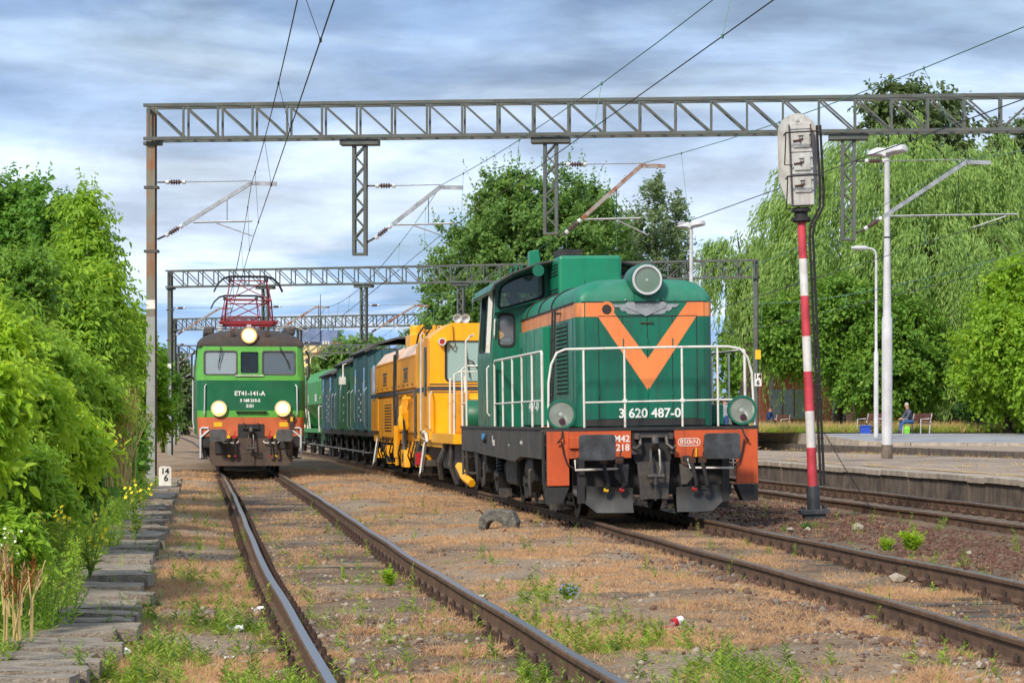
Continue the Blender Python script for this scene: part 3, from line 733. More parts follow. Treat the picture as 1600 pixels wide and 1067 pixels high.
# ------------------------------------------------------------------ signal seen from behind
def signal():
    p = G(1272, 806, -0.04); s = F / p.y                     # photo pixels per metre there
    g = empty('railway_signal', p, 0, 'tall white backed signal on a red and white banded mast beside the diesel', 'signal')
    g.rotation_euler = (0, R(-2.45), 0)
    u = 1.0 / s
    red = mat('signal_red', (206, 70, 84), 0.55, c2=(172, 52, 62), scale=4, streak=(140, 60, 50), streak_amt=0.4)
    sgrey = mat('signal_grey', (188, 188, 184), 0.65, c2=(156, 154, 148), scale=5, mixlo=0.45, mixhi=0.7, streak=(128, 88, 62), streak_amt=0.65, bump=0.08, bscale=12)
    whi = mat('signal_white', (224, 222, 220), 0.55, c2=(196, 190, 184), scale=4, streak=(150, 120, 100), streak_amt=0.3)
    tar = mat('signal_base', (42, 46, 52), 0.5, c2=(64, 66, 70), scale=6, bump=0.3)
    # footing
    b = MB().box(-0.16, 0.16, -0.16, 0.16, -0.08, 0.03).box(-0.215, 0.215, -0.2, 0.2, 0.032, 0.10)
    for sx in (-1, 1):
        for sy in (-1, 1): b.cyl((sx * 0.16, sy * 0.15, 0.10), (sx * 0.16, sy * 0.15, 0.15), 0.022, n=6)
    b.build('footing', tar, g, bevel=0.006)
    MB().lathe([(0.098, 0.10), (0.098, 0.42), (0.09, 0.45), (0.07, 0.45)], (0, 0, 0), (0, 0, 1), 16).build('mast_socket', tar, g, smooth=True)
    bands = [(768 - 802, 0)]
    ys = [762, 699, 642, 580, 525, 462, 404, 345]; cols = ['r', 'w', 'r', 'w', 'r', 'w', 'r']
    for (a, c, k) in zip(ys, ys[1:], cols):
        z0, z1 = (806 - a) * u, (806 - c) * u
        r0 = 0.074 - 0.012 * z0 / 4.4; r1 = 0.074 - 0.012 * z1 / 4.4
        MB().cyl((0, 0, z0), (0, 0, z1), r0, r1, 18).build('mast_band', red if k == 'r' else whi, g, smooth=True)
    # collar and head
    zc = (806 - 345) * u
    MB().lathe([(0.12, -0.02), (0.14, 0.0), (0.14, 0.05), (0.1, 0.06), (0.1, 0.13), (0.15, 0.14), (0.15, 0.17), (0.1, 0.2)], (0, 0, zc), (0, 0, 1), 16).build('collar', MT['black'], g, smooth=True)
    zb, zt = (806 - 322) * u, (806 - 176) * u; w = 0.31
    # rounded background plate
    poly = []
    def arc(cx, cz, r, a0, a1, n=10): return [(cx + r * math.cos(R(a0 + (a1 - a0) * i / n)), cz + r * math.sin(R(a0 + (a1 - a0) * i / n))) for i in range(n + 1)]
    poly = arc(0, zt - w * 0.95, w * 0.95, 0, 180) + [(-w, zb + 0.42)] + [(-w * 0.62, zb + 0.05)] + [(w * 0.62, zb + 0.05), (w * 0.98, zb + 0.42)]
    MB().prism(poly, 'y', 0.06, 0.075).build('background_plate', sgrey, g)
    MB().box(-0.14, 0.19, -0.16, 0.058, zb, zt - 0.16).build('lamp_case', sgrey, g, bevel=0.015)
    hz = [zt - 0.52, zt - 0.86, zt - 1.19]
    for i, z in enumerate(hz):
        d = MB().box(-0.095, 0.155, -0.185, -0.162, z - 0.02, z + 0.24).build('access_door', sgrey, g, bevel=0.012)
        MB().box(-0.02, 0.05, -0.215, -0.186, z + 0.16, z + 0.185).build('canopy', sgrey, d)
        MB().tube([(-0.1, -0.2, z + 0.08), (0.02, -0.2, z + 0.09), (0.05, -0.2, z + 0.12)], 0.012, 5).box(-0.005, 0.015, -0.215, -0.186, z + 0.06, z + 0.12).build('handle', MT['rust_dark'], d)
        for q in (0.03, 0.19): MB().box(0.15, 0.185, -0.195, -0.165, z + q - 0.015, z + q + 0.015).build('hinge', sgrey, d)
        MB().box(-0.13, 0.18, -0.178, -0.1615, z + 0.26, z + 0.285).build('rain_strip', sgrey, g)
    # head cables, hoops and conduit
    MB().bar((-0.145, -0.19, zb + 0.02), (-0.145, -0.19, zt - 0.2), 0.015, 0.02).build('edge_strip', MT['rust_dark'], g)
    MB().bar((0.175, -0.19, zt - 0.55), (0.175, -0.19, zt - 0.2), 0.02, 0.02).build('edge_strip', MT['rust_dark'], g)
    for z in (zt - 0.33, zt - 0.98):
        MB().tube([(-0.24, -0.28, z - 0.03), (-0.22, -0.36, z), (0.0, -0.4, z), (0.24, -0.36, z + 0.005), (0.33, -0.24, z - 0.01), (0.34, 0.02, z - 0.01)], 0.012, 6).build('guard_hoop', MT['black_gloss'], g)
        MB().tube([(-0.22, -0.36, z), (-0.235, -0.34, z - 0.25), (-0.25, -0.3, z - 0.47), (-0.12, -0.2, z - 0.47)], 0.01, 5).build('guard_stay', MT['black_gloss'], g)
    for off in (0, 0.05):
        MB().tube([(0.29 + off, 0.0, zt - 0.2), (0.30 + off, 0.0, zt - 1.2), (0.28 + off, -0.03, zt - 1.42), (0.13 + off, -0.05, zt - 1.68), (0.105 + off, -0.05, zt - 1.85), (0.11 + off, -0.05, 2.0), (0.115 + off, -0.05, 0.45)], 0.02, 7).build('conduit', MT['rubber'], g, smooth=True)
    b = MB()
    for i in range(17): b.box(0.09, 0.185, -0.075, -0.025, 0.55 + i * 0.2, 0.57 + i * 0.2)
    b.build('conduit_clips', MT['black'], g); g.children[-1]['kind'] = 'stuff'
    MB().lathe([(0.025, 0), (0.03, 0.02), (0.0, 0.03)], (0, 0.05, zt - 0.1), (0, -1, 0), 10).build('lifting_eye', sgrey, g)
    MB().tube([(0.16, -0.07, 1.25), (0.22, -0.09, 1.2), (0.45, -0.1, 0.75), (0.9, 0.1, 0.02)], 0.006, 4).build('loose_cable', MT['black'], g)
signal()

# ------------------------------------------------------------------ platform lamps
def lamp(px, pyb, pyt, z, label, heads, r=0.1, pad=0.14, Y=None):
    p = G(px, pyb, z) if Y is None else Vector(((px - 800) / F * Y, Y, z))
    s = F / p.y; H = (pyb - pyt) / s if Y is None else CH + (HOR - pyt) / s - z
    g = empty('platform_lamp', p, 0, label, 'lamp post', 'lamp posts on the platforms')
    MB().lathe([(pad, 0), (pad, 0.35), (r, 0.36), (r, 0.4)], (0, 0, 0), (0, 0, 1), 14).build('sleeve', MT['concrete_sleeper'], g, smooth=True)
    MB().lathe([(pad * 0.93, 0.3), (pad * 0.9, H * 0.45), (r, H * 0.46), (r * 0.72, H * 0.72), (r * 0.62, H - 0.25), (0.0, H - 0.25)], (0, 0, 0), (0, 0, 1), 16).build('pole', MT['post_white'], g, smooth=True)
    MB().lathe([(r * 0.8, H * 0.71), (r * 0.8, H * 0.715)], (0, 0, 0), (0, 0, 1), 12).build('joint_ring', MT['black'], g)
    for dx, dy, tilt in heads:
        b = MB(); L, w, h = 0.62, 0.16, 0.11; secs = []
        base = Vector((0, 0, H - 0.22)); d = Vector((dx, dy, 0)).normalized(); q = Vector((-d.y, d.x, 0))
        for t, ww, hh, zo in ((-0.08, 0.05, 0.06, 0), (0.02, 0.09, 0.12, 0.03), (0.12, 0.17, 0.16, 0.08), (0.5, 0.2, 0.18, 0.10), (0.88, 0.18, 0.14, 0.10), (0.96, 0.1, 0.07, 0.09)):
            c = base + d * (t * L * abs(math.hypot(dx, dy))) + Vector((0, 0, zo + t * tilt))
            secs.append([c + q * (ww * math.cos(a)) + Vector((0, 0, hh * math.sin(a) * (1 if math.sin(a) > 0 else 0.45))) for a in [2 * math.pi * i / 10 for i in range(10)]])
        o = b.loft(secs).build('lamp_head', MT['post_white'], g, smooth=True)
        c = base + d * (0.55 * L * abs(math.hypot(dx, dy))) + Vector((0, 0, 0.06 + 0.5 * tilt))
        MB().lathe([(0.0, -0.05), (0.09, -0.02), (0.11, 0.0), (0, 0.01)], c, (0, 0, 1), 10).build('lamp_cover', MT['lens'], o, smooth=True)
    return g
MT['post_white'] = mat('post_white', (205, 206, 210), 0.5, c2=(180, 180, 182), scale=2, streak=(150, 146, 140), streak_amt=0.3)
lamp(1386, 716, 232, PZ, 'tall white lamp post with twin heads in front of the willow', [(0.75, -0.6, 0.05), (-0.55, 0.9, 0.0)], 0.11, 0.15)
lamp(1080, 0, 348, PZ, 'twin headed white lamp rising behind the diesel hood beside the poplar', [(0.8, -0.5, 0.05), (-0.7, 0.7, 0.0)], 0.1, 0.12, Y=96)
lamp(734, 0, 489, PZ, 'small white lamp top showing over the yellow machine roof', [(0.9, -0.2, 0.0), (-0.7, 0.2, 0.0)], 0.09, 0.12, Y=158)
# the single arm lamp behind the tall one
p = Vector(((1369 - 800) / F * 105, 105, 0.75)); s = F / 105
g = empty('platform_lamp', p, 0, 'slender curved arm lamp post just left of the tall white lamp', 'lamp post', 'lamp posts on the platforms')
H = CH + (HOR - 388) / s - 0.75
MB().lathe([(0.1, 0), (0.095, H * 0.45), (0.06, H * 0.46), (0.05, H - 0.35)], (0, 0, 0), (0, 0, 1), 12).build('pole', MT['post_white'], g, smooth=True)
MB().tube([(0, 0, H - 0.36), (-0.02, 0, H - 0.2), (-0.08, 0, H - 0.08), (-0.2, 0, H - 0.02), (-0.38, 0, H)], 0.045, 8).build('arm', MT['post_white'], g, smooth=True)
MB().loft([[(x, w_ * math.cos(a), H + 0.01 + h_ * math.sin(a)) for a in [2 * math.pi * i / 10 for i in range(10)]] for x, w_, h_ in ((-0.34, 0.05, 0.05), (-0.45, 0.12, 0.1), (-0.8, 0.14, 0.1), (-1.02, 0.1, 0.06))]).build('lamp_head', MT['post_white'], g, smooth=True)

# ------------------------------------------------------------------ kilometre sign
p = Vector((-7.55, 55.4, -0.12)); s = F / p.y
p.x = (258 - 800) / s
p.z += 0.22
g = empty('kilometre_stone', p, R(6), 'small white kilometre stone reading 14 over 6 by the thicket', 'sign')
MB().prism([(-0.2, -0.45), (0.2, -0.45), (0.2, 0.40), (0.14, 0.46), (-0.14, 0.46), (-0.2, 0.40)], 'y', -0.06, 0.06).build('stone', MT['white_paint'], g, bevel=0.01)
MT['black_letter'] = mat('black_letter', (20, 20, 20), 0.7)
g.scale = (0.68, 0.68, 0.68)
lettering('numerals', '14', 0.26, MT['black_letter'], g, (0.0, -0.063, 0.30), bold=0.008)
lettering('numerals', '6', 0.28, MT['black_letter'], g, (0.03, -0.063, 0.08), bold=0.008)
# number plate on the right post of the second gantry
q = W(1184, 598, 109.2)
g = empty('number_plate', q, 0, 'white plate numbered 14 6 on the far gantry post right of the diesel', 'sign')
MB().box(-0.15, 0.15, -0.13, -0.112, -0.14, 0.4).build('plate', MT['white_paint'], g)
lettering('numerals', '14', 0.3, MT['black_letter'], g, (0.0, -0.133, 0.26), bold=0.01)
lettering('numerals', '6', 0.28, MT['black_letter'], g, (0.0, -0.133, 0.0), bold=0.01)
MB().box(-0.12, 0.12, -0.12, -0.112, 1.0, 1.4).build('yellow_band', MT['yellow'], g)

# ------------------------------------------------------------------ concrete cable trough covers on the left
def trough():
    g = empty('cable_trough', (0, 0, 0)); tag(g, 'row of worn concrete slabs leading along the thicket to the post', 'slab path')
    rr = random.Random(5); y = 12.2
    P = [(12, -2.28), (15.3, -2.42), (18.6, -2.72), (25.5, -3.66), (29, -4.02), (34, -4.68), (46.5, -6.22), (64, -8.3)]
    while y < 62:
        L = rr.uniform(0.36, 0.62); x1 = poly_at(P, y) + rr.uniform(-0.11, 0.11); wd = rr.uniform(0.56, 0.66)
        z = rr.uniform(-0.035, 0.02); th = rr.uniform(0.07, 0.1)
        nx_, ny_ = 5, 3; b = MB(); tilt = rr.uniform(-0.05, 0.05); ti2 = rr.uniform(-0.05, 0.05)
        top = []
        for j in range(ny_ + 1):
            for i in range(nx_ + 1):
                ex = rr.uniform(-0.02, 0.014) if i in (0, nx_) else 0; ey = rr.uniform(-0.012, 0.012) if j in (0, ny_) else 0
                xx = -wd + wd * i / nx_ + ex; yy = (L - 0.02) * j / ny_ + ey
                top.append((xx, yy, z + tilt * (xx + wd / 2) + ti2 * (yy - L / 2) + rr.uniform(-0.006, 0.006)))
        n = len(top); b.v = top + [(a, c, d - th - rr.uniform(0, 0.02)) for a, c, d in top]
        for j in range(ny_):
            for i in range(nx_):
                a = j * (nx_ + 1) + i; b.f += [(a, a + 1, a + nx_ + 2, a + nx_ + 1)]; b.m += [0]
        ring = [i for i in range(nx_ + 1)] + [j * (nx_ + 1) + nx_ for j in range(1, ny_ + 1)] + [ny_ * (nx_ + 1) + i for i in range(nx_ - 1, -1, -1)] + [j * (nx_ + 1) for j in range(ny_ - 1, 0, -1)]
        for a, c in zip(ring, ring[1:] + ring[:1]): b.f += [(a, a + n, c + n, c)]; b.m += [0]
        me = b.mesh('cover_slab', MT['slab'], fix=False)
        put('cover_slab', me, g, (x1, y, 0), (0, 0, 0.12 + rr.uniform(-0.12, 0.12)))
        y += L + rr.uniform(-0.005, 0.02)
    b = MB()                                                     # trough wall beneath the lids
    for sx in (0.08, 0.5):
        secs = []
        for y in np.arange(12, 63, 1.5):
            x = poly_at(P, y) - sx; secs.append([(x - 0.03, y, -0.35), (x + 0.03, y, -0.35), (x + 0.03, y, -0.12), (x - 0.03, y, -0.12)])
        MB().loft(secs).build('trough_wall', MT['slab'], g)
trough()

# ------------------------------------------------------------------ buildings
MT['brick'] = None
def brick_mat():
    m = bpy.data.materials.new('brick_wall'); m.use_nodes = True; t = m.node_tree; bs = t.nodes['Principled BSDF']; bs.inputs['Roughness'].default_value = 0.9
    tcn = t.nodes.new('ShaderNodeTexCoord'); mp_ = t.nodes.new('ShaderNodeMapping'); mp_.inputs['Rotation'].default_value = (R(90), 0, 0); t.links.new(tcn.outputs['Object'], mp_.inputs[0])
    br = t.nodes.new('ShaderNodeTexBrick'); br.inputs['Scale'].default_value = 4; br.inputs['Color1'].default_value = (*lin((186, 92, 62)), 1); br.inputs['Color2'].default_value = (*lin((160, 72, 50)), 1); br.inputs['Mortar'].default_value = (*lin((170, 140, 120)), 1)
    t.links.new(mp_.outputs[0], br.inputs['Vector']); t.links.new(br.outputs[0], bs.inputs['Base Color']); return m
MT['brick'] = brick_mat()
MT['shutter'] = mat('shutter', (150, 154, 154), 0.6, c2=(128, 132, 132), scale=1)
def station_house():
    Y = 142.0; s = F / Y; g = empty('brick_building', ((1270 - 800) / s, Y, 0.9), 0, 'low red brick building with grey shutters under the trees', 'building')
    x0, x1 = (1193 - 1270) / s, (1420 - 1270) / s
    MB().box(x0, x1, 0, 8, -0.3, 3.3).build('wall', MT['brick'], g)
    MB().box(x0 - 0.4, x1 + 0.4, -0.4, 8.4, 3.3, 3.5).prism([(x0 - 0.4, 3.5), (x1 + 0.4, 3.5), ((x0 + x1) / 2, 5.2)], 'y', -0.4, 8.4).build('roof', mat('roof_tile', (120, 66, 50), 0.8), g)
    MB().box(x0 + 0.3, x0 + 0.55, -0.05, -0.002, 0, 3.2).build('pier', MT['plat_edge'], g)
    for a, c in ((1206, 1222), (1224, 1240), (1242, 1259), (1300, 1318)):
        w_ = MB().box((a - 1270) / s, (c - 1270) / s, -0.06, -0.002, 0.75, 2.3).build('shutter', MT['shutter'], g)
        MB().box((a - 1270) / s - 0.04, (c - 1270) / s + 0.04, -0.09, -0.003, 0.66, 0.745).build('sill', MT['plat_edge'], w_)
    d = MB().box((1314 - 1270) / s, (1330 - 1270) / s, -0.05, -0.002, 0, 2.1).build('door', mat('door_dark', (60, 66, 74), 0.6), g)
    g2 = empty('brick_annex', ((1338 - 800) / F * 128, 128, 0.95), 0, 'small red brick annex wall beside the bench', 'building')
    MB().box(0, 1.5, 0, 4, -0.3, 2.6).build('wall', MT['brick'], g2)
    MB().box(-0.2, 1.7, -0.2, 4.2, 2.6, 2.75).build('roof', MT['roof_g'], g2)
MT['roof_g'] = mat('roof_g', (96, 90, 86), 0.8)
station_house()
def far_blocks():
    Y = 420.0; s = F / Y
    yel = mat('yellow_render', (222, 206, 150), 0.9, c2=(200, 184, 132), scale=0.25, streak=(176, 156, 110), streak_amt=0.4)
    g = empty('yellow_building', W(486, 650, Y), 0, 'pale yellow tower building beyond the wagons', 'building')
    def X(px): return (px - 486) / s
    def Z(py): return (650 - py) / s
    MB().box(X(440), X(502), 0, 9, -2, Z(538)).build('wall', yel, g)
    MB().box(X(440) - 0.3, X(506), -0.5, 8.5, Z(552), Z(545)).build('ledge', yel, g)
    MB().box(X(440), X(530), -3, -0.1, -2, Z(574)).build('lower_wing', yel, g)
    for a in (472, 480, 488):
        for c in (560, 580, 600):
            w_ = MB().box(X(a), X(a + 4.5), -3.12, -3.05, Z(c + 9), Z(c)).build('window', MT['glass_dark'], g)
    g = empty('tower_block', W(500, 650, Y + 60), 0, 'blue grey tower top with antenna mast behind the yellow building', 'building')
    s2 = F / (Y + 60)
    bl = mat('blue_cladding', (116, 136, 170), 0.8, c2=(92, 110, 146), scale=0.4, streak=(150, 150, 160), streak_amt=0.5)
    def X2(px): return (px - 500) / s2
    def Z2(py): return (650 - py) / s2
    MB().box(X2(472), X2(527), 0, 10, -2, Z2(516)).build('wall', bl, g)
    MB().box(X2(472), X2(500), -0.6, -0.05, Z2(534), Z2(512)).build('plant_room', bl, g)
    MB().box(X2(470), X2(529), -0.4, 0.4, Z2(546), Z2(542)).build('parapet', mat('dark_band', (72, 80, 98), 0.8), g)
    for a, c, h in ((497, 515, 40), (500, 515, 56), (520, 518, 10), (512, 518, 12), (478, 514, 8)):
        MB().cyl((X2(a), 1, Z2(c)), (X2(a), 1, Z2(c - h)), 0.14, 0.06, 6).build('antenna', MT['steel_dark'], g)
    for a in (497, 501): 
        b = MB()
        for i in range(9): b.bar((X2(497), 1, Z2(512 - i * 4)), (X2(501), 1, Z2(510 - i * 4)), 0.08, 0.08)
    b.build('antenna_lattice', MT['steel_dark'], g)
    for a in (504, 508, 512): MB().box(X2(a), X2(a + 3), -0.5, -0.02, Z2(541), Z2(533)).build('rooftop_unit', MT['off_white'], g)
far_blocks()
# ------------------------------------------------------------------ vehicle helpers
from mathutils.geometry import tessellate_polygon
def plate(b, outer, holes, axis, c0, c1, mi=0):
    """flat wall with openings, extruded from c0 to c1 along the axis"""
    loops = [outer] + holes; flat = [p for l in loops for p in l]
    tris = tessellate_polygon([[Vector((p[0], p[1], 0)) for p in l] for l in loops])
    n = len(flat); vs = []
    for c in (c0, c1):
        for a, d in flat: vs.append((c, a, d) if axis == 'x' else (a, c, d) if axis == 'y' else (a, d, c))
    fs = [tuple(t) for t in tris] + [tuple(i + n for i in reversed(t)) for t in tris]
    k = 0
    for l in loops:
        m = len(l)
        for i in range(m): fs.append((k + i, k + (i + 1) % m, k + (i + 1) % m + n, k + i + n))
        k += m
    b.add(vs, fs, mi); return b
def rrect(x0, x1, z0, z1, r=0.05, n=4):
    out = []
    for cx, cz, a in ((x1 - r, z1 - r, 0), (x0 + r, z1 - r, 90), (x0 + r, z0 + r, 180), (x1 - r, z0 + r, 270)):
        for i in range(n + 1): out.append((cx + r * math.cos(R(a + 90 * i / n)), cz + r * math.sin(R(a + 90 * i / n))))
    return out
def rpoly(pts, r=0.05, n=4):
    """rounded polygon"""
    out = []; k = len(pts)
    for i in range(k):
        p = Vector(pts[i]); a = Vector(pts[i - 1]); c = Vector(pts[(i + 1) % k])
        u = (a - p); v = (c - p); q = min(r, u.length * 0.45, v.length * 0.45)
        s, e = p + u.normalized() * q, p + v.normalized() * q
        for j in range(n + 1):
            t = j / n; w = s * (1 - t) ** 2 + p * 2 * t * (1 - t) + e * t * t; out.append((w.x, w.y))
    return out
def grow(poly, d):
    c = Vector((sum(p[0] for p in poly) / len(poly), sum(p[1] for p in poly) / len(poly)))
    return [tuple(Vector(p) + (Vector(p) - c).normalized() * d) for p in poly]
def wheel_mesh(r, w=0.13):
    b = MB().lathe([(0.06, -0.09), (0.10, -0.09), (0.12, -0.03), (r * 0.75, -0.02), (r * 0.82, -w / 2), (r, -w / 2), (r - 0.005, w / 2 - 0.03), (r + 0.03, w / 2 - 0.025), (r + 0.028, w / 2), (r * 0.8, w / 2), (r * 0.75, 0.02), (0.1, 0.03), (0.1, 0.06), (0.0, 0.06)], (0, 0, 0), (1, 0, 0), 28)
    return b.mesh('wheel', MT['steel_dark'], smooth=True)
WHEEL = {r: wheel_mesh(r) for r in (0.5, 0.55, 0.42)}
def wheelset(par, y, r, z0=0.0, axlebox=True):
    for s in (-1, 1):
        o = put('wheel', WHEEL[r], par, (s * 0.755, y, r + z0)); o.scale = (s, 1, 1)
        if axlebox: MB().lathe([(0.16, 0.9), (0.17, 1.0), (0.15, 1.08), (0.1, 1.1), (0.0, 1.11)], (0, y, r + z0), (s, 0, 0), 14).build('axle_box', MT['steel_dark'], par, smooth=True)
    MB().cyl((-0.7, y, r + z0), (0.7, y, r + z0), 0.08, n=12).build('axle', MT['steel_dark'], par)
def coil(c, r, h, turns, wr, n=9):
    pts = []
    for i in range(int(turns * n) + 1):
        t = i / n; pts.append((c[0] + r * math.cos(2 * math.pi * t), c[1] + r * math.sin(2 * math.pi * t), c[2] + h * t / turns))
    return pts
def buffer(par, x, z, w, h, head_m, y0=0.0, L=0.6, r=0.06, rnd=0.04):
    o = MB().lathe([(0.16, L), (0.16, L - 0.04), (0.12, L - 0.06), (0.12, 0.22), (0.085, 0.2), (0.085, 0.03)], (x, y0, z), (0, 1, 0), 16).build('buffer', MT['black'], par, smooth=True)
    poly = rrect(x - w / 2, x + w / 2, z - h / 2, z + h / 2, rnd)
    MB().prism(poly, 'y', y0, y0 + 0.035).build('buffer_head', head_m, o, bevel=0.008)
    return o
def coupling(par, y, z, x=0.0):
    hook = MB().tube([(x, y + 0.3, z), (x, y + 0.05, z), (x, y - 0.08, z + 0.03), (x, y - 0.14, z + 0.09), (x, y - 0.10, z + 0.15), (x, y - 0.03, z + 0.13)], [0.06, 0.06, 0.06, 0.055, 0.05, 0.025], 8).build('draw_hook', MT['steel_dark'], par, smooth=True)
    for s in (-1, 1):
        MB().tube([(x + s * 0.02, y - 0.04, z + 0.03), (x + s * 0.065, y - 0.1, z - 0.02), (x + s * 0.07, y - 0.13, z - 0.28), (x + s * 0.05, y - 0.12, z - 0.36)], 0.02, 6).build('shackle', MT['steel'], hook, smooth=True)
    MB().cyl((x - 0.12, y - 0.12, z - 0.38), (x + 0.12, y - 0.12, z - 0.38), 0.035, n=8).cyl((x, y - 0.12, z - 0.34), (x, y - 0.12, z - 0.5), 0.03, n=8).cyl((x, y - 0.12, z - 0.5), (x, y - 0.11, z - 0.72), 0.014, n=6).build('coupling_screw', MT['steel_dark'], hook)
def hose(par, p, q, m_top, m_end):
    p = Vector(p); q = Vector(q)
    o = MB().tube([p + Vector((0, 0, 0.05)), p, p + Vector((0.0, -0.07, -0.03)), p.lerp(q, 0.5) + Vector((0.02, -0.06, 0)), q + Vector((0.03, -0.03, 0.04)), q], [0.028, 0.03, 0.028, 0.028, 0.028, 0.024], 8).build('brake_hose', MT['rubber'], par, smooth=True)
    MB().box(p.x - 0.05, p.x + 0.05, p.y - 0.05, p.y + 0.03, p.z + 0.0, p.z + 0.07).tube([(p.x, p.y - 0.03, p.z + 0.06), (p.x + 0.03, p.y - 0.05, p.z + 0.2)], 0.012, 5).build('cock', m_top, o)
    MB().cyl((q.x - 0.03, q.y, q.z - 0.01), (q.x + 0.03, q.y, q.z - 0.02), 0.028, n=8).build('hose_end', m_end, o)
def headlamp(par, x, y, z, r, house_m, lit=False, ring=None, depth=0.18, spot=False):
    o = MB().lathe([(r * 0.5, depth), (r * 0.95, depth * 0.7), (r * 1.02, 0.02), (r * 1.02, 0.0), (r * 0.9, 0.0), (r * 0.88, 0.03)], (x, y, z), (0, 1, 0), 26, cap=(1, 0)).build('headlight', house_m, par, smooth=True)
    MB().lathe([(r * 0.90, -0.012), (r * 1.04, -0.012), (r * 1.06, 0.0), (r * 1.04, 0.02), (r * 0.9, 0.01), (r * 0.90, -0.012)], (x, y, z), (0, 1, 0), 28, cap=(0, 0)).build('rim', ring or MT['steel'], o, smooth=True)
    if lit:
        MB().lathe([(r * 0.66, -0.02), (r * 0.9, 0.006)], (x, y, z), (0, 1, 0), 24, cap=(0, 0)).build('lens_edge', MT['lamp_edge'], o, smooth=True)
        MB().lathe([(0.0, -0.035), (r * 0.35, -0.03), (r * 0.66, -0.02)], (x, y, z), (0, 1, 0), 24, cap=(0, 0)).build('lit_lens', MT['lamp_lit'], o, smooth=True)
    else:
        MB().lathe([(r * 0.88, 0.02), (r * 0.7, 0.07), (r * 0.4, 0.11), (0.05, 0.13), (0.0, 0.13)], (x, y, z), (0, 1, 0), 24, cap=(0, 0)).build('reflector', MT['reflector'], o, smooth=True)
        MB().lathe([(0.0, 0.02), (r * 0.14, 0.035), (r * 0.16, 0.11), (0.0, 0.12)], (x, y, z), (0, 1, 0), 12).build('bulb', MT['porcelain'], o, smooth=True)
        MB().lathe([(0.0, -0.012), (r * 0.5, -0.006), (r * 0.9, 0.008)], (x, y, z), (0, 1, 0), 24, cap=(0, 0)).build('lens', MT['lens'], o, smooth=True)
    if spot: MB().lathe([(r * 0.24, 0.0), (r * 0.24, -0.02), (0, -0.028)], (x + 0.01, y, z - r * 0.5), (0, 1, 0), 14).build('tail_lamp', mat('tail_lens', (70, 44, 52), 0.3) if not lit else MT['lamp_amber'], o, smooth=True)
    return o
MT['lamp_lit'] = mat('lamp_lit', (255, 240, 214), 0.4, emit=(255, 214, 150), estr=3.6)
MT['lamp_edge'] = mat('lamp_edge', (255, 190, 110), 0.4, emit=(255, 176, 84), estr=1.1)
MT['lamp_amber'] = mat('lamp_amber', (240, 150, 60), 0.4, emit=(255, 150, 50), estr=1.2)

# ------------------------------------------------------------------ people
MT['skin'] = mat('skin', (198, 146, 120), 0.6)
MT['hair_grey'] = mat('hair_grey', (176, 166, 156), 0.8)
MT['hair_dark'] = mat('hair_dark', (62, 48, 40), 0.8)
def person(loc, rz, J, radii, label, cols, hair, smat):
    """J: joint positions; bones list from a fixed skeleton; cols maps a bone to a material slot"""
    bones = [('pelvis', 'chest', 1), ('chest', 'neck', 1), ('neck', 'head', 0), ('head', 'crown', 0)]
    for s in ('l', 'r'):
        bones += [('pelvis', s + 'hip', 2), (s + 'hip', s + 'knee', 2), (s + 'knee', s + 'ankle', 2), (s + 'ankle', s + 'toe', 3),
                  ('chest', s + 'sho', 1), (s + 'sho', s + 'elb', 1), (s + 'elb', s + 'wri', 1), (s + 'wri', s + 'hand', 0), (s + 'hand', s + 'f1', 0), (s + 'hand', s + 'f2', 0), (s + 'wri', s + 'th', 0)]
    names = list(J); idx = {n: i for i, n in enumerate(names)}
    me = bpy.data.meshes.new('person'); me.from_pydata([J[n] for n in names], [(idx[a], idx[b]) for a, b, _ in bones if a in idx and b in idx], [])
    t = bpy.data.objects.new('person_tmp', me); COL.objects.link(t)
    md = t.modifiers.new('skin', 'SKIN'); md.use_smooth_shade = True
    lay = me.skin_vertices[0].data
    for n in names:
        r = radii.get(n, radii.get(n[1:], 0.05)); r = r if isinstance(r, tuple) else (r, r)
        lay[idx[n]].radius = r; lay[idx[n]].use_root = n == 'pelvis'
    sb = t.modifiers.new('sub', 'SUBSURF'); sb.levels = 2; sb.render_levels = 2
    dg = bpy.context.evaluated_depsgraph_get(); out = bpy.data.meshes.new_from_object(t.evaluated_get(dg))
    COL.objects.unlink(t); bpy.data.objects.remove(t)
    out.materials.clear()
    for m in (MT['skin'], cols[0], cols[1], cols[2]): out.materials.append(m)
    segs = [(Vector(J[a]), Vector(J[b]), k) for a, b, k in bones if a in idx and b in idx]
    for p in out.polygons:
        c = p.center; best = (9, 0)
        for a, b, k in segs:
            u = max(0, min(1, (c - a).dot(b - a) / max(1e-6, (b - a).length_squared))); d = (c - (a + (b - a) * u)).length
            if d < best[0] - 1e-4: best = (d, k)
        p.material_index = best[1]; p.use_smooth = True
    g = put('person', out, None, loc, (0, 0, rz)); tag(g, label, 'person')
    hd = Vector(J['head']); up = (Vector(J['crown']) - Vector(J['neck'])).normalized(); fw = Vector(J['face']) if 'face' in J else Vector((0, -1, 0))
    return g, hd, up
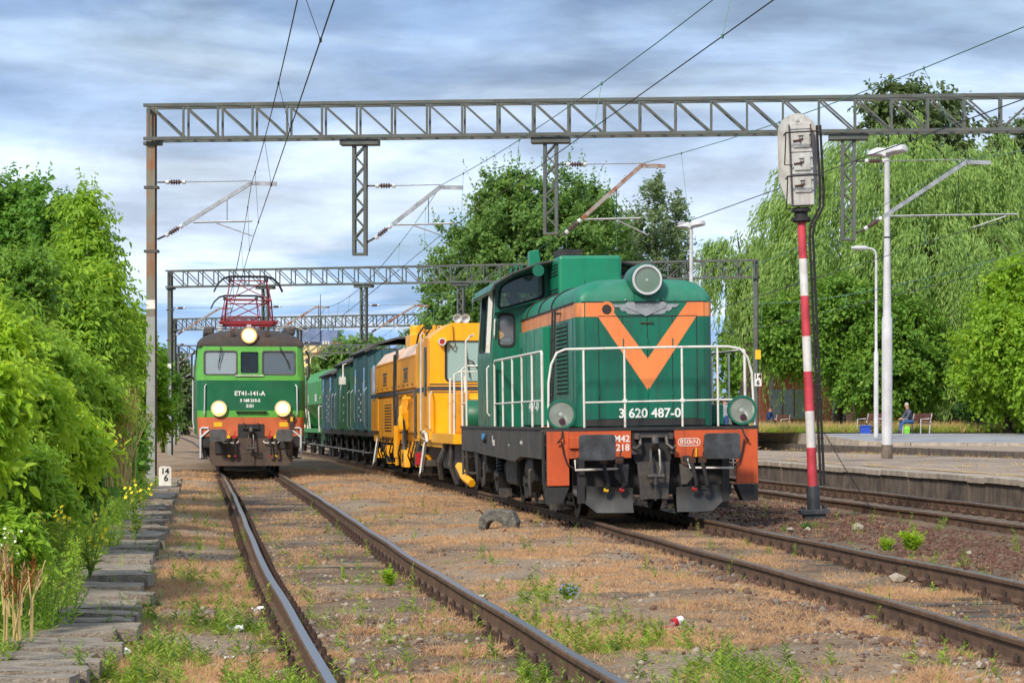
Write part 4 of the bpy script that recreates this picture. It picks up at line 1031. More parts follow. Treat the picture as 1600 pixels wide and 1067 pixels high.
def hair_cap(g, c, r, m, fwd):
    b = MB(); f = Vector(fwd).normalized(); n = 12; vs = []; 
    for i in range(7):
        ph = math.pi * i / 9.5
        for j in range(n):
            th = 2 * math.pi * j / n
            v = Vector((math.sin(ph) * math.cos(th), math.sin(ph) * math.sin(th), math.cos(ph)))
            cut = 1.0 if v.dot(f) < 0.35 else 0.93
            vs.append(Vector(c) + Vector((v.x * r * 0.9, v.y * r, v.z * r * 1.1)) * cut)
    fs = [(i * n + j, i * n + (j + 1) % n, (i + 1) * n + (j + 1) % n, (i + 1) * n + j) for i in range(6) for j in range(n)]
    b.add(vs, fs).build('hair', m, g, smooth=True)
    side = Vector((-f.y, f.x, 0)); c = Vector(c)
    for s in (-1, 1):
        MB().lathe([(0, -0.01), (0.014, -0.004), (0.012, 0.01), (0, 0.012)], c + f * r * 0.9 + side * s * 0.033 + Vector((0, 0, 0.0)), f, 8).build('eye', MT['black'], g)
        MB().lathe([(0, -0.01), (0.028, 0), (0.022, 0.012), (0, 0.014)], c + side * s * r * 0.88 + Vector((0, 0, -0.01)), side * s, 8).build('ear', MT['skin'], g)
    MB().lathe([(0.016, -0.02), (0.018, 0.01), (0.0, 0.032)], c + f * r * 0.9 + Vector((0, 0, -0.03)), f, 8).build('nose', MT['skin'], g, smooth=True)
    MB().bar(c + f * (r * 0.93) + side * -0.024 + Vector((0, 0, -0.068)), c + f * (r * 0.93) + side * 0.024 + Vector((0, 0, -0.068)), 0.012, 0.01).build('mouth', mat('lip', (160, 96, 86), 0.6), g)
RAD = {'pelvis': (0.15, 0.13), 'chest': (0.17, 0.13), 'neck': 0.06, 'head': (0.085, 0.1), 'crown': (0.07, 0.08), 'hip': 0.1, 'knee': 0.065, 'ankle': 0.045, 'toe': 0.04, 'sho': 0.075, 'elb': 0.05, 'wri': 0.035, 'hand': 0.035, 'f1': 0.012, 'f2': 0.012, 'th': 0.011}
def sitting(fwd_lean=0.1, side=1):
    J = {'pelvis': (0, 0, 0.52), 'chest': (0, -fwd_lean * 0.7, 0.86), 'neck': (0, -fwd_lean - 0.02, 1.06), 'head': (0, -fwd_lean - 0.06, 1.2), 'crown': (0, -fwd_lean - 0.05, 1.29)}
    for s, n in ((-1, 'l'), (1, 'r')):
        J.update({n + 'hip': (s * 0.1, -0.02, 0.5), n + 'knee': (s * 0.14, -0.45, 0.5), n + 'ankle': (s * 0.15, -0.48 - 0.12 * (s > 0), 0.09), n + 'toe': (s * 0.17, -0.64 - 0.12 * (s > 0), 0.04),
                  n + 'sho': (s * 0.19, -fwd_lean * 0.9, 0.98), n + 'elb': (s * 0.25, -fwd_lean - 0.1, 0.72), n + 'wri': (s * 0.1, -fwd_lean - 0.3, 0.64), n + 'hand': (s * 0.04, -fwd_lean - 0.36, 0.62), n + 'f1': (s * -0.01, -fwd_lean - 0.44, 0.6), n + 'f2': (s * 0.03, -fwd_lean - 0.45, 0.6), n + 'th': (s * 0.04, -fwd_lean - 0.37, 0.67)})
    return J
def standing():
    J = {'pelvis': (0, 0, 0.95), 'chest': (0, 0, 1.28), 'neck': (0, 0, 1.48), 'head': (0, -0.03, 1.62), 'crown': (0, -0.02, 1.71)}
    for s, n in ((-1, 'l'), (1, 'r')):
        J.update({n + 'hip': (s * 0.1, 0, 0.9), n + 'knee': (s * 0.12, -0.02, 0.5), n + 'ankle': (s * 0.13, 0.02, 0.09), n + 'toe': (s * 0.15, -0.14, 0.04), n + 'sho': (s * 0.2, 0, 1.4), n + 'elb': (s * 0.27, 0.03, 1.12),
                  n + 'wri': (s * 0.28, -0.05, 0.87), n + 'hand': (s * 0.27, -0.07, 0.8), n + 'f1': (s * 0.28, -0.08, 0.71), n + 'f2': (s * 0.25, -0.09, 0.71), n + 'th': (s * 0.24, -0.1, 0.79)})
    return J
# ------------------------------------------------------------------ green diesel shunter
def diesel():
    gr = mat('diesel_green', (0, 106, 80), 0.42, c2=(10, 84, 66), scale=0.9, mixlo=0.42, mixhi=0.7, streak=(42, 66, 56), streak_amt=0.7, fine=0.06, coat=0.15, bump=0.08, bscale=5)
    gr_b = mat('diesel_green_bright', (0, 128, 92), 0.42, c2=(6, 114, 84), scale=1.3, streak=(30, 100, 76), streak_amt=0.3, coat=0.15, bump=0.06, bscale=5)  # brighter green, weaker streaks: left cabinet, intake housing, roof vent
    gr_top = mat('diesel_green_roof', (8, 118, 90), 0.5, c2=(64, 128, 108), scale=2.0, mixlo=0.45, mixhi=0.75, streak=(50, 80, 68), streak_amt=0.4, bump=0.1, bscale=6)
    orr = mat('diesel_orange', (236, 136, 72), 0.45, c2=(224, 124, 68), scale=2, coat=0.1, streak=(190, 112, 70), streak_amt=0.4)
    beam_o = mat('beam_orange', (200, 86, 40), 0.5, c2=(180, 78, 40), scale=3, streak=(96, 58, 40), streak_amt=0.6, bump=0.06, bscale=7)
    FB = MT['frame_black']
    Y0 = 35.4; g = empty('diesel_locomotive', (2.06, Y0, -0.01), 0, 'dark green diesel shunting locomotive with orange chevron on its hood', 'locomotive')
    g.rotation_euler = (0, R(-0.7), math.atan(0.112))
    # --- underframe, end beam
    MB().box(-1.42, 1.42, 0.66, 13.6, 1.16, 1.285).build('deck', MT['black'], g)
    MB().box(-1.5, 1.5, 0.60, 0.66, 1.262, 1.31).build('deck_edge', MT['black'], g)
    for s, side in ((-1, 'l'), (1, 'r')):
        xs = (s * 1.5, s * 1.42) if s < 0 else (1.42, 1.5)
        MB().prism([(1.27, 1.285), (13.65, 1.285), (13.65, 0.86), (10.6, 0.86), (10.1, 0.84), (4.7, 0.785), (3.9, 0.87), (1.27, 0.865)], 'x', *xs).build('side_sill', FB, g)
        MB().box(min(xs) - 0.02 * (s < 0), max(xs) + 0.02 * (s > 0), 1.3, 13.66, 1.286, 1.325).build('deck_lip', MT['black'], g)
        # end plate with step recess, near end
        x0, x1 = (-1.5, -1.19) if s < 0 else (1.19, 1.5)
        MB().prism([(x0, 0.50), (x1, 0.50), (x1, 1.262), (x0, 1.262)], 'y', 0.60, 0.63).build('end_plate', beam_o, g, bevel=0.004)
        MB().prism([(x0, 0.48), (x1, 0.48), (x1 - 0.1 * (s < 0), 0.25), (x0 + 0.1 * (s > 0), 0.25)], 'y', 0.61, 0.9).build('step_box', MT['black'], g)
        xo = s * 1.495
        st = MB().box(min(xo, xo - s * 0.025), max(xo, xo - s * 0.025), 0.64, 0.76, 0.5, 1.26).build('step_frame', MT['black'], g); MB().box(min(xo, xo - s * 0.025), max(xo, xo - s * 0.025), 1.12, 1.25, 0.5, 1.26).build('step_frame', MT['black'], g)
        for z in (0.52, 0.80, 1.06): MB().box(min(xo - s * 0.03, xo - s * 0.3), max(xo - s * 0.03, xo - s * 0.3), 0.66, 1.2, z, z + 0.03).build('step_tread', MT['steel_dark'], st)
        st = MB().box(min(xo, xo - s * 0.03), max(xo, xo - s * 0.03), 12.75, 12.92, 0.40, 1.28).build('step_frame', FB, g); MB().box(min(xo, xo - s * 0.03), max(xo, xo - s * 0.03), 13.5, 13.66, 0.40, 1.28).build('step_frame', FB, g)
        for z in (0.42, 0.72, 1.0): MB().box(min(xo - s * 0.03, xo - s * 0.3), max(xo - s * 0.03, xo - s * 0.3), 12.8, 13.6, z, z + 0.03).build('step_tread', MT['steel_dark'], st)
        MB().prism([(10.9, 0.86), (11.6, 0.86), (11.2, 0.3), (11.0, 0.36)], 'x', s * 1.46, s * 1.40).build('side_bracket', MT['black'], g)
    MB().box(-1.188, -0.31, 0.605, 0.655, 0.88, 1.262).build('buffer_beam', beam_o, g); MB().box(0.31, 1.188, 0.605, 0.655, 0.88, 1.262).build('buffer_beam', beam_o, g)
    MB().prism([(-0.309, 1.262), (0.309, 1.262), (0.309, 1.0), (0.24, 0.80), (-0.24, 0.80), (-0.309, 1.0)], 'y', 0.64, 0.7).build('coupler_pocket', MT['black'], g)
    MB().box(-0.22, 0.22, 0.56, 0.63, 1.16, 1.20).box(-0.27, -0.21, 0.5, 0.63, 1.14, 1.22).box(0.21, 0.27, 0.5, 0.63, 1.14, 1.22).build('coupler_bracket', MT['steel_dark'], g)
    for s in (-1, 1):
        MB().tube([(s * 0.19, 0.58, 1.16), (s * 0.19, 0.52, 1.06), (s * 0.26, 0.48, 1.0), (s * 0.30, 0.5, 1.03)], 0.028, 7).build('coupler_hanger', MT['steel_dark'], g)
        MB().box(s * 0.27 - 0.04, s * 0.27 + 0.04, 0.52, 0.6, 0.93, 1.0).build('chain_lug', MT['steel_dark'], g)
    coupling(g, 0.52, 1.0)
    head = mat('buffer_face', (46, 47, 50), 0.6, c2=(70, 74, 80), scale=5, bump=0.2)
    for s in (-1, 1): buffer(g, s * 0.875, 1.035, 0.51, 0.36, head, 0.0, 0.6, rnd=0.05)
    MB().box(-1.185, -1.02, 0.56, 0.604, 1.02, 1.18).build('jumper_box', beam_o, g, bevel=0.006)
    # step plate under the coupling and ploughs
    MB().prism([(-0.235, 0.82), (0.235, 0.82), (0.2, 0.30), (-0.19, 0.30)], 'y', 0.55, 0.58).build('step_plate', MT['steel_dark'], g)
    b = MB()
    for i in range(8):
        for j in range(12): b.box(-0.16 + i * 0.043, -0.14 + i * 0.043, 0.543, 0.549, 0.33 + j * 0.028, 0.34 + j * 0.028)
    b.build('tread_pattern', MT['steel_dark'], g); g.children[-1]['kind'] = 'stuff'
    plow = mat('plough', (52, 54, 56), 0.6, c2=(78, 72, 66), scale=2.5, mixlo=0.45, mixhi=0.8, streak=(60, 56, 54), streak_amt=0.4, bump=0.05)
    for s in (-1, 1):
        xs = [s * (0.31 + 0.82 * i / 8) for i in range(9)]; secs = []
        for i, x in enumerate(xs):
            u = i / 8; zb = 0.115 + (0.0 if u < 0.62 else (u - 0.62) / 0.38 * 0.26); ztp = 0.46 + 0.04 * u
            pr = []
            for k in range(6):
                t = k / 5; z = ztp + (zb - ztp) * t; y = 0.42 + 0.09 * (1 - (2 * t - 0.8) ** 2 * 0.5) + 0.18 * u * u
                pr.append((x, y, z))
            pr += [(p[0], p[1] + 0.015, p[2]) for p in reversed(pr)]; secs.append(pr)
        MB().loft(secs).build('plough_blade', plow, g, smooth=True)
        for x in (0.42, 0.98): MB().box(min(s * x, s * (x + 0.1)), max(s * x, s * (x + 0.1)), 0.56, 0.62, 0.25, 0.9).build('plough_bracket', MT['black'], g)
        MB().prism([(s * 0.36, 0.79), (s * 0.56, 0.79), (s * 0.56, 0.62), (s * 0.46, 0.5), (s * 0.38, 0.5)], 'y', 0.5, 0.56).build('guard_bracket', MT['steel_dark'], g)
        MB().tube([(s * 1.12, 0.5, 0.86), (s * 1.12, 0.47, 0.72), (s * 0.5, 0.47, 0.73), (s * 0.48, 0.5, 0.86)], 0.016, 7).build('grab_handle', MT['off_white'], g, smooth=True)
    MB().box(-1.1, 1.1, 0.9, 0.96, 0.35, 1.0).build('beam_backing', MT['black'], g)
    for x, e in ((-0.72, MT['yellow']), (-0.5, MT['red']), (0.53, MT['red']), (0.68, MT['black'])): hose(g, (x, 0.5, 0.80), (x + 0.02, 0.42, 0.45), MT['rust_dark'], e)
    for s in (-1, 1): MB().tube([(s * 1.28, 0.59, 1.26), (s * 1.3, 0.52, 1.17), (s * 1.36, 0.54, 1.1), (s * 1.3, 0.56, 1.12), (s * 1.27, 0.57, 0.95), (s * 1.22, 0.56, 0.8), (s * 1.1, 0.56, 0.72)], 0.013, 6).build('lamp_cable', MT['rubber'], g)
    MB().tube([(0.40, 0.55, 0.88), (0.40, 0.5, 0.80), (0.47, 0.48, 0.77)], 0.02, 6).build('valve', MT['rust_dark'], g)
    MB().box(0.605, 0.625, 0.58, 0.604, 0.88, 1.0).build('yellow_lever', MT['yellow'], g)
    wl = MT['white_letter']
    lettering('fleet_number', 'SM42', 0.13, wl, g, (-0.47, 0.603, 1.145), bold=0.002); lettering('fleet_number', '1218', 0.13, wl, g, (-0.46, 0.603, 1.02), bold=0.002)
    lettering('brake_force_mark', '850kN', 0.095, wl, g, (0.52, 0.603, 1.09), bold=0.0)
    ring = rrect(0.36, 0.68, 1.035, 1.145, 0.052, 6); plate(MB(), ring, [rrect(0.368, 0.672, 1.043, 1.137, 0.046, 6)], 'y', 0.6015, 0.6045).build('brake_force_ring', wl, g)
    # --- long hood
    zs, zt, y0, y1, hw = 3.10, 3.42, 1.2, 7.9, 0.985
    def hood_sec(y):
        t = min(1, (y - y0) / 0.34); w = hw - 0.12 * (1 - math.sqrt(max(0, 1 - (1 - min(1, (y - y0) / 0.13)) ** 2)))
        top = zs + (zt - zs) * math.sqrt(max(0, 1 - (1 - t) ** 2)) + 0.001
        pts = [(-w, y, 1.32), (-w, y, zs)]
        ra = 0.42 * math.sqrt(max(0, 1 - (1 - t) ** 2)) + 0.001
        for i in range(1, 9):
            a = R(90 * i / 8); pts.append((-w + ra * (1 - math.cos(a)), y, zs + (top - zs) * math.sin(a)))
        pts.append((0, y, top + 0.03 * t))
        pts += [(-p[0], p[1], p[2]) for p in reversed(pts[:-1])]
        return pts
    ys = [y0 + d for d in (0, 0.01, 0.03, 0.06, 0.1, 0.15, 0.22, 0.3, 0.34)] + [2.5, 4, 6, y1]
    b = MB().loft([hood_sec(y) for y in ys])
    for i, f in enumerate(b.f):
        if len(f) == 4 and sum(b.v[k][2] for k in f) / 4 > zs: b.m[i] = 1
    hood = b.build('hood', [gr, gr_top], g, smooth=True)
    MB().box(-0.90, 0.90, 1.193, 1.2, zs - 0.012, zs + 0.004).build('roof_seam', MT['black'], hood)
    MB().box(-0.86, 0.86, 1.178, 1.2, 1.33, 1.42).build('hood_skirt', MT['black'], hood)
    # front doors and upper panel
    for a, c in ((-0.855, -0.672), (0.762, 0.86)): MB().box(a, c, 1.188, 1.2, 1.421, 2.885).build('corner_panel', gr, hood)
    MB().box(-0.855, 0.86, 1.188, 1.2, 2.897, zs - 0.014).build('upper_panel', gr, hood)
    MB().box(-0.86, 0.862, 1.196, 1.199, 1.42, 2.9).build('door_gap_shadow', MT['black'], hood)
    ex = [-0.665, -0.315, 0.04, 0.40, 0.755]
    for a, c in zip(ex, ex[1:]):
        d = MB().box(a + 0.006, c - 0.006, 1.188, 1.1958, 1.428, 2.878).build('hood_door', gr, g)
        for z in (1.75, 2.45): MB().cyl((a + 0.003, 1.182, z), (a + 0.003, 1.182, z + 0.12), 0.009, n=6).build('hinge', gr, d)
    MB().box(-0.665, 0.755, 1.184, 1.2, 2.884, 2.897).build('door_top_rail', MT['black'], hood)
    MB().tube([(-0.06, 1.18, 2.79), (0.10, 1.175, 2.79)], 0.01, 6).lathe([(0, 0), (0.016, 0), (0.016, 0.02), (0, 0.02)], (0.11, 1.186, 2.79), (0, -1, 0), 8).build('door_catch', MT['rust_dark'], hood)
    # chevron and band, thin painted films on the panels
    vx = 0.04
    vp = [(-0.855, 3.085), (-0.545, 3.085), (vx, 2.285), (vx, 1.825), (-0.672, 2.885), (-0.855, 2.885)]
    MB().prism(vp, 'y', 1.1845, 1.1875).build('orange_chevron', orr, hood)
    MB().prism([(2 * vx - x if x > -0.85 else 0.86, z) for x, z in vp][::-1], 'y', 1.1845, 1.1875).build('orange_chevron', orr, hood)
    for s in (-1, 1):
        path = [(s * (hw + 0.003), y) for y in (7.9, 7, 6, 4, 2.5, 1.34)]
        for i in range(1, 7):
            t = 0.13 * (1 - i / 6.0); y = y0 + t; w = hw - 0.12 * (1 - math.sqrt(max(0, 1 - (1 - t / 0.13) ** 2))) + 0.004
            path.append((s * w, y - (0.004 if i > 4 else 0)))
        b = MB(); n = len(path)
        b.v = [(x, y, 2.885) for x, y in path] + [(x, y, 3.085) for x, y in path]
        for i in range(n - 1): b.f.append((i, i + 1, n + i + 1, n + i)); b.m.append(0)
        b.build('orange_band', mat('band_orange_worn', (236, 148, 88), 0.5, c2=(214, 130, 80), scale=2, streak=(104, 74, 54), streak_amt=0.75), hood, fix=False)
        # gutter below the roof curve and roof ribs
        MB().box(min(s * hw, s * (hw + 0.02)), max(s * hw, s * (hw + 0.02)), 1.4, 7.9, zs - 0.012, zs + 0.006).build('gutter', MT['black'], hood)
        for y in (3.9, 5.5, 7.1):
            pts = [(s * (abs(p[0]) + 0.006), y, p[2] + 0.006) for p in hood_sec(5.0)[1:11]]
            MB().tube(pts, 0.016, 5).build('roof_rib', MT['black'], hood)
        # cabinet beside the hood
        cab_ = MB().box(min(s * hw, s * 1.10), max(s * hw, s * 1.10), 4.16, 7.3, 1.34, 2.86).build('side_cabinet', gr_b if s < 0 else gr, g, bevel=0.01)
        for y in (5.2, 6.3): MB().box(min(s * 1.10, s * 1.104), max(s * 1.10, s * 1.104), y, y + 0.012, 1.36, 2.84).build('door_gap', MT['black'], cab_)
        MB().tube([(s * 1.115, 6.9, 2.6), (s * 1.13, 6.9, 2.5), (s * 1.115, 6.9, 2.4)], 0.01, 5).build('handle', MT['black'], cab_)
        # radiator louvres
        lv = MB().box(min(s * (hw - 0.01), s * (hw + 0.006)), max(s * (hw - 0.01), s * (hw + 0.006)), 2.1, 3.4, 1.8, 2.84).build('louvre_panel', MT['black'], g)
        for i in range(17):
            for a, c in ((2.13, 2.72), (2.78, 3.37)): MB().box(min(s * (hw + 0.006), s * (hw + 0.03)), max(s * (hw + 0.006), s * (hw + 0.03)), a, c, 1.83 + i * 0.06, 1.858 + i * 0.06).build('louvre_slat', gr, lv)
        for y in (3.6, 7.45): MB().box(min(s * hw, s * (hw + 0.003)), max(s * hw, s * (hw + 0.003)), y, y + 0.014, 1.34, 2.88).build('panel_seam', MT['black'], hood)
        for y in (1.55,): MB().box(min(s * hw, s * (hw + 0.012)), max(s * hw, s * (hw + 0.012)), y, y + 0.05, 1.34, 2.88).build('panel_strip', gr, hood)
        # ladder
        ld = MB().bar((s * 1.14, 2.85, 1.32), (s * 1.07, 2.85, 3.05), 0.03, 0.03).bar((s * 1.14, 3.15, 1.32), (s * 1.07, 3.15, 3.05), 0.03, 0.03).build('ladder', MT['black'], g)
        for i in range(6): MB().cyl((s * (1.135 - 0.012 * i), 2.85, 1.5 + 0.28 * i), (s * (1.135 - 0.012 * i), 3.15, 1.5 + 0.28 * i), 0.012, n=6).build('rung', MT['black'], ld)
        MB().bar((s * 1.06, 2.85, 3.0), (s * 0.95, 2.85, 3.0), 0.1, 0.03).build('bracket', MT['black'], ld)
        lettering('running_number', '487-0', 0.21, wl, hood, (s * 1.103, 5.4, 1.63), (R(90), 0, R(-90) if s < 0 else R(90)), bold=0.004, sx=2.6)
        MB().box(min(s * 0.99, s * 1.2), max(s * 0.99, s * 1.2), 1.55, 1.75, 1.33, 1.62).build('sand_box', gr, hood, bevel=0.01)
    lettering('running_number', '3 620 487-0', 0.185, wl, hood, (0.06, 1.184, 1.50), bold=0.004)
    # round vent
    v = MB().lathe([(0.112, 0), (0.112, 0.004), (0, 0.004)], (-0.545, 1.188, 2.99), (0, -1, 0), 24).build('vent_cover', orr, g)
    MB().lathe([(0.068, 0.004), (0.068, 0.012), (0.055, 0.012), (0.05, 0.006), (0, 0.006)], (-0.545, 1.188, 2.99), (0, -1, 0), 18).build('vent_grille', MT['black'], v)
    # winged badge
    em = mat('badge', (150, 156, 160), 0.45, 0.0, c2=(132, 138, 142), scale=8)
    wing = [(-0.48, 3.045), (-0.48, 3.035), (-0.44, 3.0), (-0.38, 3.0), (-0.37, 2.97), (-0.34, 2.945), (-0.29, 2.945), (-0.27, 2.91), (-0.2, 2.90), (0.2, 2.90), (0.27, 2.91), (0.29, 2.945), (0.34, 2.945), (0.37, 2.97), (0.38, 3.0), (0.44, 3.0), (0.48, 3.035), (0.48, 3.045)]
    bd = MB().prism([(x + 0.02, z + 0.015) for x, z in wing], 'y', 1.175, 1.187).build('winged_badge', em, g)
    MB().prism([(x + 0.02, z + 0.015) for x, z in ((-0.26, 3.075), (0.26, 3.075), (0.30, 3.05), (0.29, 3.0), (0.0, 2.87), (-0.29, 3.0), (-0.30, 3.05))], 'y', 1.164, 1.1745).build('badge_shield', em, bd, bevel=0.003)
    lettering('badge_lettering', 'FABLOK', 0.085, mat('badge_letter', (122, 126, 130), 0.5, 0.0), bd, (0.02, 1.163, 3.045), bold=0.003)
    for x in (-0.27, 0.27): MB().lathe([(0, 0.012), (0.014, 0.006), (0.014, 0)], (x, 1.196, zs + 0.02), (0, -1, 0), 8).build('bolt', MT['steel'], hood)
    # top headlight with cowl
    cow = MB().lathe([(0.245, 0.62), (0.245, 0.08), (0.235, 0.0), (0.2, 0.0)], (0.02, 1.06, 3.40), (0, 1, 0), 24).box(-0.16, 0.2, 1.12, 1.3, 3.10, 3.2).build('headlight_cowl', gr, hood, smooth=True)
    headlamp(g, 0.02, 1.03, 3.40, 0.205, gr, ring=MT['post_white'], depth=0.1)
    # raised intake housing, exhaust
    b = MB().box(-0.53, 0.51, 6.5, 7.88, 3.2, 4.10)
    ih = b.build('intake_housing', gr_b, g, bevel=0.05)
    for s, xx in ((-1, -0.53), (1, 0.51)):
        for zc in (3.95, 3.55):
            for r_ in range(4):
                for c_ in range(9): MB().box(xx - 0.004, xx + 0.004, 6.62 + c_ * 0.135, 6.715 + c_ * 0.135, zc - r_ * 0.055, zc + 0.028 - r_ * 0.055).build('vent_slot', MT['black_gloss'], ih)
    MB().box(-0.5, -0.11, 6.7, 7.4, 4.10, 4.215).build('exhaust', MT['black'], hood)
    MB().cyl((-0.70, 2.3, 3.34), (-0.70, 2.3, 3.47), 0.012, n=6).build('lifting_lug', gr, hood); MB().cyl((0.94, 1.6, 3.1), (1.0, 1.6, 3.2), 0.02, n=6).build('lifting_lug', gr, hood)
    # --- cab
    cy0, cy1 = 7.9, 10.3
    fw = MB()
    outer = [(-1.5, 1.3), (-0.99, 1.3), (-0.99, 3.12), (-0.9, 3.28), (-0.6, 3.42), (0.6, 3.42), (0.9, 3.28), (0.99, 3.12), (0.99, 1.3), (1.5, 1.3), (1.5, 2.5), (1.42, 3.68), (0.98, 3.92), (0.4, 4.05), (-0.4, 4.05), (-0.98, 3.92), (-1.42, 3.68), (-1.5, 2.5)]
    big = rpoly([(-1.37, 3.30), (-0.62, 3.50), (-0.62, 3.86), (-0.86, 3.87), (-1.16, 3.77), (-1.33, 3.66)], 0.07)
    low = rrect(-1.38, -1.12, 2.68, 3.20, 0.08)
    mir = lambda P: [(-x, z) for x, z in P][::-1]
    plate(fw, outer, [big, low, mir(big), mir(low)], 'y', cy0, cy0 + 0.05)
    cabw = fw.build('cab_front_wall', gr, g)
    for P in (big, low, mir(big), mir(low)):
        plate(MB(), grow(P, 0.03), [grow(P, -0.012)], 'y', cy0 - 0.015, cy0 + 0.02).build('window_seal', MT['rubber'], cabw)
        MB().prism(grow(P, -0.006), 'y', cy0 + 0.02, cy0 + 0.027).build('window_pane', MT['glass_sky_tint'], cabw)
    MB().bar((-1.46, cy0 - 0.06, 3.235), (-0.7, cy0 - 0.06, 3.435), 0.12, 0.02).build('sill_ledge', gr, cabw)
    MB().tube([(-1.44, cy0 - 0.01, 3.12), (-1.45, cy0 - 0.06, 3.08), (-1.46, cy0 - 0.06, 2.85), (-1.45, cy0 - 0.01, 2.8)], 0.012, 6).build('grab_iron', MT['white_paint'], cabw)
    bw = MB(); plate(bw, [(-1.5, 1.3), (1.5, 1.3), (1.5, 2.5), (1.42, 3.68), (0.98, 3.92), (0.4, 4.05), (-0.4, 4.05), (-0.98, 3.92), (-1.42, 3.68), (-1.5, 2.5)], [rrect(-1.25, -0.2, 2.75, 3.68, 0.08), rrect(0.2, 1.25, 2.75, 3.68, 0.08)], 'y', cy1, cy1 + 0.05)
    bw.build('cab_rear_wall', gr, g)
    tl = math.atan2(0.08, 1.18)
    for s in (-1, 1):
        MB().box(min(s * 1.5, s * 1.45), max(s * 1.5, s * 1.45), cy0 + 0.05, cy1, 1.3, 2.5).build('cab_side_panel', gr, g)
        b = MB(); hole = rrect(cy0 + 0.3, cy1 - 0.3, 0.12, 1.08, 0.08)
        plate(b, [(cy0 + 0.05, 0), (cy1, 0), (cy1, 1.185), (cy0 + 0.05, 1.185)], [hole], 'x', 0, -s * 0.05)
        mtx = Matrix.Translation((s * 1.5, 0, 2.5)) @ Matrix.Rotation(-s * tl, 4, 'Y')
        b.v = [tuple(mtx @ Vector(p)) for p in b.v]; sw = b.build('cab_side_wall', gr, g)
        b = MB(); plate(b, grow(hole, 0.03), [grow(hole, -0.012)], 'x', s * 0.015, -s * 0.02); b.v = [tuple(mtx @ Vector(p)) for p in b.v]; b.build('window_seal', MT['rubber'], sw)
        b = MB().prism(grow(hole, -0.006), 'x', -s * 0.03, -s * 0.036); b.v = [tuple(mtx @ Vector(p)) for p in b.v]; b.build('window_pane', MT['glass_thin'], sw)
        b = MB().box(min(s * 0.02, s * 0.09), max(s * 0.02, s * 0.09), cy0 + 0.16, cy0 + 0.20, 0.06, 1.1); b.v = [tuple(mtx @ Vector(p)) for p in b.v]; b.build('wind_deflector', MT['white_paint'], sw)
        MB().tube([(s * 1.52, cy0 + 0.25, 1.5), (s * 1.56, cy0 + 0.25, 1.55), (s * 1.56, cy0 + 0.25, 2.3), (s * 1.52, cy0 + 0.25, 2.35)], 0.014, 6).build('grab_iron', MT['white_paint'], sw)
    b = MB(); secs = []
    arcp = [(-1.56, 3.58), (-1.49, 3.70), (-1.22, 3.86), (-0.8, 4.02), (-0.4, 4.10), (0, 4.125), (0.4, 4.10), (0.8, 4.02), (1.22, 3.86), (1.49, 3.70), (1.56, 3.58)]
    for y in (7.3, cy1 + 0.2): secs.append([(x, y, z) for x, z in arcp] + [(x * 0.985, y, z - 0.045) for x, z in reversed(arcp)])
    roof = b.loft(secs).build('cab_roof', gr, g, smooth=True)
    MB().tube([(x, 7.29, z - 0.02) for x, z in arcp], 0.028, 6).build('roof_visor', MT['black'], roof)
    for yy in (8.6, 9.4): MB().tube([(-1.0, yy, 3.93), (-0.98, yy, 4.06), (-0.9, yy + 0.03, 4.08), (-0.88, yy, 3.98)], 0.018, 6).build('lifting_eye', gr, roof)
    b = MB().prism([(-0.88, 3.97), (-0.68, 4.02), (-0.72, 4.27), (-0.88, 4.25)], 'y', 7.6, 7.85); b.build('roof_vent', gr_b, roof, bevel=0.015)
    MB().lathe([(0.10, 0), (0.085, 0.02), (0.05, 0.12), (0.035, 0.3), (0.0, 0.3)], (-0.78, 7.2, 3.90), (0, 1, 0), 16).lathe([(0.0, 0.14), (0.05, 0.13)], (-0.78, 7.2, 3.90), (0, 1, 0), 12, 1).build('horn', [gr, MT['black_gloss']], roof, smooth=True)
    MB().box(-1.4, 1.4, cy0 + 0.06, cy1 - 0.02, 2.0, 2.4).build('cab_floor', MT['black'], g)
    for a, c in ((-1.38, -1.25), (-0.2, 0.2), (1.25, 1.38)): MB().box(a, c, cy1 - 0.06, cy1 - 0.01, 2.4, 3.66).build('cab_lining', MT['off_white'], g)
    MB().box(-1.42, 1.42, cy1 - 0.06, cy1 - 0.011, 2.4, 2.76).build('cab_lining', MT['off_white'], g)
    MB().box(-0.95, 0.9, cy0 + 0.1, cy0 + 0.5, 2.4, 3.1).build('control_desk', MT['steel_dark'], g)
    MB().box(-1.34, -1.16, cy0 + 0.12, cy0 + 0.3, 2.76, 2.80).build('paper_sheet', MT['white_letter'], g)
    MB().box(-0.5, 0.5, cy1 + 0.06, 13.4, 1.3, 2.6).box(-1.0, 1.0, cy1 + 0.07, 13.3, 1.3, 2.3).build('short_hood', gr, g, bevel=0.04)
    # --- railings
    wp = MT['white_paint']
    fr = MB().tube([(-1.47, 0.66, 1.32), (-1.46, 0.66, 1.95), (-1.42, 0.66, 2.2), (-1.34, 0.66, 2.36), (-1.22, 0.66, 2.41), (-0.6, 0.66, 2.42), (0.6, 0.66, 2.43), (1.1, 0.66, 2.43), (1.27, 0.66, 2.40), (1.38, 0.66, 2.28), (1.44, 0.66, 2.05), (1.47, 0.66, 1.32)], 0.017, 8).build('front_railing', wp, g, smooth=True)
    for x in (-0.96, -0.38, 0.44, 0.95): MB().tube([(x, 0.665, 1.31), (x, 0.665, 2.42)], 0.016, 7).build('railing_post', wp, fr)
    MB().tube([(-0.96, 0.668, 1.66), (0.95, 0.668, 1.68), (1.25, 0.668, 1.68)], 0.013, 7).build('railing_bar', wp, fr)
    for x in (-0.38, 0.44): MB().box(x - 0.03, x + 0.03, 0.64, 0.69, 1.655, 1.7).build('railing_clamp', wp, fr)
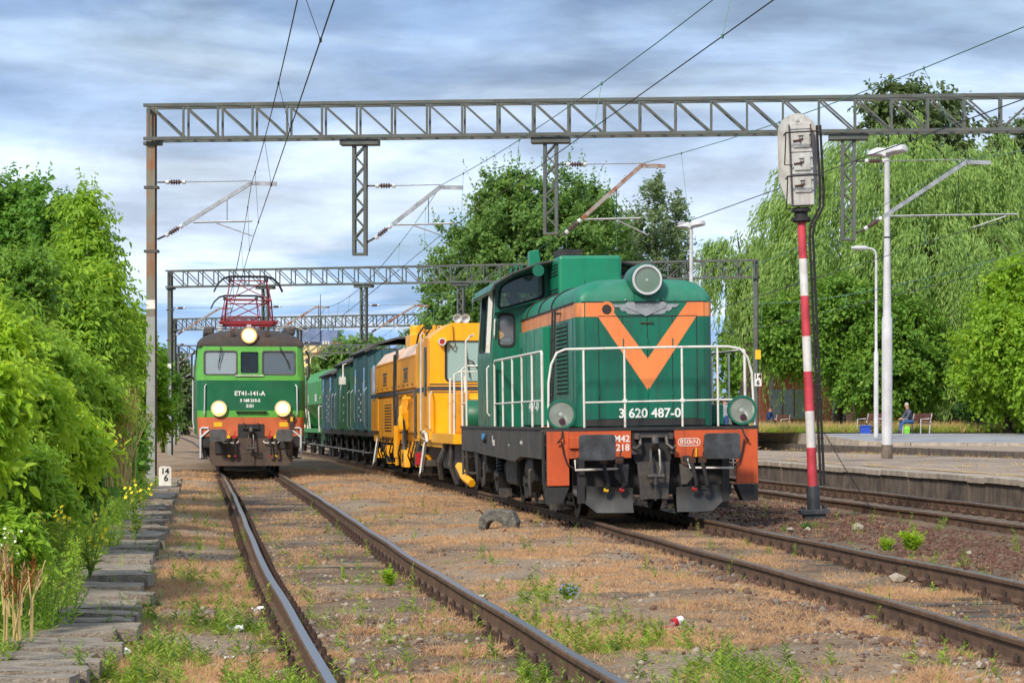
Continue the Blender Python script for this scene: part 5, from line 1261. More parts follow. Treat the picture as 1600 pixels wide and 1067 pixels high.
    for s in (-1, 1):
        sr = MB().tube([(s * 1.47, 1.3, 1.32), (s * 1.47, 1.3, 2.36), (s * 1.47, 1.36, 2.40), (s * 1.47, 5.0, 2.41), (s * 1.47, 7.7, 2.42), (s * 1.47, 7.8, 2.36), (s * 1.47, 7.8, 1.32)], 0.02, 7).build('side_railing', wp, g, smooth=True)
        for y in (2.5, 3.8, 5.1, 6.5): MB().tube([(s * 1.47, y, 1.31), (s * 1.47, y, 2.41)], 0.018, 6).build('railing_post', wp, sr)
        MB().tube([(s * 1.47, 1.3, 1.70), (s * 1.47, 7.8, 1.70)], 0.014, 6).build('railing_bar', wp, sr)
        rr_ = MB().tube([(s * 1.48, 12.75, 1.3), (s * 1.48, 12.75, 2.9), (s * 1.40, 12.72, 3.0), (s * 1.36, 12.5, 3.02)], 0.02, 7).tube([(s * 1.48, 13.6, 1.3), (s * 1.48, 13.6, 2.4), (s * 1.40, 13.6, 2.46), (s * 0.6, 13.6, 2.46)], 0.02, 7).build('rear_railing', wp, g, smooth=True)
        MB().tube([(s * 1.48, 12.75, 1.75), (s * 1.48, 13.6, 1.75)], 0.014, 6).build('railing_bar', wp, rr_)
    # lower headlights
    for s, z in ((-1, 1.50), (1, 1.53)):
        headlamp(g, s * 1.29, 0.62, z, 0.2, gr, ring=gr, depth=0.24, spot=True)
        MB().box(s * 1.29 - 0.1, s * 1.29 + 0.1, 0.72, 0.9, 1.31, 1.42).build('lamp_bracket', MT['black'], g)
    # --- bogies
    for yb in (2.0, 8.9):
        bg = MB().box(-1.07, 1.07, yb + 1.5, yb + 2.1, 0.4, 0.7).build('bogie', MT['black'], g)
        for y in (0.55, 3.05): wheelset(bg, yb + y, 0.5)
        for s in (-1, 1):
            MB().prism([(yb - 0.5, 0.62), (yb - 0.3, 0.48), (yb + 0.9, 0.36), (yb + 2.7, 0.36), (yb + 3.9, 0.48), (yb + 4.1, 0.62), (yb + 3.9, 0.72), (yb + 2.8, 0.62), (yb + 0.8, 0.62), (yb - 0.3, 0.72)], 'x', s * 1.08, s * 1.18).build('bogie_frame', FB, bg)
            for y in (0.35, 2.85):
                MB().tube(coil((s * 1.16, yb + y, 0.54), 0.125, 0.27, 4.5, 0.03), 0.028, 6).build('coil_spring', MT['black_gloss'], bg, smooth=True)
                MB().cyl((s * 1.16, yb + y, 0.40), (s * 1.16, yb + y, 0.54), 0.19, n=16).cyl((s * 1.16, yb + y, 0.81), (s * 1.16, yb + y, 0.86), 0.17, n=16).build('spring_seat', MT['black'], bg, smooth=True)
                MB().prism([(yb + y - 0.32, 0.5), (yb + y + 0.3, 0.56), (yb + y + 0.35, 0.4), (yb + y + 0.1, 0.2), (yb + y - 0.2, 0.22)], 'x', s * 1.1, s * 1.3).lathe([(0.07, 0), (0.07, 0.05), (0.03, 0.06), (0.0, 0.06)], (s * 1.3, yb + y - 0.22, 0.46), (s, 0, 0), 10).build('axle_guide', MT['black'], bg)
            MB().prism([(yb + 1.3, 0.84), (yb + 2.1, 0.84), (yb + 2.0, 0.42), (yb + 1.7, 0.32), (yb + 1.35, 0.5)], 'x', s * 1.2, s * 1.38).build('brake_box', MT['black'], bg, bevel=0.02)
            MB().tube([(s * 1.35, yb + 1.5, 0.7), (s * 1.4, yb + 1.5, 0.66), (s * 1.4, yb + 1.5, 0.3), (s * 1.3, yb + 2.4, 0.28)], 0.025, 6).build('brake_pipe', MT['steel_dark'], bg)
            MB().box(min(s * 1.1, s * 1.3), max(s * 1.1, s * 1.3), yb - 0.25, yb + 0.0, 0.12, 0.26).build('sand_pipe_block', MT['steel_dark'], bg)
            for q in (0.0, 1.2, 2.4): MB().tube([(s * 1.2, yb + 0.2 + q, 0.3), (s * 1.15, yb + 0.25 + q, 0.15), (s * 0.9, yb + 0.2 + q, 0.12)], 0.035, 6).build('brake_hanger', MT['black'], bg)
    MB().box(-1.25, 1.25, 6.6, 8.2, 0.35, 0.95).build('fuel_tank', MT['black'], g, bevel=0.06)
    b = MB()
    for y, z, w_, h_ in ((7.6, 1.0, 0.14, 0.2), (7.9, 1.05, 0.04, 0.24), (3.6, 1.06, 0.14, 0.1), (9.4, 1.05, 0.05, 0.12), (5.4, 1.02, 0.05, 0.05)): b.box(-1.504, -1.5005, y, y + w_ * 2, z, z + h_ * 0.5)
    b.build('stencil_marks', MT['off_white'], g); g.children[-1]['kind'] = 'stuff'
    MB().lathe([(0.06, 0), (0.07, 0.04), (0.05, 0.06), (0, 0.06)], (-1.5, 9.0, 1.1), (-1, 0, 0), 10).build('filler_cap', MT['black'], g)
    MB().box(-1.57, -1.53, 8.95, 9.1, 1.1, 1.2).build('blue_tap', mat('blue_tap_paint', (60, 140, 200), 0.5), g)
    # engine driver inside the cab
    J = sitting(0.12); M = g.matrix_basis
    jac = mat('driver_jacket', (70, 84, 110), 0.8)
    bpy.context.view_layer.update()
    loc = g.matrix_world @ Vector((-1.08, 8.75, 2.26))
    pr, hd, up = person(loc, g.rotation_euler.z + R(8), J, RAD, 'engine driver in a dark jacket leaning at the cab window', (jac, mat('driver_trousers', (50, 52, 60), 0.8), MT['black']), None, None)
    hair_cap(pr, hd + Vector((0, 0, 0.03)), 0.105, MT['hair_dark'], (0, -1, 0))
diesel()
# ------------------------------------------------------------------ pale green electric locomotive with lit lamps
MT['glass_cab_pale'] = glass_mat('glass_cab_pale', (176, 188, 196), alpha=0.55)  # pane lightened by colour to stand in for reflected sky
MT['glass_cab_mid'] = glass_mat('glass_cab_mid', (116, 128, 138), alpha=0.5)  # same painted reflection in a middle tone
def electric():
    lg = mat('electric_light_green', (92, 170, 62), 0.45, c2=(84, 156, 60), scale=2, coat=0.2, streak=(84, 140, 66), streak_amt=0.3)
    dg_ = mat('electric_dark_green', (8, 100, 60), 0.4, c2=(8, 86, 54), scale=1.2, coat=0.3, streak=(40, 100, 66), streak_amt=0.35)
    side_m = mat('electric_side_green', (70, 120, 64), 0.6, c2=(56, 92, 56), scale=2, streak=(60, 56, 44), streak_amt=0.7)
    ora = mat('electric_orange', (200, 104, 60), 0.5, c2=(184, 94, 56), scale=3, streak=(116, 74, 52), streak_amt=0.5)
    roofm = mat('electric_roof', (60, 54, 50), 0.75, c2=(92, 68, 52), scale=2.2, mixlo=0.5, mixhi=0.75, streak=(50, 44, 42), streak_amt=0.5)
    brown = mat('electric_plough', (88, 74, 64), 0.8, c2=(68, 58, 52), scale=2.5, streak=(104, 74, 54), streak_amt=0.5)
    redp = mat('pantograph_red', (146, 30, 40), 0.55, c2=(116, 34, 38), scale=5)
    x0, Y0 = (392.8 - 800) / F * 67.6, 67.6
    g = empty('electric_locomotive', (x0, Y0, -0.01), math.atan(0.126), 'pale green electric locomotive with three lit headlights and red pantographs', 'locomotive')
    # body: front face nearly flat with rounded corners, rake in the window band
    def sec(z, hw, yf, r=0.22, L=14.6):
        pts = [(-hw, L, z), (-hw, yf + r * 1.6, z)]
        for i in range(1, 6):
            a = R(90 * i / 6); pts.append((-hw + r * (1 - math.cos(a)), yf + r * 1.6 * (1 - math.sin(a)), z))
        pts.append((-hw + r, yf, z)); pts += [(-p[0], p[1], p[2]) for p in reversed(pts)]
        return pts
    def band(z0, z1, h0, h1, m, f0=0.6, f1=0.6, name='body'):
        b = MB().loft([sec(z0, h0, f0), sec(z1, h1, f1)])
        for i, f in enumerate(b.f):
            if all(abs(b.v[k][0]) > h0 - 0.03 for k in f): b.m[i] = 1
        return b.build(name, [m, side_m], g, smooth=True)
    band(1.0, 1.51, 1.42, 1.45, ora, name='lower_band')
    band(1.512, 1.69, 1.45, 1.46, lg, name='green_band')
    bd = band(1.692, 2.49, 1.46, 1.46, dg_, name='body_front')
    band(2.492, 2.60, 1.46, 1.455, lg, 0.6, 0.605, name='waist_band')
    # window band with three real openings: sides as solid, front as a plate
    wz0, wz1 = 2.602, 3.40
    wins = [rrect(-1.23, -0.375, 2.65, 3.27, 0.07), rrect(-0.285, 0.22, 2.66, 3.27, 0.05), rrect(0.31, 1.17, 2.65, 3.27, 0.07)]
    b = MB(); plate(b, [(-1.27, wz0), (1.24, wz0), (1.24, wz1), (-1.27, wz1)], wins, 'y', 0, 0.05)
    sh = lambda p: (p[0], p[1] + 0.606 + 0.10 * (p[2] - wz0) / 0.8, p[2])
    b.v = [sh(p) for p in b.v]; wf = b.build('window_wall', lg, g)
    for s in (-1, 1):
        pil = []
        for z, hw, yf in ((wz0, 1.455, 0.606), (wz1, 1.40, 0.706)):
            q = [(s * (hw - 0.05), 14.6, z), (s * hw, 14.6, z), (s * hw, yf + 0.35, z), (s * (hw - 0.03), yf + 0.19, z), (s * (hw - 0.09), yf + 0.07, z), (s * 1.235, yf, z), (s * 1.235, yf + 0.05, z), (s * (hw - 0.12), yf + 0.14, z), (s * (hw - 0.05), yf + 0.4, z)]
            pil.append(q)
        bb = MB().loft(pil); bb.build('corner_pillar', lg, g, smooth=True)
        # louvred side
        MB().box(min(s * 1.46, s * 1.475), max(s * 1.46, s * 1.475), 3.2, 14, 1.75, 2.5).build('side_louvres', side_m, g)
        dr = MB().tube([(s * 1.50, 1.35, 1.2), (s * 1.53, 1.35, 1.4), (s * 1.53, 1.35, 2.9)], 0.02, 6).build('door_rail', MT['post_white'], g)
        MB().tube([(s * 1.47, 1.0, 3.3), (s * 1.56, 1.0, 3.15), (s * 1.56, 1.0, 2.6), (s * 1.5, 1.0, 2.5)], 0.03, 6).build('mirror_arm', MT['black'], g)
        MB().tube([(s * 1.22, 0.57, 1.56), (s * 1.23, 0.53, 1.60), (s * (1.22), 0.53, 2.33), (s * 1.18, 0.57, 2.38)], 0.017, 7).build('handrail', MT['post_white'], g, smooth=True)
        st = MB().tube([(s * 1.33, 0.6, 0.42), (s * 1.33, 0.58, 1.20), (s * 1.28, 0.58, 1.23), (s * 1.12, 0.58, 1.22), (s * 1.10, 0.58, 1.17), (s * 1.32, 0.58, 0.98)], 0.028, 7).build('step_handrail', MT['post_white'], g, smooth=True)
        for z in (0.4, 0.7): MB().box(min(s * 1.12, s * 1.36), max(s * 1.12, s * 1.36), 0.62, 0.95, z, z + 0.04).build('step_tread', MT['black'], st)
        MB().tube([(s * 1.2, 0.75, 0.45), (s * 1.24, 0.72, 0.7), (s * 1.16, 0.72, 1.0)], 0.05, 7).build('step_hose', MT['rubber'], g)
    for i, P in enumerate(wins):
        b = MB(); plate(b, grow(P, 0.025), [grow(P, -0.02)], 'y', -0.015, 0.02); b.v = [sh(p) for p in b.v]; b.build('window_frame', MT['steel_dark'] if i != 1 else lg, wf)
        b = MB().prism(grow(P, -0.012), 'y', 0.02, 0.028); b.v = [sh(p) for p in b.v]; b.build('window_pane', [MT['glass_cab_pale'], MT['glass_thin'], MT['glass_cab_mid']][i], wf)
    # cab interior
    MB().box(-1.35, 1.35, 2.4, 2.5, 1.8, 3.4).build('cab_bulkhead', mat('bulkhead', (196, 202, 206), 0.7), g)
    MB().box(-1.3, 1.3, 0.75, 1.3, 2.5, 2.72).build('driver_desk', MT['black'], g)
    for a, c in (((-0.3, 2.3, 2.65), (0.1, 2.3, 3.35)), ((0.2, 2.3, 2.66), (-0.3, 2.3, 3.2)), ((-0.3, 2.3, 3.3), (0.25, 2.3, 3.4)), ((-0.2, 2.3, 2.6), (-0.2, 2.3, 3.4))): MB().bar(a, c, 0.05, 0.05).build('cab_partition_bar', MT['black'], g)
    MB().box(-0.42, 0.34, 0.56, 0.60, 2.605, 2.63).build('window_ledge', MT['off_white'], g)
    for xa, xb, side in ((-0.8, -0.86, -1), (0.78, 1.02, 1)):
        MB().tube([(xa, 0.66, 3.40), (xa, 0.60, 3.3), (xb - 0.02 * side, 0.60, 2.98), (xb, 0.60, 2.80)], 0.012, 5).tube([(xa + 0.05, 0.62, 3.30), (xb, 0.60, 2.85)], 0.008, 4).build('wiper', MT['black'], g)
    # roof
    b = MB(); secs = []
    def rsec(y, k, hw=1.44):
        return [(hw * math.cos(a) * 1.0, y, wz1 + 0.002 + 0.50 * k * (max(0, math.sin(a)) ** 0.8)) for a in [math.pi * i / 16 for i in range(17)]]
    for y, k, hw in ((0.70, 0.25, 1.36), (0.74, 0.42, 1.40), (0.85, 0.62, 1.43), (1.1, 0.82, 1.44), (1.6, 0.97, 1.44), (2.4, 1.0, 1.44), (14.6, 1.0, 1.44)): secs.append(rsec(y, k, hw))
    roof = b.loft(secs).build('roof', roofm, g, smooth=True)
    # lamps
    headlamp(g, -0.045, 0.66, 3.69, 0.215, roofm, lit=True, ring=mat('lamp_rim', (150, 120, 100), 0.5))  # rim colour tinted warm to imitate the lamp's glow
    MB().box(-0.1, 0.01, 0.75, 0.95, 3.85, 3.98).build('lamp_tab', MT['post_white'], g)
    for s in (-1, 1):
        headlamp(g, s * 0.845 - 0.0, 0.52, 1.74, 0.205, lg, lit=True, ring=mat('lamp_rim_glow', (214, 190, 160), 0.4), spot=True, depth=0.12)  # rims tinted orange, lamp glow painted into their colour
        MB().lathe([(0.075, 0), (0.06, 0.03), (0.04, 0.1), (0.03, 0.2), (0, 0.2)], (s * 0.46 - 0.02, 0.78, 3.75), (0, 1, 0), 12).build('horn', roofm, g, smooth=True)
        yb = MB().box(s * 0.87 - 0.11, s * 0.87 + 0.11, 0.592, 0.599, 1.26, 1.38).build('warning_plate', MT['yellow'], g)
        wg = mat('buffer_grey', (84, 84, 84), 0.6, c2=(64, 62, 60), scale=5)
        buffer(g, s * 0.875, 1.03, 0.45, 0.33, wg, 0.0, 0.6, rnd=0.09)
    MB().box(-0.40, 0.42, 0.50, 0.6, 1.655, 1.675).box(-0.36, -0.33, 0.54, 0.6, 1.6, 1.655).box(0.35, 0.38, 0.54, 0.6, 1.6, 1.655).build('step_board', MT['black'], g)
    wl = MT['white_letter']
    lettering('fleet_number', 'ET41-141-A', 0.165, wl, g, (-0.03, 0.597, 2.14), bold=0.004); lettering('running_number', '3 168 215-2', 0.11, wl, g, (-0.02, 0.597, 1.955), bold=0.005); lettering('depot_number', '2151', 0.105, wl, g, (-0.02, 0.597, 1.81), bold=0.005)
    # end beam
    MB().box(-0.345, 0.345, 0.56, 0.6, 0.95, 1.33).box(-0.2, -0.16, 0.5, 0.56, 1.2, 1.36).box(0.16, 0.2, 0.5, 0.56, 1.2, 1.36).box(-0.22, 0.22, 0.49, 0.56, 1.2, 1.24).build('coupler_pocket', MT['black'], g)
    coupling(g, 0.5, 1.06, 0.0)
    MB().prism([(-1.09, 0.97), (1.11, 0.97), (1.11, 0.35), (0.98, 0.22), (-0.98, 0.22), (-1.09, 0.35)], 'y', 0.56, 0.6).build('front_plough', brown, g)
    MB().box(-0.95, -0.67, 0.5, 0.56, 0.55, 0.9).build('equipment_box', MT['black'], g); MB().box(0.72, 1.0, 0.52, 0.56, 0.68, 0.9).build('equipment_box', MT['black'], g)
    MB().box(1.02, 1.14, 0.52, 0.598, 1.2, 1.6).box(0.96, 1.2, 0.55, 0.597, 1.4, 1.5).build('jumper_socket', MT['rust_dark'], g)
    MB().box(1.05, 1.11, 0.51, 0.519, 1.4, 1.52).build('socket_label', MT['yellow'], g)
    for x, m in ((-0.6, 'yellow'), (-0.44, 'red'), (0.49, 'red'), (0.65, 'yellow')): hose(g, (x, 0.5, 0.95), (x + 0.02, 0.42, 0.5), MT[m], MT[m])
    for s in (-1, 1): MB().tube([(s * 0.76, 0.5, 0.88), (s * 0.72, 0.47, 0.83), (s * 0.36, 0.47, 0.83), (s * 0.33, 0.5, 0.88)], 0.017, 6).build('grab_handle', MT['off_white'], g)
    MB().tube([(0.9, 0.5, 0.9), (0.92, 0.46, 0.6), (1.0, 0.46, 0.42), (1.08, 0.48, 0.5)], 0.018, 6).build('jumper_cable', MT['rubber'], g)
    MB().tube([(0.08, 0.5, 0.62), (0.1, 0.47, 0.5), (0.25, 0.47, 0.5), (0.25, 0.5, 0.6)], 0.018, 6).build('jumper_cable', MT['rubber'], g)
    MB().box(-1.3, 1.3, 0.62, 14.4, 0.7, 1.0).build('underframe', MT['black'], g)
    for y in (3.0, 6.0, 10.0, 13.0): wheelset(g, y, 0.55)
    MB().box(-1.25, 1.25, 2.0, 7.0, 0.45, 0.8).box(-1.25, 1.25, 9.0, 14.0, 0.45, 0.8).build('bogie_frames', MT['black'], g)
    # roof gear and pantographs
    for s in (-1, 1): MB().box(s * 1.1 - 0.14, s * 1.1 + 0.14, 2.0, 7.5, 3.75, 3.98).build('roof_equipment', MT['steel_dark'], g, bevel=0.05)
    def panto(y, top, wdt, sc=1.0):
        zb = 4.06
        fr = MB().box(-0.72, 0.72, y - 0.9, y - 0.82, zb, zb + 0.09).box(-0.72, 0.72, y + 0.82, y + 0.9, zb, zb + 0.09).box(-0.72, -0.64, y - 0.9, y + 0.9, zb, zb + 0.07).box(0.64, 0.72, y - 0.9, y + 0.9, zb, zb + 0.07).cyl((-0.8, y - 0.55, zb + 0.08), (0.8, y - 0.55, zb + 0.08), 0.045, n=8).cyl((-0.8, y + 0.55, zb + 0.08), (0.8, y + 0.55, zb + 0.08), 0.045, n=8).build('pantograph', redp, g)
        for sx in (-1, 1):
            for sy in (-1, 1):
                MB().lathe([(0.05, 0), (0.09, 0.03), (0.05, 0.06), (0.09, 0.1), (0.05, 0.13), (0.09, 0.17), (0.05, 0.2)], (sx * 0.78, y + sy * 0.75, zb - 0.2), (0, 0, 1), 10).build('insulator', MT['porcelain'], fr, smooth=True)
        zm = zb + (top - zb) * 0.48; b = MB(); c = MB()
        for sx in (-1, 1):
            for sy in (-1, 1):
                b.tube([(sx * 0.66, y + sy * 0.55, zb + 0.08), (sx * 0.60, y + sy * 1.05, zm)], 0.02, 6)
                c.tube([(sx * 0.60, y + sy * 1.05, zm), (sx * 0.5, y + sy * 0.12, top - 0.12)], 0.015, 6)
        b.tube([(-0.66, y - 0.55, zb + 0.08), (0.60, y - 1.05, zm)], 0.016, 5).tube([(-0.6, y - 1.05, zm), (0.6, y - 1.05, zm)], 0.02, 6).tube([(-0.6, y + 1.05, zm), (0.6, y + 1.05, zm)], 0.02, 6)
        c.tube([(-0.60, y - 1.05, zm), (0.5, y - 0.12, top - 0.12)], 0.016, 5).tube([(0.60, y - 1.05, zm), (-0.5, y - 0.12, top - 0.12)], 0.016, 5).tube([(-0.5, y - 0.12, top - 0.12), (0.5, y - 0.12, top - 0.12)], 0.018, 5)
        b.build('lower_arms', redp, fr); c.build('upper_arms', redp, fr)
        for sy in (-0.2, 0.2): MB().tube([(-0.95, y + sy, top - 0.42), (-0.84, y + sy, top - 0.2), (-0.68, y + sy, top - 0.05), (-0.5, y + sy, top), (0.5, y + sy, top), (0.68, y + sy, top - 0.05), (0.84, y + sy, top - 0.2), (0.95, y + sy, top - 0.42)], 0.024, 6).build('collector_bow', MT['black'], fr, smooth=True)
        for sx in (-1, 1): MB().box(sx * 0.5 - 0.05, sx * 0.5 + 0.05, y - 0.22, y + 0.22, top - 0.14, top - 0.05).build('bow_carrier', MT['black'], fr)
    panto(3.6, 5.42, 1.9); panto(14.4, 5.42, 1.9)
    # second unit behind
    b = MB().loft([[(-1.46, 15.4, 1.0), (1.46, 15.4, 1.0), (1.46, 15.4, 3.4), (0.9, 15.4, 3.8), (-0.9, 15.4, 3.8), (-1.46, 15.4, 3.4)], [(-1.46, 30.5, 1.0), (1.46, 30.5, 1.0), (1.46, 30.5, 3.4), (0.9, 30.5, 3.8), (-0.9, 30.5, 3.8), (-1.46, 30.5, 3.4)]])
    b.build('trailing_unit', side_m, g)
    for y in (18, 21, 26, 29): wheelset(g, y, 0.55)
electric()
# ------------------------------------------------------------------ yellow track machine
def machine():
    ye = mat('machine_yellow', (246, 176, 4), 0.42, c2=(240, 164, 6), scale=1.5, coat=0.2, streak=(196, 130, 30), streak_amt=0.4)
    ye_shade = mat('machine_yellow_shaded', (222, 150, 14), 0.5, c2=(206, 132, 18), scale=2, streak=(140, 90, 36), streak_amt=0.55)  # darker yellow: weaker light on the sides painted into the colour
    navy = mat('machine_stripe', (58, 58, 66), 0.5)
    pale = mat('machine_skylight', (226, 190, 160), 0.4)
    Y0 = 50.6; hx = t2x(Y0)
    ang = math.atan(-(t2x(72) - t2x(52)) / 20)
    g = empty('track_machine', (hx + 0.04, Y0, -0.02), ang, 'yellow track maintenance machine coupled behind the green diesel', 'rail machine')
    y0, y1 = 5.6, 23.6; hw = 1.48
    # near cab: front face with chamfered top, big windscreen
    def csec(y): return [(-hw, y, 1.0), (-hw, y, 3.2), (-hw + 0.12, y, 3.32), (-1.0, y, 3.56), (1.0, y, 3.56), (hw - 0.12, y, 3.32), (hw, y, 3.2), (hw, y, 1.0)]
    win = rrect(-1.12, 1.12, 2.28, 3.16, 0.1)
    b = MB(); plate(b, [(p[0], p[2]) for p in csec(0)][::-1], [win], 'y', y0, y0 + 0.05); cf = b.build('cab_front', ye, g)
    plate(MB(), grow(win, 0.035), [grow(win, -0.015)], 'y', y0 - 0.012, y0 + 0.02).build('windscreen_seal', MT['rubber'], cf)
    MB().prism(grow(win, -0.01), 'y', y0 + 0.02, y0 + 0.03).build('windscreen', MT['glass_pale'], cf)
    MB().tube([(-0.72, y0 - 0.03, 3.15), (-0.66, y0 - 0.03, 2.75), (-0.6, y0 - 0.03, 2.36)], 0.014, 5).tube([(-0.66, y0 - 0.04, 2.75), (-0.55, y0 - 0.04, 2.72), (-0.25, y0 - 0.04, 2.32)], 0.014, 5).build('wiper', MT['black'], cf)
    for k, (za, zb_) in enumerate(((2.20, 2.23), (2.08, 2.17), (2.03, 2.055))):
        MB().box(-hw - 0.003, hw + 0.003, y0 - 0.006, y0 - 0.001, za, zb_).build('stripe', navy, cf)
    c = MB().loft([csec(y0 + 0.06), csec(y0 + 3.0)]); cab = c.build('cab', ye, g)
    hs = MB().lathe([(0.055, 0.02), (0.06, 0.0), (0.085, 0), (0.085, 0.14), (0.05, 0.16)], (-1.22, y0 - 0.15, 3.14), (0, 1, 0), 16, cap=(0, 1)).lathe([(0, 0.015), (0.05, 0.012), (0.055, 0.03)], (-1.22, y0 - 0.15, 3.14), (0, 1, 0), 10, 1).build('marker_lamp', [MT['porcelain'], MT['red']], g, smooth=True)
    MB().tube([(-0.98, y0 - 0.05, 3.5), (-0.96, y0 - 0.06, 3.1)], 0.01, 4).tube([(-1.1, y0 - 0.05, 3.12), (-0.96, y0 - 0.07, 3.0), (-0.92, y0 - 0.05, 3.1)], 0.018, 5).build('aerial', MT['rust'], g)
    for x in (-0.86, -0.68): MB().lathe([(0, 0.1), (0.05, 0.09), (0.09, 0), (0.1, 0.0), (0.07, 0.15), (0.05, 0.3), (0, 0.3)], (x, y0 + 0.1, 3.66), (0, 1, 0), 14).build('horn', MT['porcelain'], g, smooth=True)
    # cab door with narrow window on the left side
    for s in (-1, 1):
        d = MB().box(min(s * hw, s * (hw + 0.02)), max(s * hw, s * (hw + 0.02)), y0 + 0.35, y0 + 1.25, 1.3, 3.25).build('cab_door', ye_shade, g)
        P = rrect(y0 + 0.52, y0 + 1.08, 2.0, 3.02, 0.05)
        plate(MB(), grow(P, 0.03), [grow(P, -0.02)], 'x', s * (hw + 0.02), s * (hw + 0.035)).build('door_window_frame', MT['steel_dark'], d)
        MB().prism(P, 'x', s * (hw + 0.0205), s * (hw + 0.026)).build('door_window', MT['glass_dark'], d)
        MB().tube([(s * (hw + 0.06), y0 + 1.5, 1.2), (s * (hw + 0.06), y0 + 1.5, 3.35), (s * hw, y0 + 1.5, 3.4)], 0.02, 6).build('handrail', MT['post_white'], g)
        # roof line: body lower than cab with sloping skylights
        body = MB().prism([(y0 + 3.0, 1.15), (y1, 1.15), (y1, 2.98), (y0 + 3.0, 2.98)], 'x', s * 0.2, s * (hw - 0.04)).build('engine_house', ye_shade, g)
        MB().box(min(s * (hw - 0.04), s * hw), max(s * (hw - 0.04), s * hw), y0 + 3.05, y0 + 3.4, 1.2, 3.14).build('pillar', ye, g)
        gap = y0 + 9.0
        for a, c_ in ((y0 + 3.4, gap - 0.2), (gap + 0.25, y1 - 1.8)):
            pn = MB().box(min(s * (hw - 0.04), s * (hw + 0.01)), max(s * (hw - 0.04), s * (hw + 0.01)), a, c_, 2.2, 2.95).build('side_panel', ye_shade, g)
            n = 3
            for i in range(n):
                u0 = a + (c_ - a) * i / n + 0.1; u1 = a + (c_ - a) * (i + 1) / n - 0.1
                q = MB().loft([[(s * hw, u0, 2.97), (s * (hw - 0.03), u0, 2.94), (s * (hw - 0.28), u0, 3.25), (s * (hw - 0.25), u0, 3.28)], [(s * hw, u1, 2.97), (s * (hw - 0.03), u1, 2.94), (s * (hw - 0.28), u1, 3.25), (s * (hw - 0.25), u1, 3.28)]]).build('skylight', pale, g)
            lg_ = MB()
            mid = (a + c_) / 2
            for k in range(5): lg_.box(min(s * (hw + 0.011), s * (hw + 0.014)), max(s * (hw + 0.011), s * (hw + 0.014)), mid - 0.5 + k * 0.22, mid - 0.36 + k * 0.22, 2.42, 2.62)
            lg_.box(min(s * (hw + 0.011), s * (hw + 0.014)), max(s * (hw + 0.011), s * (hw + 0.014)), mid - 0.6, mid + 0.7, 2.36, 2.40).box(min(s * (hw + 0.011), s * (hw + 0.014)), max(s * (hw + 0.011), s * (hw + 0.014)), mid - 0.6, mid + 0.7, 2.64, 2.70)
            lg_.build('company_plate', navy, pn)
        MB().box(min(s * (hw + 0.0), s * (hw + 0.014)), max(s * hw, s * (hw + 0.014)), gap + 0.25, y1, 2.07, 2.17).build('stripe', navy, g)
        MB().box(min(s * (hw + 0.0), s * (hw + 0.014)), max(s * hw, s * (hw + 0.014)), y0 + 1.7, y0 + 3.4, 2.07, 2.17).build('stripe', navy, g)
        MB().box(min(s * (hw + 0.0), s * (hw + 0.012)), max(s * hw, s * (hw + 0.012)), y0 + 0.06, y0 + 1.7, 2.08, 2.17).build('stripe', navy, g)
        MB().box(min(s * (hw - 0.04), s * (hw + 0.008)), max(s * (hw - 0.04), s * (hw + 0.008)), gap - 0.15, gap + 0.2, 1.2, 3.2).build('recess_post', MT['steel_dark'], g)
        for a, c_, za, zb_ in ((gap + 0.5, y1 - 3.0, 1.0, 2.02), (y1 - 2.6, y1 - 0.1, 1.15, 2.95)):
            MB().box(min(s * (hw - 0.04), s * (hw + 0.006)), max(s * (hw - 0.04), s * (hw + 0.006)), a, c_, za, zb_).build('lower_panel', ye_shade, g)
            for q in range(1, 4): MB().box(min(s * (hw + 0.006), s * (hw + 0.009)), max(s * (hw + 0.006), s * (hw + 0.009)), a + (c_ - a) * q / 4, a + (c_ - a) * q / 4 + 0.04, za + 0.02, zb_ - 0.02).build('panel_seam', navy, g)
        P = rrect(y1 - 1.6, y1 - 0.7, 2.0, 3.0, 0.05); MB().prism(P, 'x', s * (hw + 0.006), s * (hw + 0.012)).build('rear_cab_window', MT['glass_dark'], g)
        for q in range(7): MB().box(min(s * (hw + 0.0), s * (hw + 0.016)), max(s * hw, s * (hw + 0.016)), y0 + 2.1, y0 + 2.25, 0.95 + q * 0.16, 1.03 + q * 0.16).build('warning_label', navy, g)
        MB().tube([(s * (hw + 0.03), y0 + 3.2, 1.0), (s * (hw + 0.03), y0 + 3.2, 2.0), (s * (hw + 0.03), y0 + 3.6, 2.1), (s * (hw + 0.03), gap - 0.3, 2.1)], 0.03, 6).build('air_pipe', MT['steel_dark'], g)
        for q in (0.0, 0.3): MB().tube([(s * (hw + 0.04), gap + q, 3.1), (s * (hw + 0.05), gap + q + 0.05, 2.0), (s * (hw + 0.04), gap + q - 0.1, 1.1)], 0.022, 5).build('air_pipe', MT['rubber'], g)
        # hydraulic column
        yc = y0 + 6.2
        MB().box(min(s * 1.05, s * 1.40), max(s * 1.05, s * 1.40), yc - 1.6, yc + 1.6, 0.55, 1.9).build('working_unit', ye, g)
        cyl_ = MB().lathe([(0.0, 1.2), (0.15, 1.2), (0.17, 1.24), (0.17, 1.5), (0.15, 1.54), (0.15, 1.75), (0.1, 1.8), (0, 1.8)], (s * 1.5, yc, 0), (0, 0, 1), 16).build('hydraulic_cylinder', ye, g, smooth=True)
        MB().cyl((s * 1.5, yc, 0.72), (s * 1.5, yc, 1.2), 0.07, n=12).build('piston_rod', MT['steel'], cyl_, smooth=True)
        MB().prism([(yc - 0.5, 0.72), (yc + 0.5, 0.72), (yc + 0.4, 0.3), (yc - 0.6, 0.3)], 'x', s * 1.42, s * 1.56).build('lifting_clamp', ye, g, bevel=0.02)
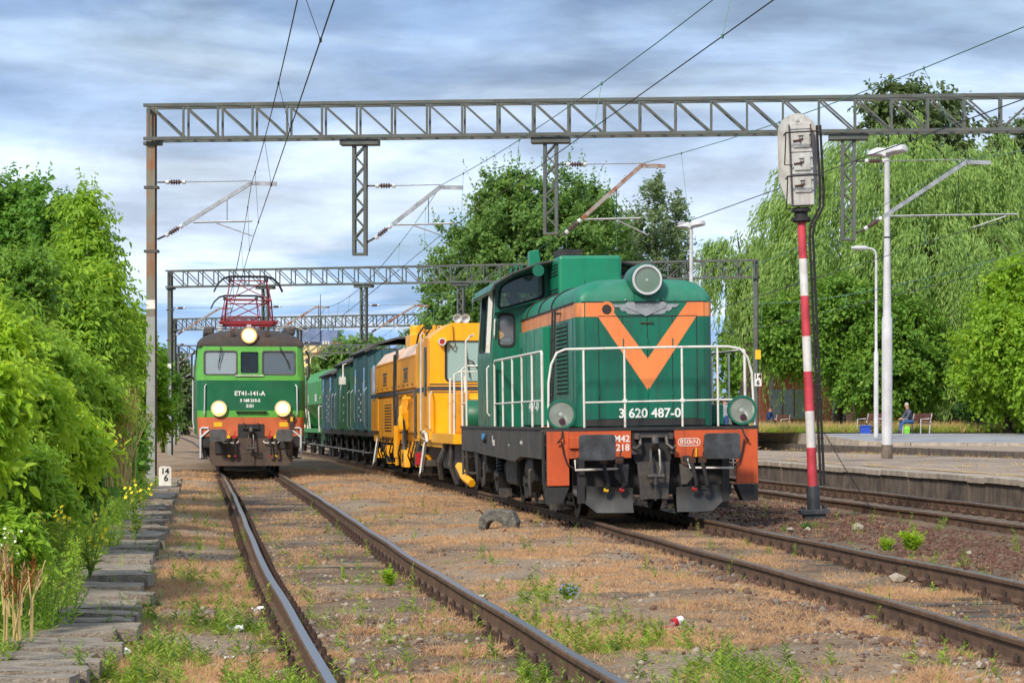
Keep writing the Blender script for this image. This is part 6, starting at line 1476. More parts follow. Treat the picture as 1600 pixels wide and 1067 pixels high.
        MB().box(min(s * 1.561, s * 1.566), max(s * 1.561, s * 1.566), yc - 0.15, yc + 0.15, 0.42, 0.62).build('clamp_slot', MT['black'], g)
        for q in (-0.25, 0.0, 0.25): MB().cyl((s * 1.46, yc + q, 1.8), (s * 1.46, yc + q, 2.05), 0.06, n=8).build('valve_block', ye, g)
        for q in range(4): MB().tube([(s * 1.5, yc - 0.8 + q * 0.12, 1.9), (s * 1.58, yc - 0.8 + q * 0.13, 1.4), (s * 1.52, yc - 0.7 + q * 0.14, 0.8)], 0.018, 5).build('hydraulic_hose', MT['rubber'], g)
        MB().cyl((s * 1.48, yc + 2.6, 0.5), (s * 1.48, yc + 2.6, 1.3), 0.09, n=10).cyl((s * 1.48, yc + 2.6, 0.3), (s * 1.48, yc + 2.6, 0.5), 0.05, n=8).build('small_cylinder', ye, g)
        # folded steps
        for yy in (y0 + 0.6, y1 - 3.2):
            st = MB().bar((s * 1.52, yy, 0.95), (s * 1.66, yy - 0.5, 0.22), 0.04, 0.3, (0, 1, 0)).build('folding_step', MT['frame_black'], g)
            MB().bar((s * 1.555, yy, 0.92), (s * 1.695, yy - 0.5, 0.24), 0.02, 0.13, (0, 1, 0)).build('step_tread', MT['off_white'], st)
        MB().tube([(s * 1.5, y0 + 0.9, 1.0), (s * 1.56, y0 + 0.9, 1.1), (s * 1.56, y0 + 0.6, 1.18), (s * 1.53, y0 + 0.3, 1.12), (s * 1.52, y0 + 0.2, 0.95)], 0.035, 7).build('step_rail', MT['off_white'], g, smooth=True)
        MB().box(min(s * 1.4, s * 1.6), max(s * 1.4, s * 1.6), y0 + 2.2, y0 + 2.45, 0.4, 0.72).build('tail_light', [MT['steel_dark'], MT['red']][0], g)
        MB().box(min(s * 1.4, s * 1.6), max(s * 1.4, s * 1.6), y0 + 2.18, y0 + 2.195, 0.42, 0.70).build('red_lens', MT['red'], g)
    for s in (-1, 1):
        MB().box(min(s * 0.19, s * 0.2), max(s * 0.19, s * 0.2), 0, 0.01, 2, 2.01)
    MB().box(-1.1, 1.1, y0 + 3.0, y1 - 0.2, 2.99, 3.27).build('roof_deck', MT['frame_black'], g)
    # crane on the roof
    cr_ = MB().box(-1.15, -0.75, y0 + 8.8, y0 + 10.2, 3.28, 3.62).box(-0.95, -0.1, y0 + 9.3, y0 + 9.6, 3.55, 3.75).cyl((-0.95, y0 + 9.4, 3.3), (-0.95, y0 + 9.4, 3.85), 0.16, n=10).cyl((-0.3, y0 + 9.4, 3.3), (-0.3, y0 + 9.4, 3.85), 0.12, n=10).build('roof_crane', ye, g, bevel=0.03)
    for i in range(4): MB().tube([(-1.0 + i * 0.2, y0 + 8.75, 3.3), (-0.95 + i * 0.2, y0 + 8.65, 3.6), (-0.8 + i * 0.2, y0 + 8.9, 3.8)], 0.025, 5).build('crane_hose', MT['rubber'], cr_)
    for i in range(3): MB().cyl((-0.8 + i * 0.3, y0 + 9.2, 3.7), (-0.8 + i * 0.3, y0 + 9.2, 3.86), 0.05, n=6).build('crane_pin', ye, cr_)
    # front platform, coupling to the diesel
    MB().box(-1.45, 1.45, 0.9, y0 - 0.01, 0.95, 1.15).build('front_deck', ye, g)
    MB().box(-1.0, 1.0, 2.4, y0 - 0.02, 1.15, 1.9).build('tool_chest', ye, g, bevel=0.03)
    MB().box(-1.3, -1.02, 1.8, 2.6, 1.16, 2.0).build('tool_chest', ye_shade, g, bevel=0.03)
    for a, c_ in ((1.64, 1.70), (1.52, 1.58)): MB().box(-1.003, 1.003, 2.392, 2.3995, a, c_).build('stripe', navy, g)
    MB().box(-0.9, -0.6, 2.36, 2.399, 1.3, 1.75).build('red_box', MT['red'], g)
    MB().lathe([(0.0, 0), (0.3, 0.02), (0.34, 0.08), (0.34, 0.5), (0.3, 0.56), (0, 0.58)], (-1.2, 1.15, 1.50), (1, 0, 0), 20).build('air_tank', mat('tank_green', (24, 96, 66), 0.45), g, smooth=True)
    MB().tube([(-1.42, 1.0, 1.15), (-1.42, 1.0, 2.35), (-1.3, 1.0, 2.4), (-0.9, 1.0, 2.4), (-0.85, 1.0, 1.15)], 0.022, 6).build('deck_railing', MT['white_paint'], g)
    MB().tube([(-1.30, 3.0, 1.15), (-1.30, 3.0, 2.3), (-1.0, 3.0, 2.35), (-0.95, 3.0, 1.15)], 0.022, 6).build('deck_railing', MT['white_paint'], g)
    for s in (-1, 1):
        buffer(g, s * 0.875, 1.02, 0.45, 0.36, MT['black'], 0.3, 0.6)
        MB().prism([(1.2, 0.95), (3.4, 0.95), (3.2, 0.3), (2.2, 0.18), (1.6, 0.4)], 'x', s * 0.95, s * 1.2).build('bogie_frame', MT['frame_black'], g)
        MB().tube([(s * 1.35, 2.0, 0.95), (s * 1.4, 2.0, 0.5), (s * 1.25, 2.0, 0.12)], 0.05, 7).build('rail_clamp', MT['steel_dark'], g)
        MB().tube([(s * 1.3, 3.6, 0.95), (s * 1.45, 3.7, 0.55), (s * 1.38, 3.9, 0.2)], 0.07, 7).build('rail_clamp', MT['steel_dark'], g)
    # articulated yellow arm low beside the rail
    MB().tube([(-1.35, 0.8, 0.5), (-1.4, 0.2, 0.52), (-1.35, -0.3, 0.3), (-1.25, -0.7, 0.2)], 0.08, 6).build('rail_guide_arm', ye, g)
    MB().box(-1.4, 1.4, 3.6, y1, 0.85, 1.12).build('chassis', ye, g)
    MB().box(-1.2, 1.2, 3.0, y1 - 0.5, 0.4, 0.84).build('underframe_gear', MT['black'], g)
    for y in (2.4, 4.2, y1 - 4.5, y1 - 2.7): wheelset(g, y, 0.42)
    MB().box(-0.9, 0.9, y0 + 5.5, y0 + 7.5, 0.15, 0.9).build('tamping_unit', MT['frame_black'], g)
    for i in range(10):
        rr = random.Random(i); MB().box(-1.3 + rr.uniform(-0.1, 0.1), -1.1 + rr.uniform(-0.05, 0.2), y0 + 7 + i * 0.8, y0 + 7.4 + i * 0.8, 0.25 + rr.uniform(0, 0.2), 0.7).build('undergear_block', [ye, MT['black'], MT['steel_dark'], MT['blue'] if i == 4 else MT['black']][i % 4], g)
machine()
def machine_fittings():
    g = bpy.data.objects['track_machine']; y0 = 5.6; hw = 1.48; rr = random.Random(77)
    ye = bpy.data.materials['machine_yellow']; ye_shade = bpy.data.materials['machine_yellow_shaded']
    for a, c in ((9.1, 14.3), (14.9, 21.7)):
        for q in range(4):
            yy = a + (c - a) * (q + 0.5) / 4
            MB().box(-hw - 0.03, -hw - 0.011, yy - 0.04, yy + 0.12, 2.26, 2.30).build('latch', MT['steel_dark'], g)
        MB().box(-hw - 0.022, -hw - 0.0105, a, c, 2.92, 2.955).build('panel_frame', ye_shade, g); MB().box(-hw - 0.022, -hw - 0.0105, a, c, 2.2, 2.23).build('panel_frame', ye_shade, g)
    gr_ = MB().box(-hw - 0.016, -hw - 0.0065, 16.2, 18.4, 1.15, 1.85).build('grille_panel', MT['black'], g)
    for i in range(9): MB().box(-hw - 0.03, -hw - 0.016, 16.24, 18.36, 1.18 + i * 0.075, 1.215 + i * 0.075).build('grille_slat', ye_shade, gr_)
    for i in range(16):
        yy = 7.0 + i * 0.95 + rr.uniform(-0.2, 0.2); w = rr.uniform(0.15, 0.4); z = rr.uniform(0.3, 0.7)
        MB().box(-1.5 + rr.uniform(0, 0.12), -1.2, yy, yy + w, z, z + rr.uniform(0.12, 0.3)).build('bracket', rr.choice([ye, ye, MT['steel_dark'], MT['frame_black']]), g, bevel=0.01)
        MB().tube([(-1.45, yy, 0.95), (-1.52, yy + 0.1, 0.6), (-1.4, yy + 0.4, 0.35), (-1.3, yy + 0.7, 0.5)], 0.02, 5).build('hydraulic_hose', MT['rubber'], g)
    for i in range(6):
        yy = 10.3 + i * 0.33
        MB().cyl((-1.5, yy, 1.95), (-1.56, yy, 1.95), 0.05, n=8).tube([(-1.55, yy, 1.95), (-1.6, yy, 1.6), (-1.54, yy + 0.06, 1.3)], 0.016, 5).build('hose_fitting', ye, g)
    for x in (-1.2, -0.9, -0.55): MB().box(x, x + 0.2, 2.36, 2.395, 1.22, 1.28).build('warning_label', MT['black'], g)
    MB().tube([(-1.44, 5.55, 1.2), (-1.5, 5.4, 1.25), (-1.5, 5.4, 2.0), (-1.44, 5.55, 2.05)], 0.018, 6).build('handrail', MT['post_white'], g)
machine_fittings()

# ------------------------------------------------------------------ wagons
teal = mat('wagon_teal', (48, 92, 100), 0.65, c2=(38, 74, 80), scale=1.5, streak=(66, 74, 70), streak_amt=0.7, bump=0.05)
grn = mat('wagon_green', (34, 92, 58), 0.6, c2=(30, 76, 52), scale=1.5, streak=(70, 96, 66), streak_amt=0.5, bump=0.05)
wroof = mat('wagon_roof', (84, 80, 78), 0.8, c2=(60, 58, 58), scale=2, streak=(110, 104, 98), streak_amt=0.4)
def wagon(yn, yf, m, label, doors, plankw=0.35, hz=3.35, end_recess=False):
    g = empty('wagon', (t2x(yn), yn, 0), math.atan(-(t2x(yf) - t2x(yn)) / (yf - yn)), label, 'wagon')
    L = yf - yn; hw = 1.42; y0 = 0.45; y1 = L - 0.45
    MB().box(-hw, hw, y0, y1, 0.95, 1.12).build('underframe', MT['black'], g)
    MB().box(-hw + 0.03, hw - 0.03, y0 + 0.03, y1 - 0.03, 1.121, hz).build('body', m, g)
    b = MB(); arcp = [(-hw - 0.12, hz - 0.02), (-hw * 0.8, hz + 0.22), (-hw * 0.4, hz + 0.38), (0, hz + 0.43), (hw * 0.4, hz + 0.38), (hw * 0.8, hz + 0.22), (hw + 0.12, hz - 0.02)]
    b.loft([[(x, y, z) for x, z in arcp] + [(x * 0.97, y, z - 0.06) for x, z in reversed(arcp)] for y in (y0 - 0.15, y1 + 0.15)])
    rf = b.build('roof', wroof, g, smooth=True)
    # vertical boards on the visible side and the near end
    for s in (-1, 1):
        y = y0
        while y < y1 - 0.05:
            w_ = min(plankw, y1 - y); MB().box(min(s * hw, s * (hw - 0.03)), max(s * hw, s * (hw - 0.03)), y + 0.008, y + w_ - 0.008, 1.1, hz - 0.03).build('plank', m, g); y += w_
    x = -hw
    while x < hw - 0.05:
        MB().box(x + 0.008, x + plankw * 0.8 - 0.008, y0, y0 + 0.029, 1.1, hz + 0.02).build('plank', m, g); x += plankw * 0.8113
    for a, wd in doors:
        d = MB().box(-hw - 0.05, -hw - 0.004, a, a + wd, 1.15, hz - 0.15).build('door', m, g)
        MB().tube([(-hw - 0.06, a + 0.12, 1.35), (-hw - 0.11, a + 0.12, 1.45), (-hw - 0.11, a + 0.12, 2.5), (-hw - 0.06, a + 0.12, 2.6)], 0.014, 6).build('handrail', MT['galv'], d)
        P = rrect(a + wd * 0.3, a + wd * 0.75, 2.2, 3.0, 0.04); MB().prism(P, 'x', -hw - 0.056, -hw - 0.0505).build('window', MT['glass_dark'], d)
    for a in (y0 + 0.1, y1 - 0.15): MB().tube([(-hw - 0.02, a, 1.15), (-hw - 0.09, a, 1.25), (-hw - 0.09, a, 2.3), (-hw - 0.02, a, 2.4)], 0.014, 6).build('corner_handrail', MT['galv'], g)
    st = MB()
    for k in range(8): st.box(-hw - 0.004, -hw - 0.001, L * 0.45 + (k % 2) * 0.8, L * 0.45 + 0.35 + (k % 2) * 0.8, 1.4 + k * 0.13, 1.47 + k * 0.13)
    st.build('stencil_marks', MT['off_white'], g); g.children[-1]['kind'] = 'stuff'
    for y in (2.2, L - 2.2) if L < 11 else (1.8, 3.6, L - 3.6, L - 1.8): wheelset(g, y, 0.5)
    for s in (-1, 1):
        for y in (2.2, L - 2.2):
            MB().prism([(y - 0.8, 0.95), (y - 0.4, 0.42), (y + 0.4, 0.42), (y + 0.8, 0.95)], 'x', s * 1.12, s * 1.16).build('spring_hanger', MT['black'], g)
            MB().tube([(s * 1.2, y - 0.6, 0.8), (s * 1.2, y, 0.62), (s * 1.2, y + 0.6, 0.8)], 0.05, 6).build('leaf_spring', MT['black'], g)
        for y in (1.0, L / 2, L - 1.2):
            sb = MB().box(min(s * 1.25, s * 1.5), max(s * 1.25, s * 1.5), y - 0.22, y + 0.22, 0.45, 0.49).build('footboard', MT['galv'], g)
            MB().box(min(s * 1.3, s * 1.34), max(s * 1.3, s * 1.34), y - 0.3, y - 0.26, 0.491, 0.95).build('footboard_hanger', MT['black'], sb)
        buffer(g, s * 0.875, 1.03, 0.4, 0.4, MT['black'], -0.15, 0.6, rnd=0.18)
    return g
w1 = wagon(75.3, 82.6, teal, 'teal boarded workshop wagon next to the yellow machine', [(0.8, 0.9), (4.6, 0.9)], hz=3.5, plankw=0.26)
w2 = wagon(83.0, 91.2, grn, 'dark green van in the middle of the wagon row', [(4.0, 1.1)], plankw=0.3)
MB().tube([(-1.45, 1.0, 3.3), (-1.62, 1.0, 3.25), (-1.62, 1.0, 2.6), (-1.5, 1.0, 2.55)], 0.03, 6).box(-1.75, -1.55, 0.8, 1.3, 2.6, 2.85).build('end_lamp', MT['white_paint'], w2)
w3 = wagon(91.6, 100.6, teal, 'second teal boarded van at the far end of the row', [(1.5, 1.0), (6.0, 1.0)], hz=3.15)
def hopper(yn, yf, label):
    g = empty('hopper_wagon', (t2x(yn), yn, 0), math.atan(-(t2x(yf) - t2x(yn)) / (yf - yn)), label, 'wagon', 'light green hopper wagons at the back of the train')
    hg = mat('hopper_green', (60, 146, 70), 0.55, c2=(50, 126, 62), scale=1.5, streak=(110, 150, 110), streak_amt=0.4)
    L = yf - yn; hw = 1.45
    for a in (0.8, L / 2 + 0.2):
        c = L / 2 - 1.0
        b = MB().loft([[(-0.5, a + 0.9, 1.1), (0.5, a + 0.9, 1.1), (0.5, a + c - 0.9, 1.1), (-0.5, a + c - 0.9, 1.1)], [(-hw, a, 2.1), (hw, a, 2.1), (hw, a + c, 2.1), (-hw, a + c, 2.1)], [(-hw, a, 3.0), (hw, a, 3.0), (hw, a + c, 3.0), (-hw, a + c, 3.0)], [(-hw + 0.5, a + 0.2, 3.5), (hw - 0.5, a + 0.2, 3.5), (hw - 0.5, a + c - 0.2, 3.5), (-hw + 0.5, a + c - 0.2, 3.5)]])
        b.build('hopper_bin', hg, g)
        MB().box(-hw - 0.01, -hw - 0.003, a + 1, a + 2, 2.2, 2.5).build('white_panel', MT['off_white'], g)
    MB().box(-1.4, 1.4, 0.3, L - 0.3, 0.95, 1.1).build('underframe', hg, g)
    for a in (0.4, L - 0.6): MB().tube([(-1.42, a, 1.0), (-1.45, a, 1.9), (-1.42, a + 0.2, 2.0), (-1.2, a + 0.3, 2.0), (-1.1, a + 0.3, 1.0)], 0.035, 6).build('end_railing', MT['white_paint'], g)
    for y in (1.6, 3.2, L - 3.2, L - 1.6): wheelset(g, y, 0.5)
    MB().box(-0.9, 0.9, 4.5, L - 4.5, 0.35, 0.95).build('discharge_chute', hg, g)
    for y in (1.0, L / 2): MB().box(-1.5, -1.25, y - 0.25, y + 0.25, 0.45, 0.5).build('footboard', MT['galv'], g)
hopper(101, 113, 'light green hopper wagon just behind the teal van'); hopper(113.5, 125.5, 'last light green hopper wagon mostly hidden by the electric locomotive')
# ------------------------------------------------------------------ foliage
def nrm(a): return a / np.maximum(1e-9, np.linalg.norm(a, axis=1, keepdims=True))
def leaf_mesh(name, pos, axis_, nor, ln, wd, m, fold=0.25, hexa=False):
    """one folded leaf per row: base, two sides, tip"""
    n = len(pos); axis_ = nrm(axis_); side = nrm(np.cross(axis_, nor)); up = np.cross(side, axis_)
    ln = ln[:, None]; wd = wd[:, None]
    if hexa:
        V = np.empty((n, 6, 3))
        V[:, 0] = pos
        V[:, 1] = pos + axis_ * ln * 0.3 + side * wd * 0.45 + up * wd * fold
        V[:, 2] = pos + axis_ * ln * 0.65 + side * wd * 0.36 + up * wd * fold * 0.6 - up * ln * 0.06
        V[:, 3] = pos + axis_ * ln - up * ln * 0.16
        V[:, 4] = pos + axis_ * ln * 0.65 - side * wd * 0.36 + up * wd * fold * 0.6 - up * ln * 0.06
        V[:, 5] = pos + axis_ * ln * 0.3 - side * wd * 0.45 + up * wd * fold
        tri = np.array([(0, 1, 2), (0, 2, 3), (0, 3, 4), (0, 4, 5)])
    else:
        V = np.empty((n, 4, 3))
        V[:, 0] = pos
        V[:, 1] = pos + axis_ * ln * 0.45 + side * wd * 0.5 + up * wd * fold
        V[:, 2] = pos + axis_ * ln - up * ln * 0.08
        V[:, 3] = pos + axis_ * ln * 0.45 - side * wd * 0.5 + up * wd * fold
        tri = np.array([(0, 1, 2), (0, 2, 3)])
    k = V.shape[1]; nf = len(tri)
    faces = (np.arange(n)[:, None, None] * k + tri[None]).reshape(-1, 3)
    me = bpy.data.meshes.new(name)
    me.vertices.add(n * k); me.vertices.foreach_set('co', V.reshape(-1).astype(np.float32))
    me.loops.add(len(faces) * 3); me.loops.foreach_set('vertex_index', faces.reshape(-1).astype(np.int32))
    me.polygons.add(len(faces)); me.polygons.foreach_set('loop_start', np.arange(0, len(faces) * 3, 3, dtype=np.int32))
    me.update(calc_edges=True)
    me.materials.append(m)
    return me
def blob_points(rng, blobs, n, shell=0.5):
    w = np.array([b[3] * b[4] * b[5] for b in blobs]) ** 0.75; w = w / w.sum()
    ix = rng.choice(len(blobs), n, p=w); B = np.array([b[:6] for b in blobs])[ix]
    d = nrm(rng.normal(size=(n, 3))); r = shell + (1 - shell) * rng.random(n) ** 0.6
    r *= 1 + 0.22 * np.sin(d[:, 0] * 9 + ix) * np.cos(d[:, 2] * 8 + d[:, 1] * 6)
    return B[:, :3] + d * r[:, None] * B[:, 3:6], d
def crown_leaves(rng, blobs, clumps, twigs, per, twig_len, leaf, wratio=0.5, shell=0.5, up=0.3, droop=0.35):
    C, D = blob_points(rng, blobs, clumps, shell)
    N = clumps * twigs
    c = np.repeat(C, twigs, 0); d = np.repeat(D, twigs, 0)
    td = nrm(d * 0.9 + rng.normal(size=(N, 3)) * 0.75 + np.array([0, 0, up])); tl = twig_len * (0.5 + 0.8 * rng.random(N))
    t = np.tile((np.arange(per) + 0.5) / per, N)
    P = np.repeat(c, per, 0) + np.repeat(td * tl[:, None], per, 0) * t[:, None]
    P[:, 2] -= (t ** 2) * np.repeat(tl, per) * droop * 0.5
    n = len(P); tdr = np.repeat(td, per, 0)
    sd = nrm(np.cross(tdr, nrm(rng.normal(size=(n, 3)))))
    ax = nrm(tdr * 0.55 + sd * 0.8 + np.array([0, 0, -droop]))
    nor = nrm(rng.normal(size=(n, 3)) * 0.55 + np.array([0, 0, 0.9]) + np.repeat(d, per, 0) * 0.5)
    L = leaf * (0.65 + 0.7 * rng.random(n))
    return P, ax, nor, L, L * wratio, C
def trunk_mesh(rng, base, top, r, targets, n_limb=14):
    b = MB(); base = Vector(base); top = Vector(top); pts = []
    for i in range(7):
        t = i / 6; p = base.lerp(top, t); pts.append(p + Vector((rng.normal() * r * 0.5 * t, rng.normal() * r * 0.5 * t, 0)))
    b.tube(pts, [r * (1.25 - 0.25 * min(1, t * 6)) * (1 - 0.93 * t) for t in [i / 6 for i in range(7)]], 9)
    for k in rng.choice(len(targets), min(n_limb, len(targets)), replace=False):
        q = Vector(targets[k]); t = 0.35 + 0.55 * rng.random(); s = base.lerp(top, t)
        m_ = s.lerp(q, 0.5) + Vector((0, 0, 0.12 * (q - s).length))
        rr = r * (1 - 0.75 * t) * 0.5
        b.tube([s, s.lerp(m_, 0.5), m_, m_.lerp(q, 0.6), q], [rr, rr * 0.8, rr * 0.6, rr * 0.35, rr * 0.12], 6)
    return b.mesh('trunk', MT['bark'], smooth=True, fix=False)
def tree(name, base, blobs, m, label, cat='tree', clumps=400, twigs=5, per=7, twig_len=0.8, leaf=0.3, wratio=0.5, shell=0.5, r=0.25, seed=1, group=None, up=0.3, droop=0.35, hexa=False, limbs=14, shoots=0, shoot_len=0.8):
    """blobs in world coordinates: (x,y,z,rx,ry,rz)"""
    rng = np.random.default_rng(seed); base = Vector(base)
    g = empty(name, base, 0, label, cat, group); o = np.array(base)
    bl = [(b[0] - o[0], b[1] - o[1], b[2] - o[2], *b[3:]) for b in blobs]
    P, ax, nor, L, Wd, C = crown_leaves(rng, bl, clumps, twigs, per, twig_len, leaf, wratio, shell, up, droop)
    if shoots:                                               # long young shoots that break the outline
        d_ = C - np.mean(C, 0); score = d_[:, 2] * 0.8 + np.abs(d_[:, 0]) * 0.6 + rng.random(len(C)) * np.std(d_[:, 2]) * 1.5
        ix = np.argsort(-score)[:shoots]; m_ = 18
        td = nrm(nrm(d_[ix]) * 0.5 + np.array([0, 0, 1.0]) + rng.normal(size=(len(ix), 3)) * 0.3); tl = shoot_len * (0.6 + 0.7 * rng.random(len(ix)))
        t = np.tile((np.arange(m_) + 0.5) / m_, len(ix)); sp = np.repeat(C[ix], m_, 0) + np.repeat(td * tl[:, None], m_, 0) * t[:, None]
        k = len(sp); sa = nrm(np.repeat(td, m_, 0) * 0.5 + nrm(rng.normal(size=(k, 3))) * 0.9 + np.array([0, 0, -droop * 0.6])); sl = leaf * (1.25 - 0.6 * t) * (0.8 + 0.4 * rng.random(k))
        P = np.concatenate([P, sp]); ax = np.concatenate([ax, sa]); nor = np.concatenate([nor, nrm(rng.normal(size=(k, 3)) * 0.5 + np.array([0, 0, 1.0]))]); L = np.concatenate([L, sl]); Wd = np.concatenate([Wd, sl * wratio])
    keep = P[:, 2] > 0.02
    put('crown', leaf_mesh('crown', P[keep], ax[keep], nor[keep], L[keep], Wd[keep], m, hexa=hexa), g)
    if r:
        ctr = np.mean([b[:3] for b in bl], 0); tz = ctr[2] + 0.6 * max(b[2] + b[5] * 0.3 - ctr[2] for b in bl)
        put('trunk', trunk_mesh(rng, (0, 0, -0.3), (ctr[0] * 0.6, ctr[1] * 0.6, tz), r, [tuple(c) for c in C], limbs), g)
    return g
LF = {}
LF['maple'] = leaf_mat('leaf_maple', (70, 116, 42), (118, 166, 62), (168, 196, 82), trans=0.42)
LF['elder'] = leaf_mat('leaf_elder', (96, 142, 48), (154, 196, 68), (208, 218, 90), trans=0.45, warm=True)
LF['bright'] = leaf_mat('leaf_bright', (116, 164, 44), (176, 212, 66), (224, 230, 94), trans=0.46, warm=True)
LF['linden'] = leaf_mat('leaf_linden', (80, 118, 58), (128, 164, 80), (182, 192, 98), trans=0.42)
LF['poplar'] = leaf_mat('leaf_poplar', (94, 120, 82), (138, 158, 108), (166, 174, 122), trans=0.42)
LF['willow'] = leaf_mat('leaf_willow', (106, 142, 74), (160, 190, 102), (206, 220, 138), trans=0.42)
LF['round'] = leaf_mat('leaf_round', (78, 122, 46), (128, 168, 62), (182, 198, 84), trans=0.4)
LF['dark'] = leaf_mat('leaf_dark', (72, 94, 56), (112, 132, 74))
LF['juniper'] = leaf_mat('leaf_juniper', (56, 96, 50), (96, 138, 66))
LF['weed'] = leaf_mat('leaf_weed', (98, 130, 46), (156, 182, 66), (208, 206, 98), trans=0.35)
LF['weed_blue'] = leaf_mat('leaf_weed_blue', (60, 104, 50), (104, 148, 70))
LF['dry'] = leaf_mat('leaf_dry', (168, 132, 96), (210, 172, 128), (224, 196, 156), trans=0.2, rough=0.8)
LF['straw'] = leaf_mat('leaf_straw', (168, 140, 84), (214, 190, 128), trans=0.25, rough=0.7)
LF['rustleaf'] = leaf_mat('leaf_red', (120, 50, 34), (186, 120, 50), (200, 60, 44))
MT['petal_yellow'] = mat('petal_yellow', (240, 214, 40), 0.6)
MT['petal_blue'] = mat('petal_blue', (124, 140, 206), 0.6)
MT['petal_white'] = mat('petal_white', (226, 226, 214), 0.6)
def B(px, py, Y, rpx, rpy, ry=None):
    """crown lobe from a photo position at depth Y; radii in photo pixels"""
    p = W(px, py, Y); s = F / Y; return (p.x, p.y, p.z, rpx / s, (ry if ry else (rpx + rpy) / 2 / s), rpy / s)
def gbase(px, Y, z=-0.15): return ((px - 800) / F * Y, Y, z)

# --- big trees behind the tracks
tree('linden_tree', gbase(850, 150, 0), [B(850, 400, 150, 130, 120), B(770, 470, 150, 110, 120), B(905, 450, 152, 85, 100), B(800, 325, 150, 62, 50), B(850, 560, 150, 180, 110), B(915, 350, 152, 50, 56), B(700, 560, 148, 60, 80)], LF['linden'], 'broad green linden tree behind the diesel cab', clumps=2500, twigs=7, per=8, twig_len=0.8, leaf=0.24, wratio=0.65, shell=0.5, r=0.5, seed=3, shoots=130, shoot_len=2.0)
for i, (px, pt, Y, rx) in enumerate(((1020, 272, 158, 20), (1053, 298, 160, 24), (990, 325, 157, 20))):
    tree('poplar_tree', gbase(px, Y, 0), [B(px, (pt + 560) / 2, Y, rx, (560 - pt) / 2), B(px + 6, pt + 40, Y, rx * 0.45, 46)], LF['poplar'], ('tallest slim poplar right of the linden', 'slim poplar farther right with its top against the sky', 'lower slim poplar merging with the linden')[i], clumps=200, twigs=5, per=6, twig_len=0.9, leaf=0.24, wratio=0.6, shell=0.1, r=0.25, seed=20 + i, up=2.2, group='row of slim poplars')
tree('small_tree', gbase(548, 260, 0), [B(548, 562, 260, 36, 34), B(520, 585, 260, 26, 30), B(575, 570, 262, 20, 36)], LF['linden'], 'round tree beyond the wagon roofs beside the yellow building', clumps=260, twigs=5, per=6, twig_len=1.3, leaf=0.6, wratio=0.6, seed=31, r=0.3)
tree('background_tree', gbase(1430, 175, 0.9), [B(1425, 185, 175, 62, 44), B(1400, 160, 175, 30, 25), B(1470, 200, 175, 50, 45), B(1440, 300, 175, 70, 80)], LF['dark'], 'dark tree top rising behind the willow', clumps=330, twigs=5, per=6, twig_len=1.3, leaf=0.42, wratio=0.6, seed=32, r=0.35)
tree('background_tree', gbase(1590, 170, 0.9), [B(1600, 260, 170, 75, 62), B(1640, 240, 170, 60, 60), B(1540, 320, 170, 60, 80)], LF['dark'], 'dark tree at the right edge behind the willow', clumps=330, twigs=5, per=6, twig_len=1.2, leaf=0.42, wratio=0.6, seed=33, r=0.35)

# --- weeping willow
def willow_bundles(rng, bl, n_b, k):
    C, D = blob_points(rng, bl, n_b, 0.72); C = np.repeat(C, k, 0) + rng.normal(size=(n_b * k, 3)) * np.array([0.22, 0.22, 0.15]); return C, np.repeat(D, k, 0)
def willow(base, blobs, label, strands, seed, lmin, lmax, leaf=0.29, inner=600):
    rng = np.random.default_rng(seed); o = np.array(base); g = empty('willow_tree', base, 0, label, 'tree')
    bl = [(b[0] - o[0], b[1] - o[1], b[2] - o[2], *b[3:]) for b in blobs]
    C, D = willow_bundles(rng, bl, strands // 7, 7)
    up_ = D[:, 2] > -0.25; C = C[up_]; D = D[up_]; n = len(C)
    per = 34; Ls = lmin + (lmax - lmin) * np.repeat(rng.random(n // 7 + 1), 7)[:n] * (0.8 + 0.3 * rng.random(n))
    t = np.tile((np.arange(per) + 0.5) / per, n); dn = np.repeat(D, per, 0); Lr = np.repeat(Ls, per)
    out = nrm(dn * np.array([1, 1, 0.0]) + rng.normal(size=(n * per, 3)) * 0.05)
    sway = np.repeat(np.repeat(rng.normal(size=(n // 7 + 1, 3)), 7, 0)[:n] * np.array([0.3, 0.3, 0]) + rng.normal(size=(n, 3)) * np.array([0.08, 0.08, 0]), per, 0)
    P = np.repeat(C, per, 0)
    P = P + (out * 0.9 + sway) * (np.sqrt(t) * 0.55 * Lr ** 0.5)[:, None]
    P[:, 2] += (0.35 * np.sin(np.minimum(t * 4, 3.14)) - t ** 1.25 * Lr)
    P += rng.normal(size=P.shape) * 0.06
    keep = (P[:, 2] > 0.4) & (rng.random(len(P)) < 0.93)
    m_ = int(keep.sum())
    ax = nrm(np.array([0, 0, -1.0]) + rng.normal(size=(m_, 3)) * 0.28 + out[keep] * (1 - t[keep])[:, None] * 0.8)
    nor = nrm(rng.normal(size=(m_, 3)) + np.array([0, -0.2, 0.5]))
    L = leaf * (0.7 + 0.6 * rng.random(m_))
    put('crown', leaf_mesh('crown', P[keep], ax, nor, L, L * 0.25, LF['willow']), g)
    put('trunk', trunk_mesh(rng, (0, 0, -0.3), (0.3, 0, max(b[2] + 0.3 * b[5] for b in bl)), 0.55, [tuple(c) for c in C], 22), g)
    return g
willow(gbase(1500, 128, 0.95), [B(1400, 300, 128, 165, 105), B(1540, 315, 128, 130, 95), B(1290, 400, 126, 75, 90), B(1620, 400, 128, 110, 110), B(1450, 420, 124, 150, 90), B(1230, 330, 128, 40, 40), B(1560, 450, 122, 120, 80)], 'huge weeping willow filling the sky on the right', 6700, 41, 2.4, 8.5)
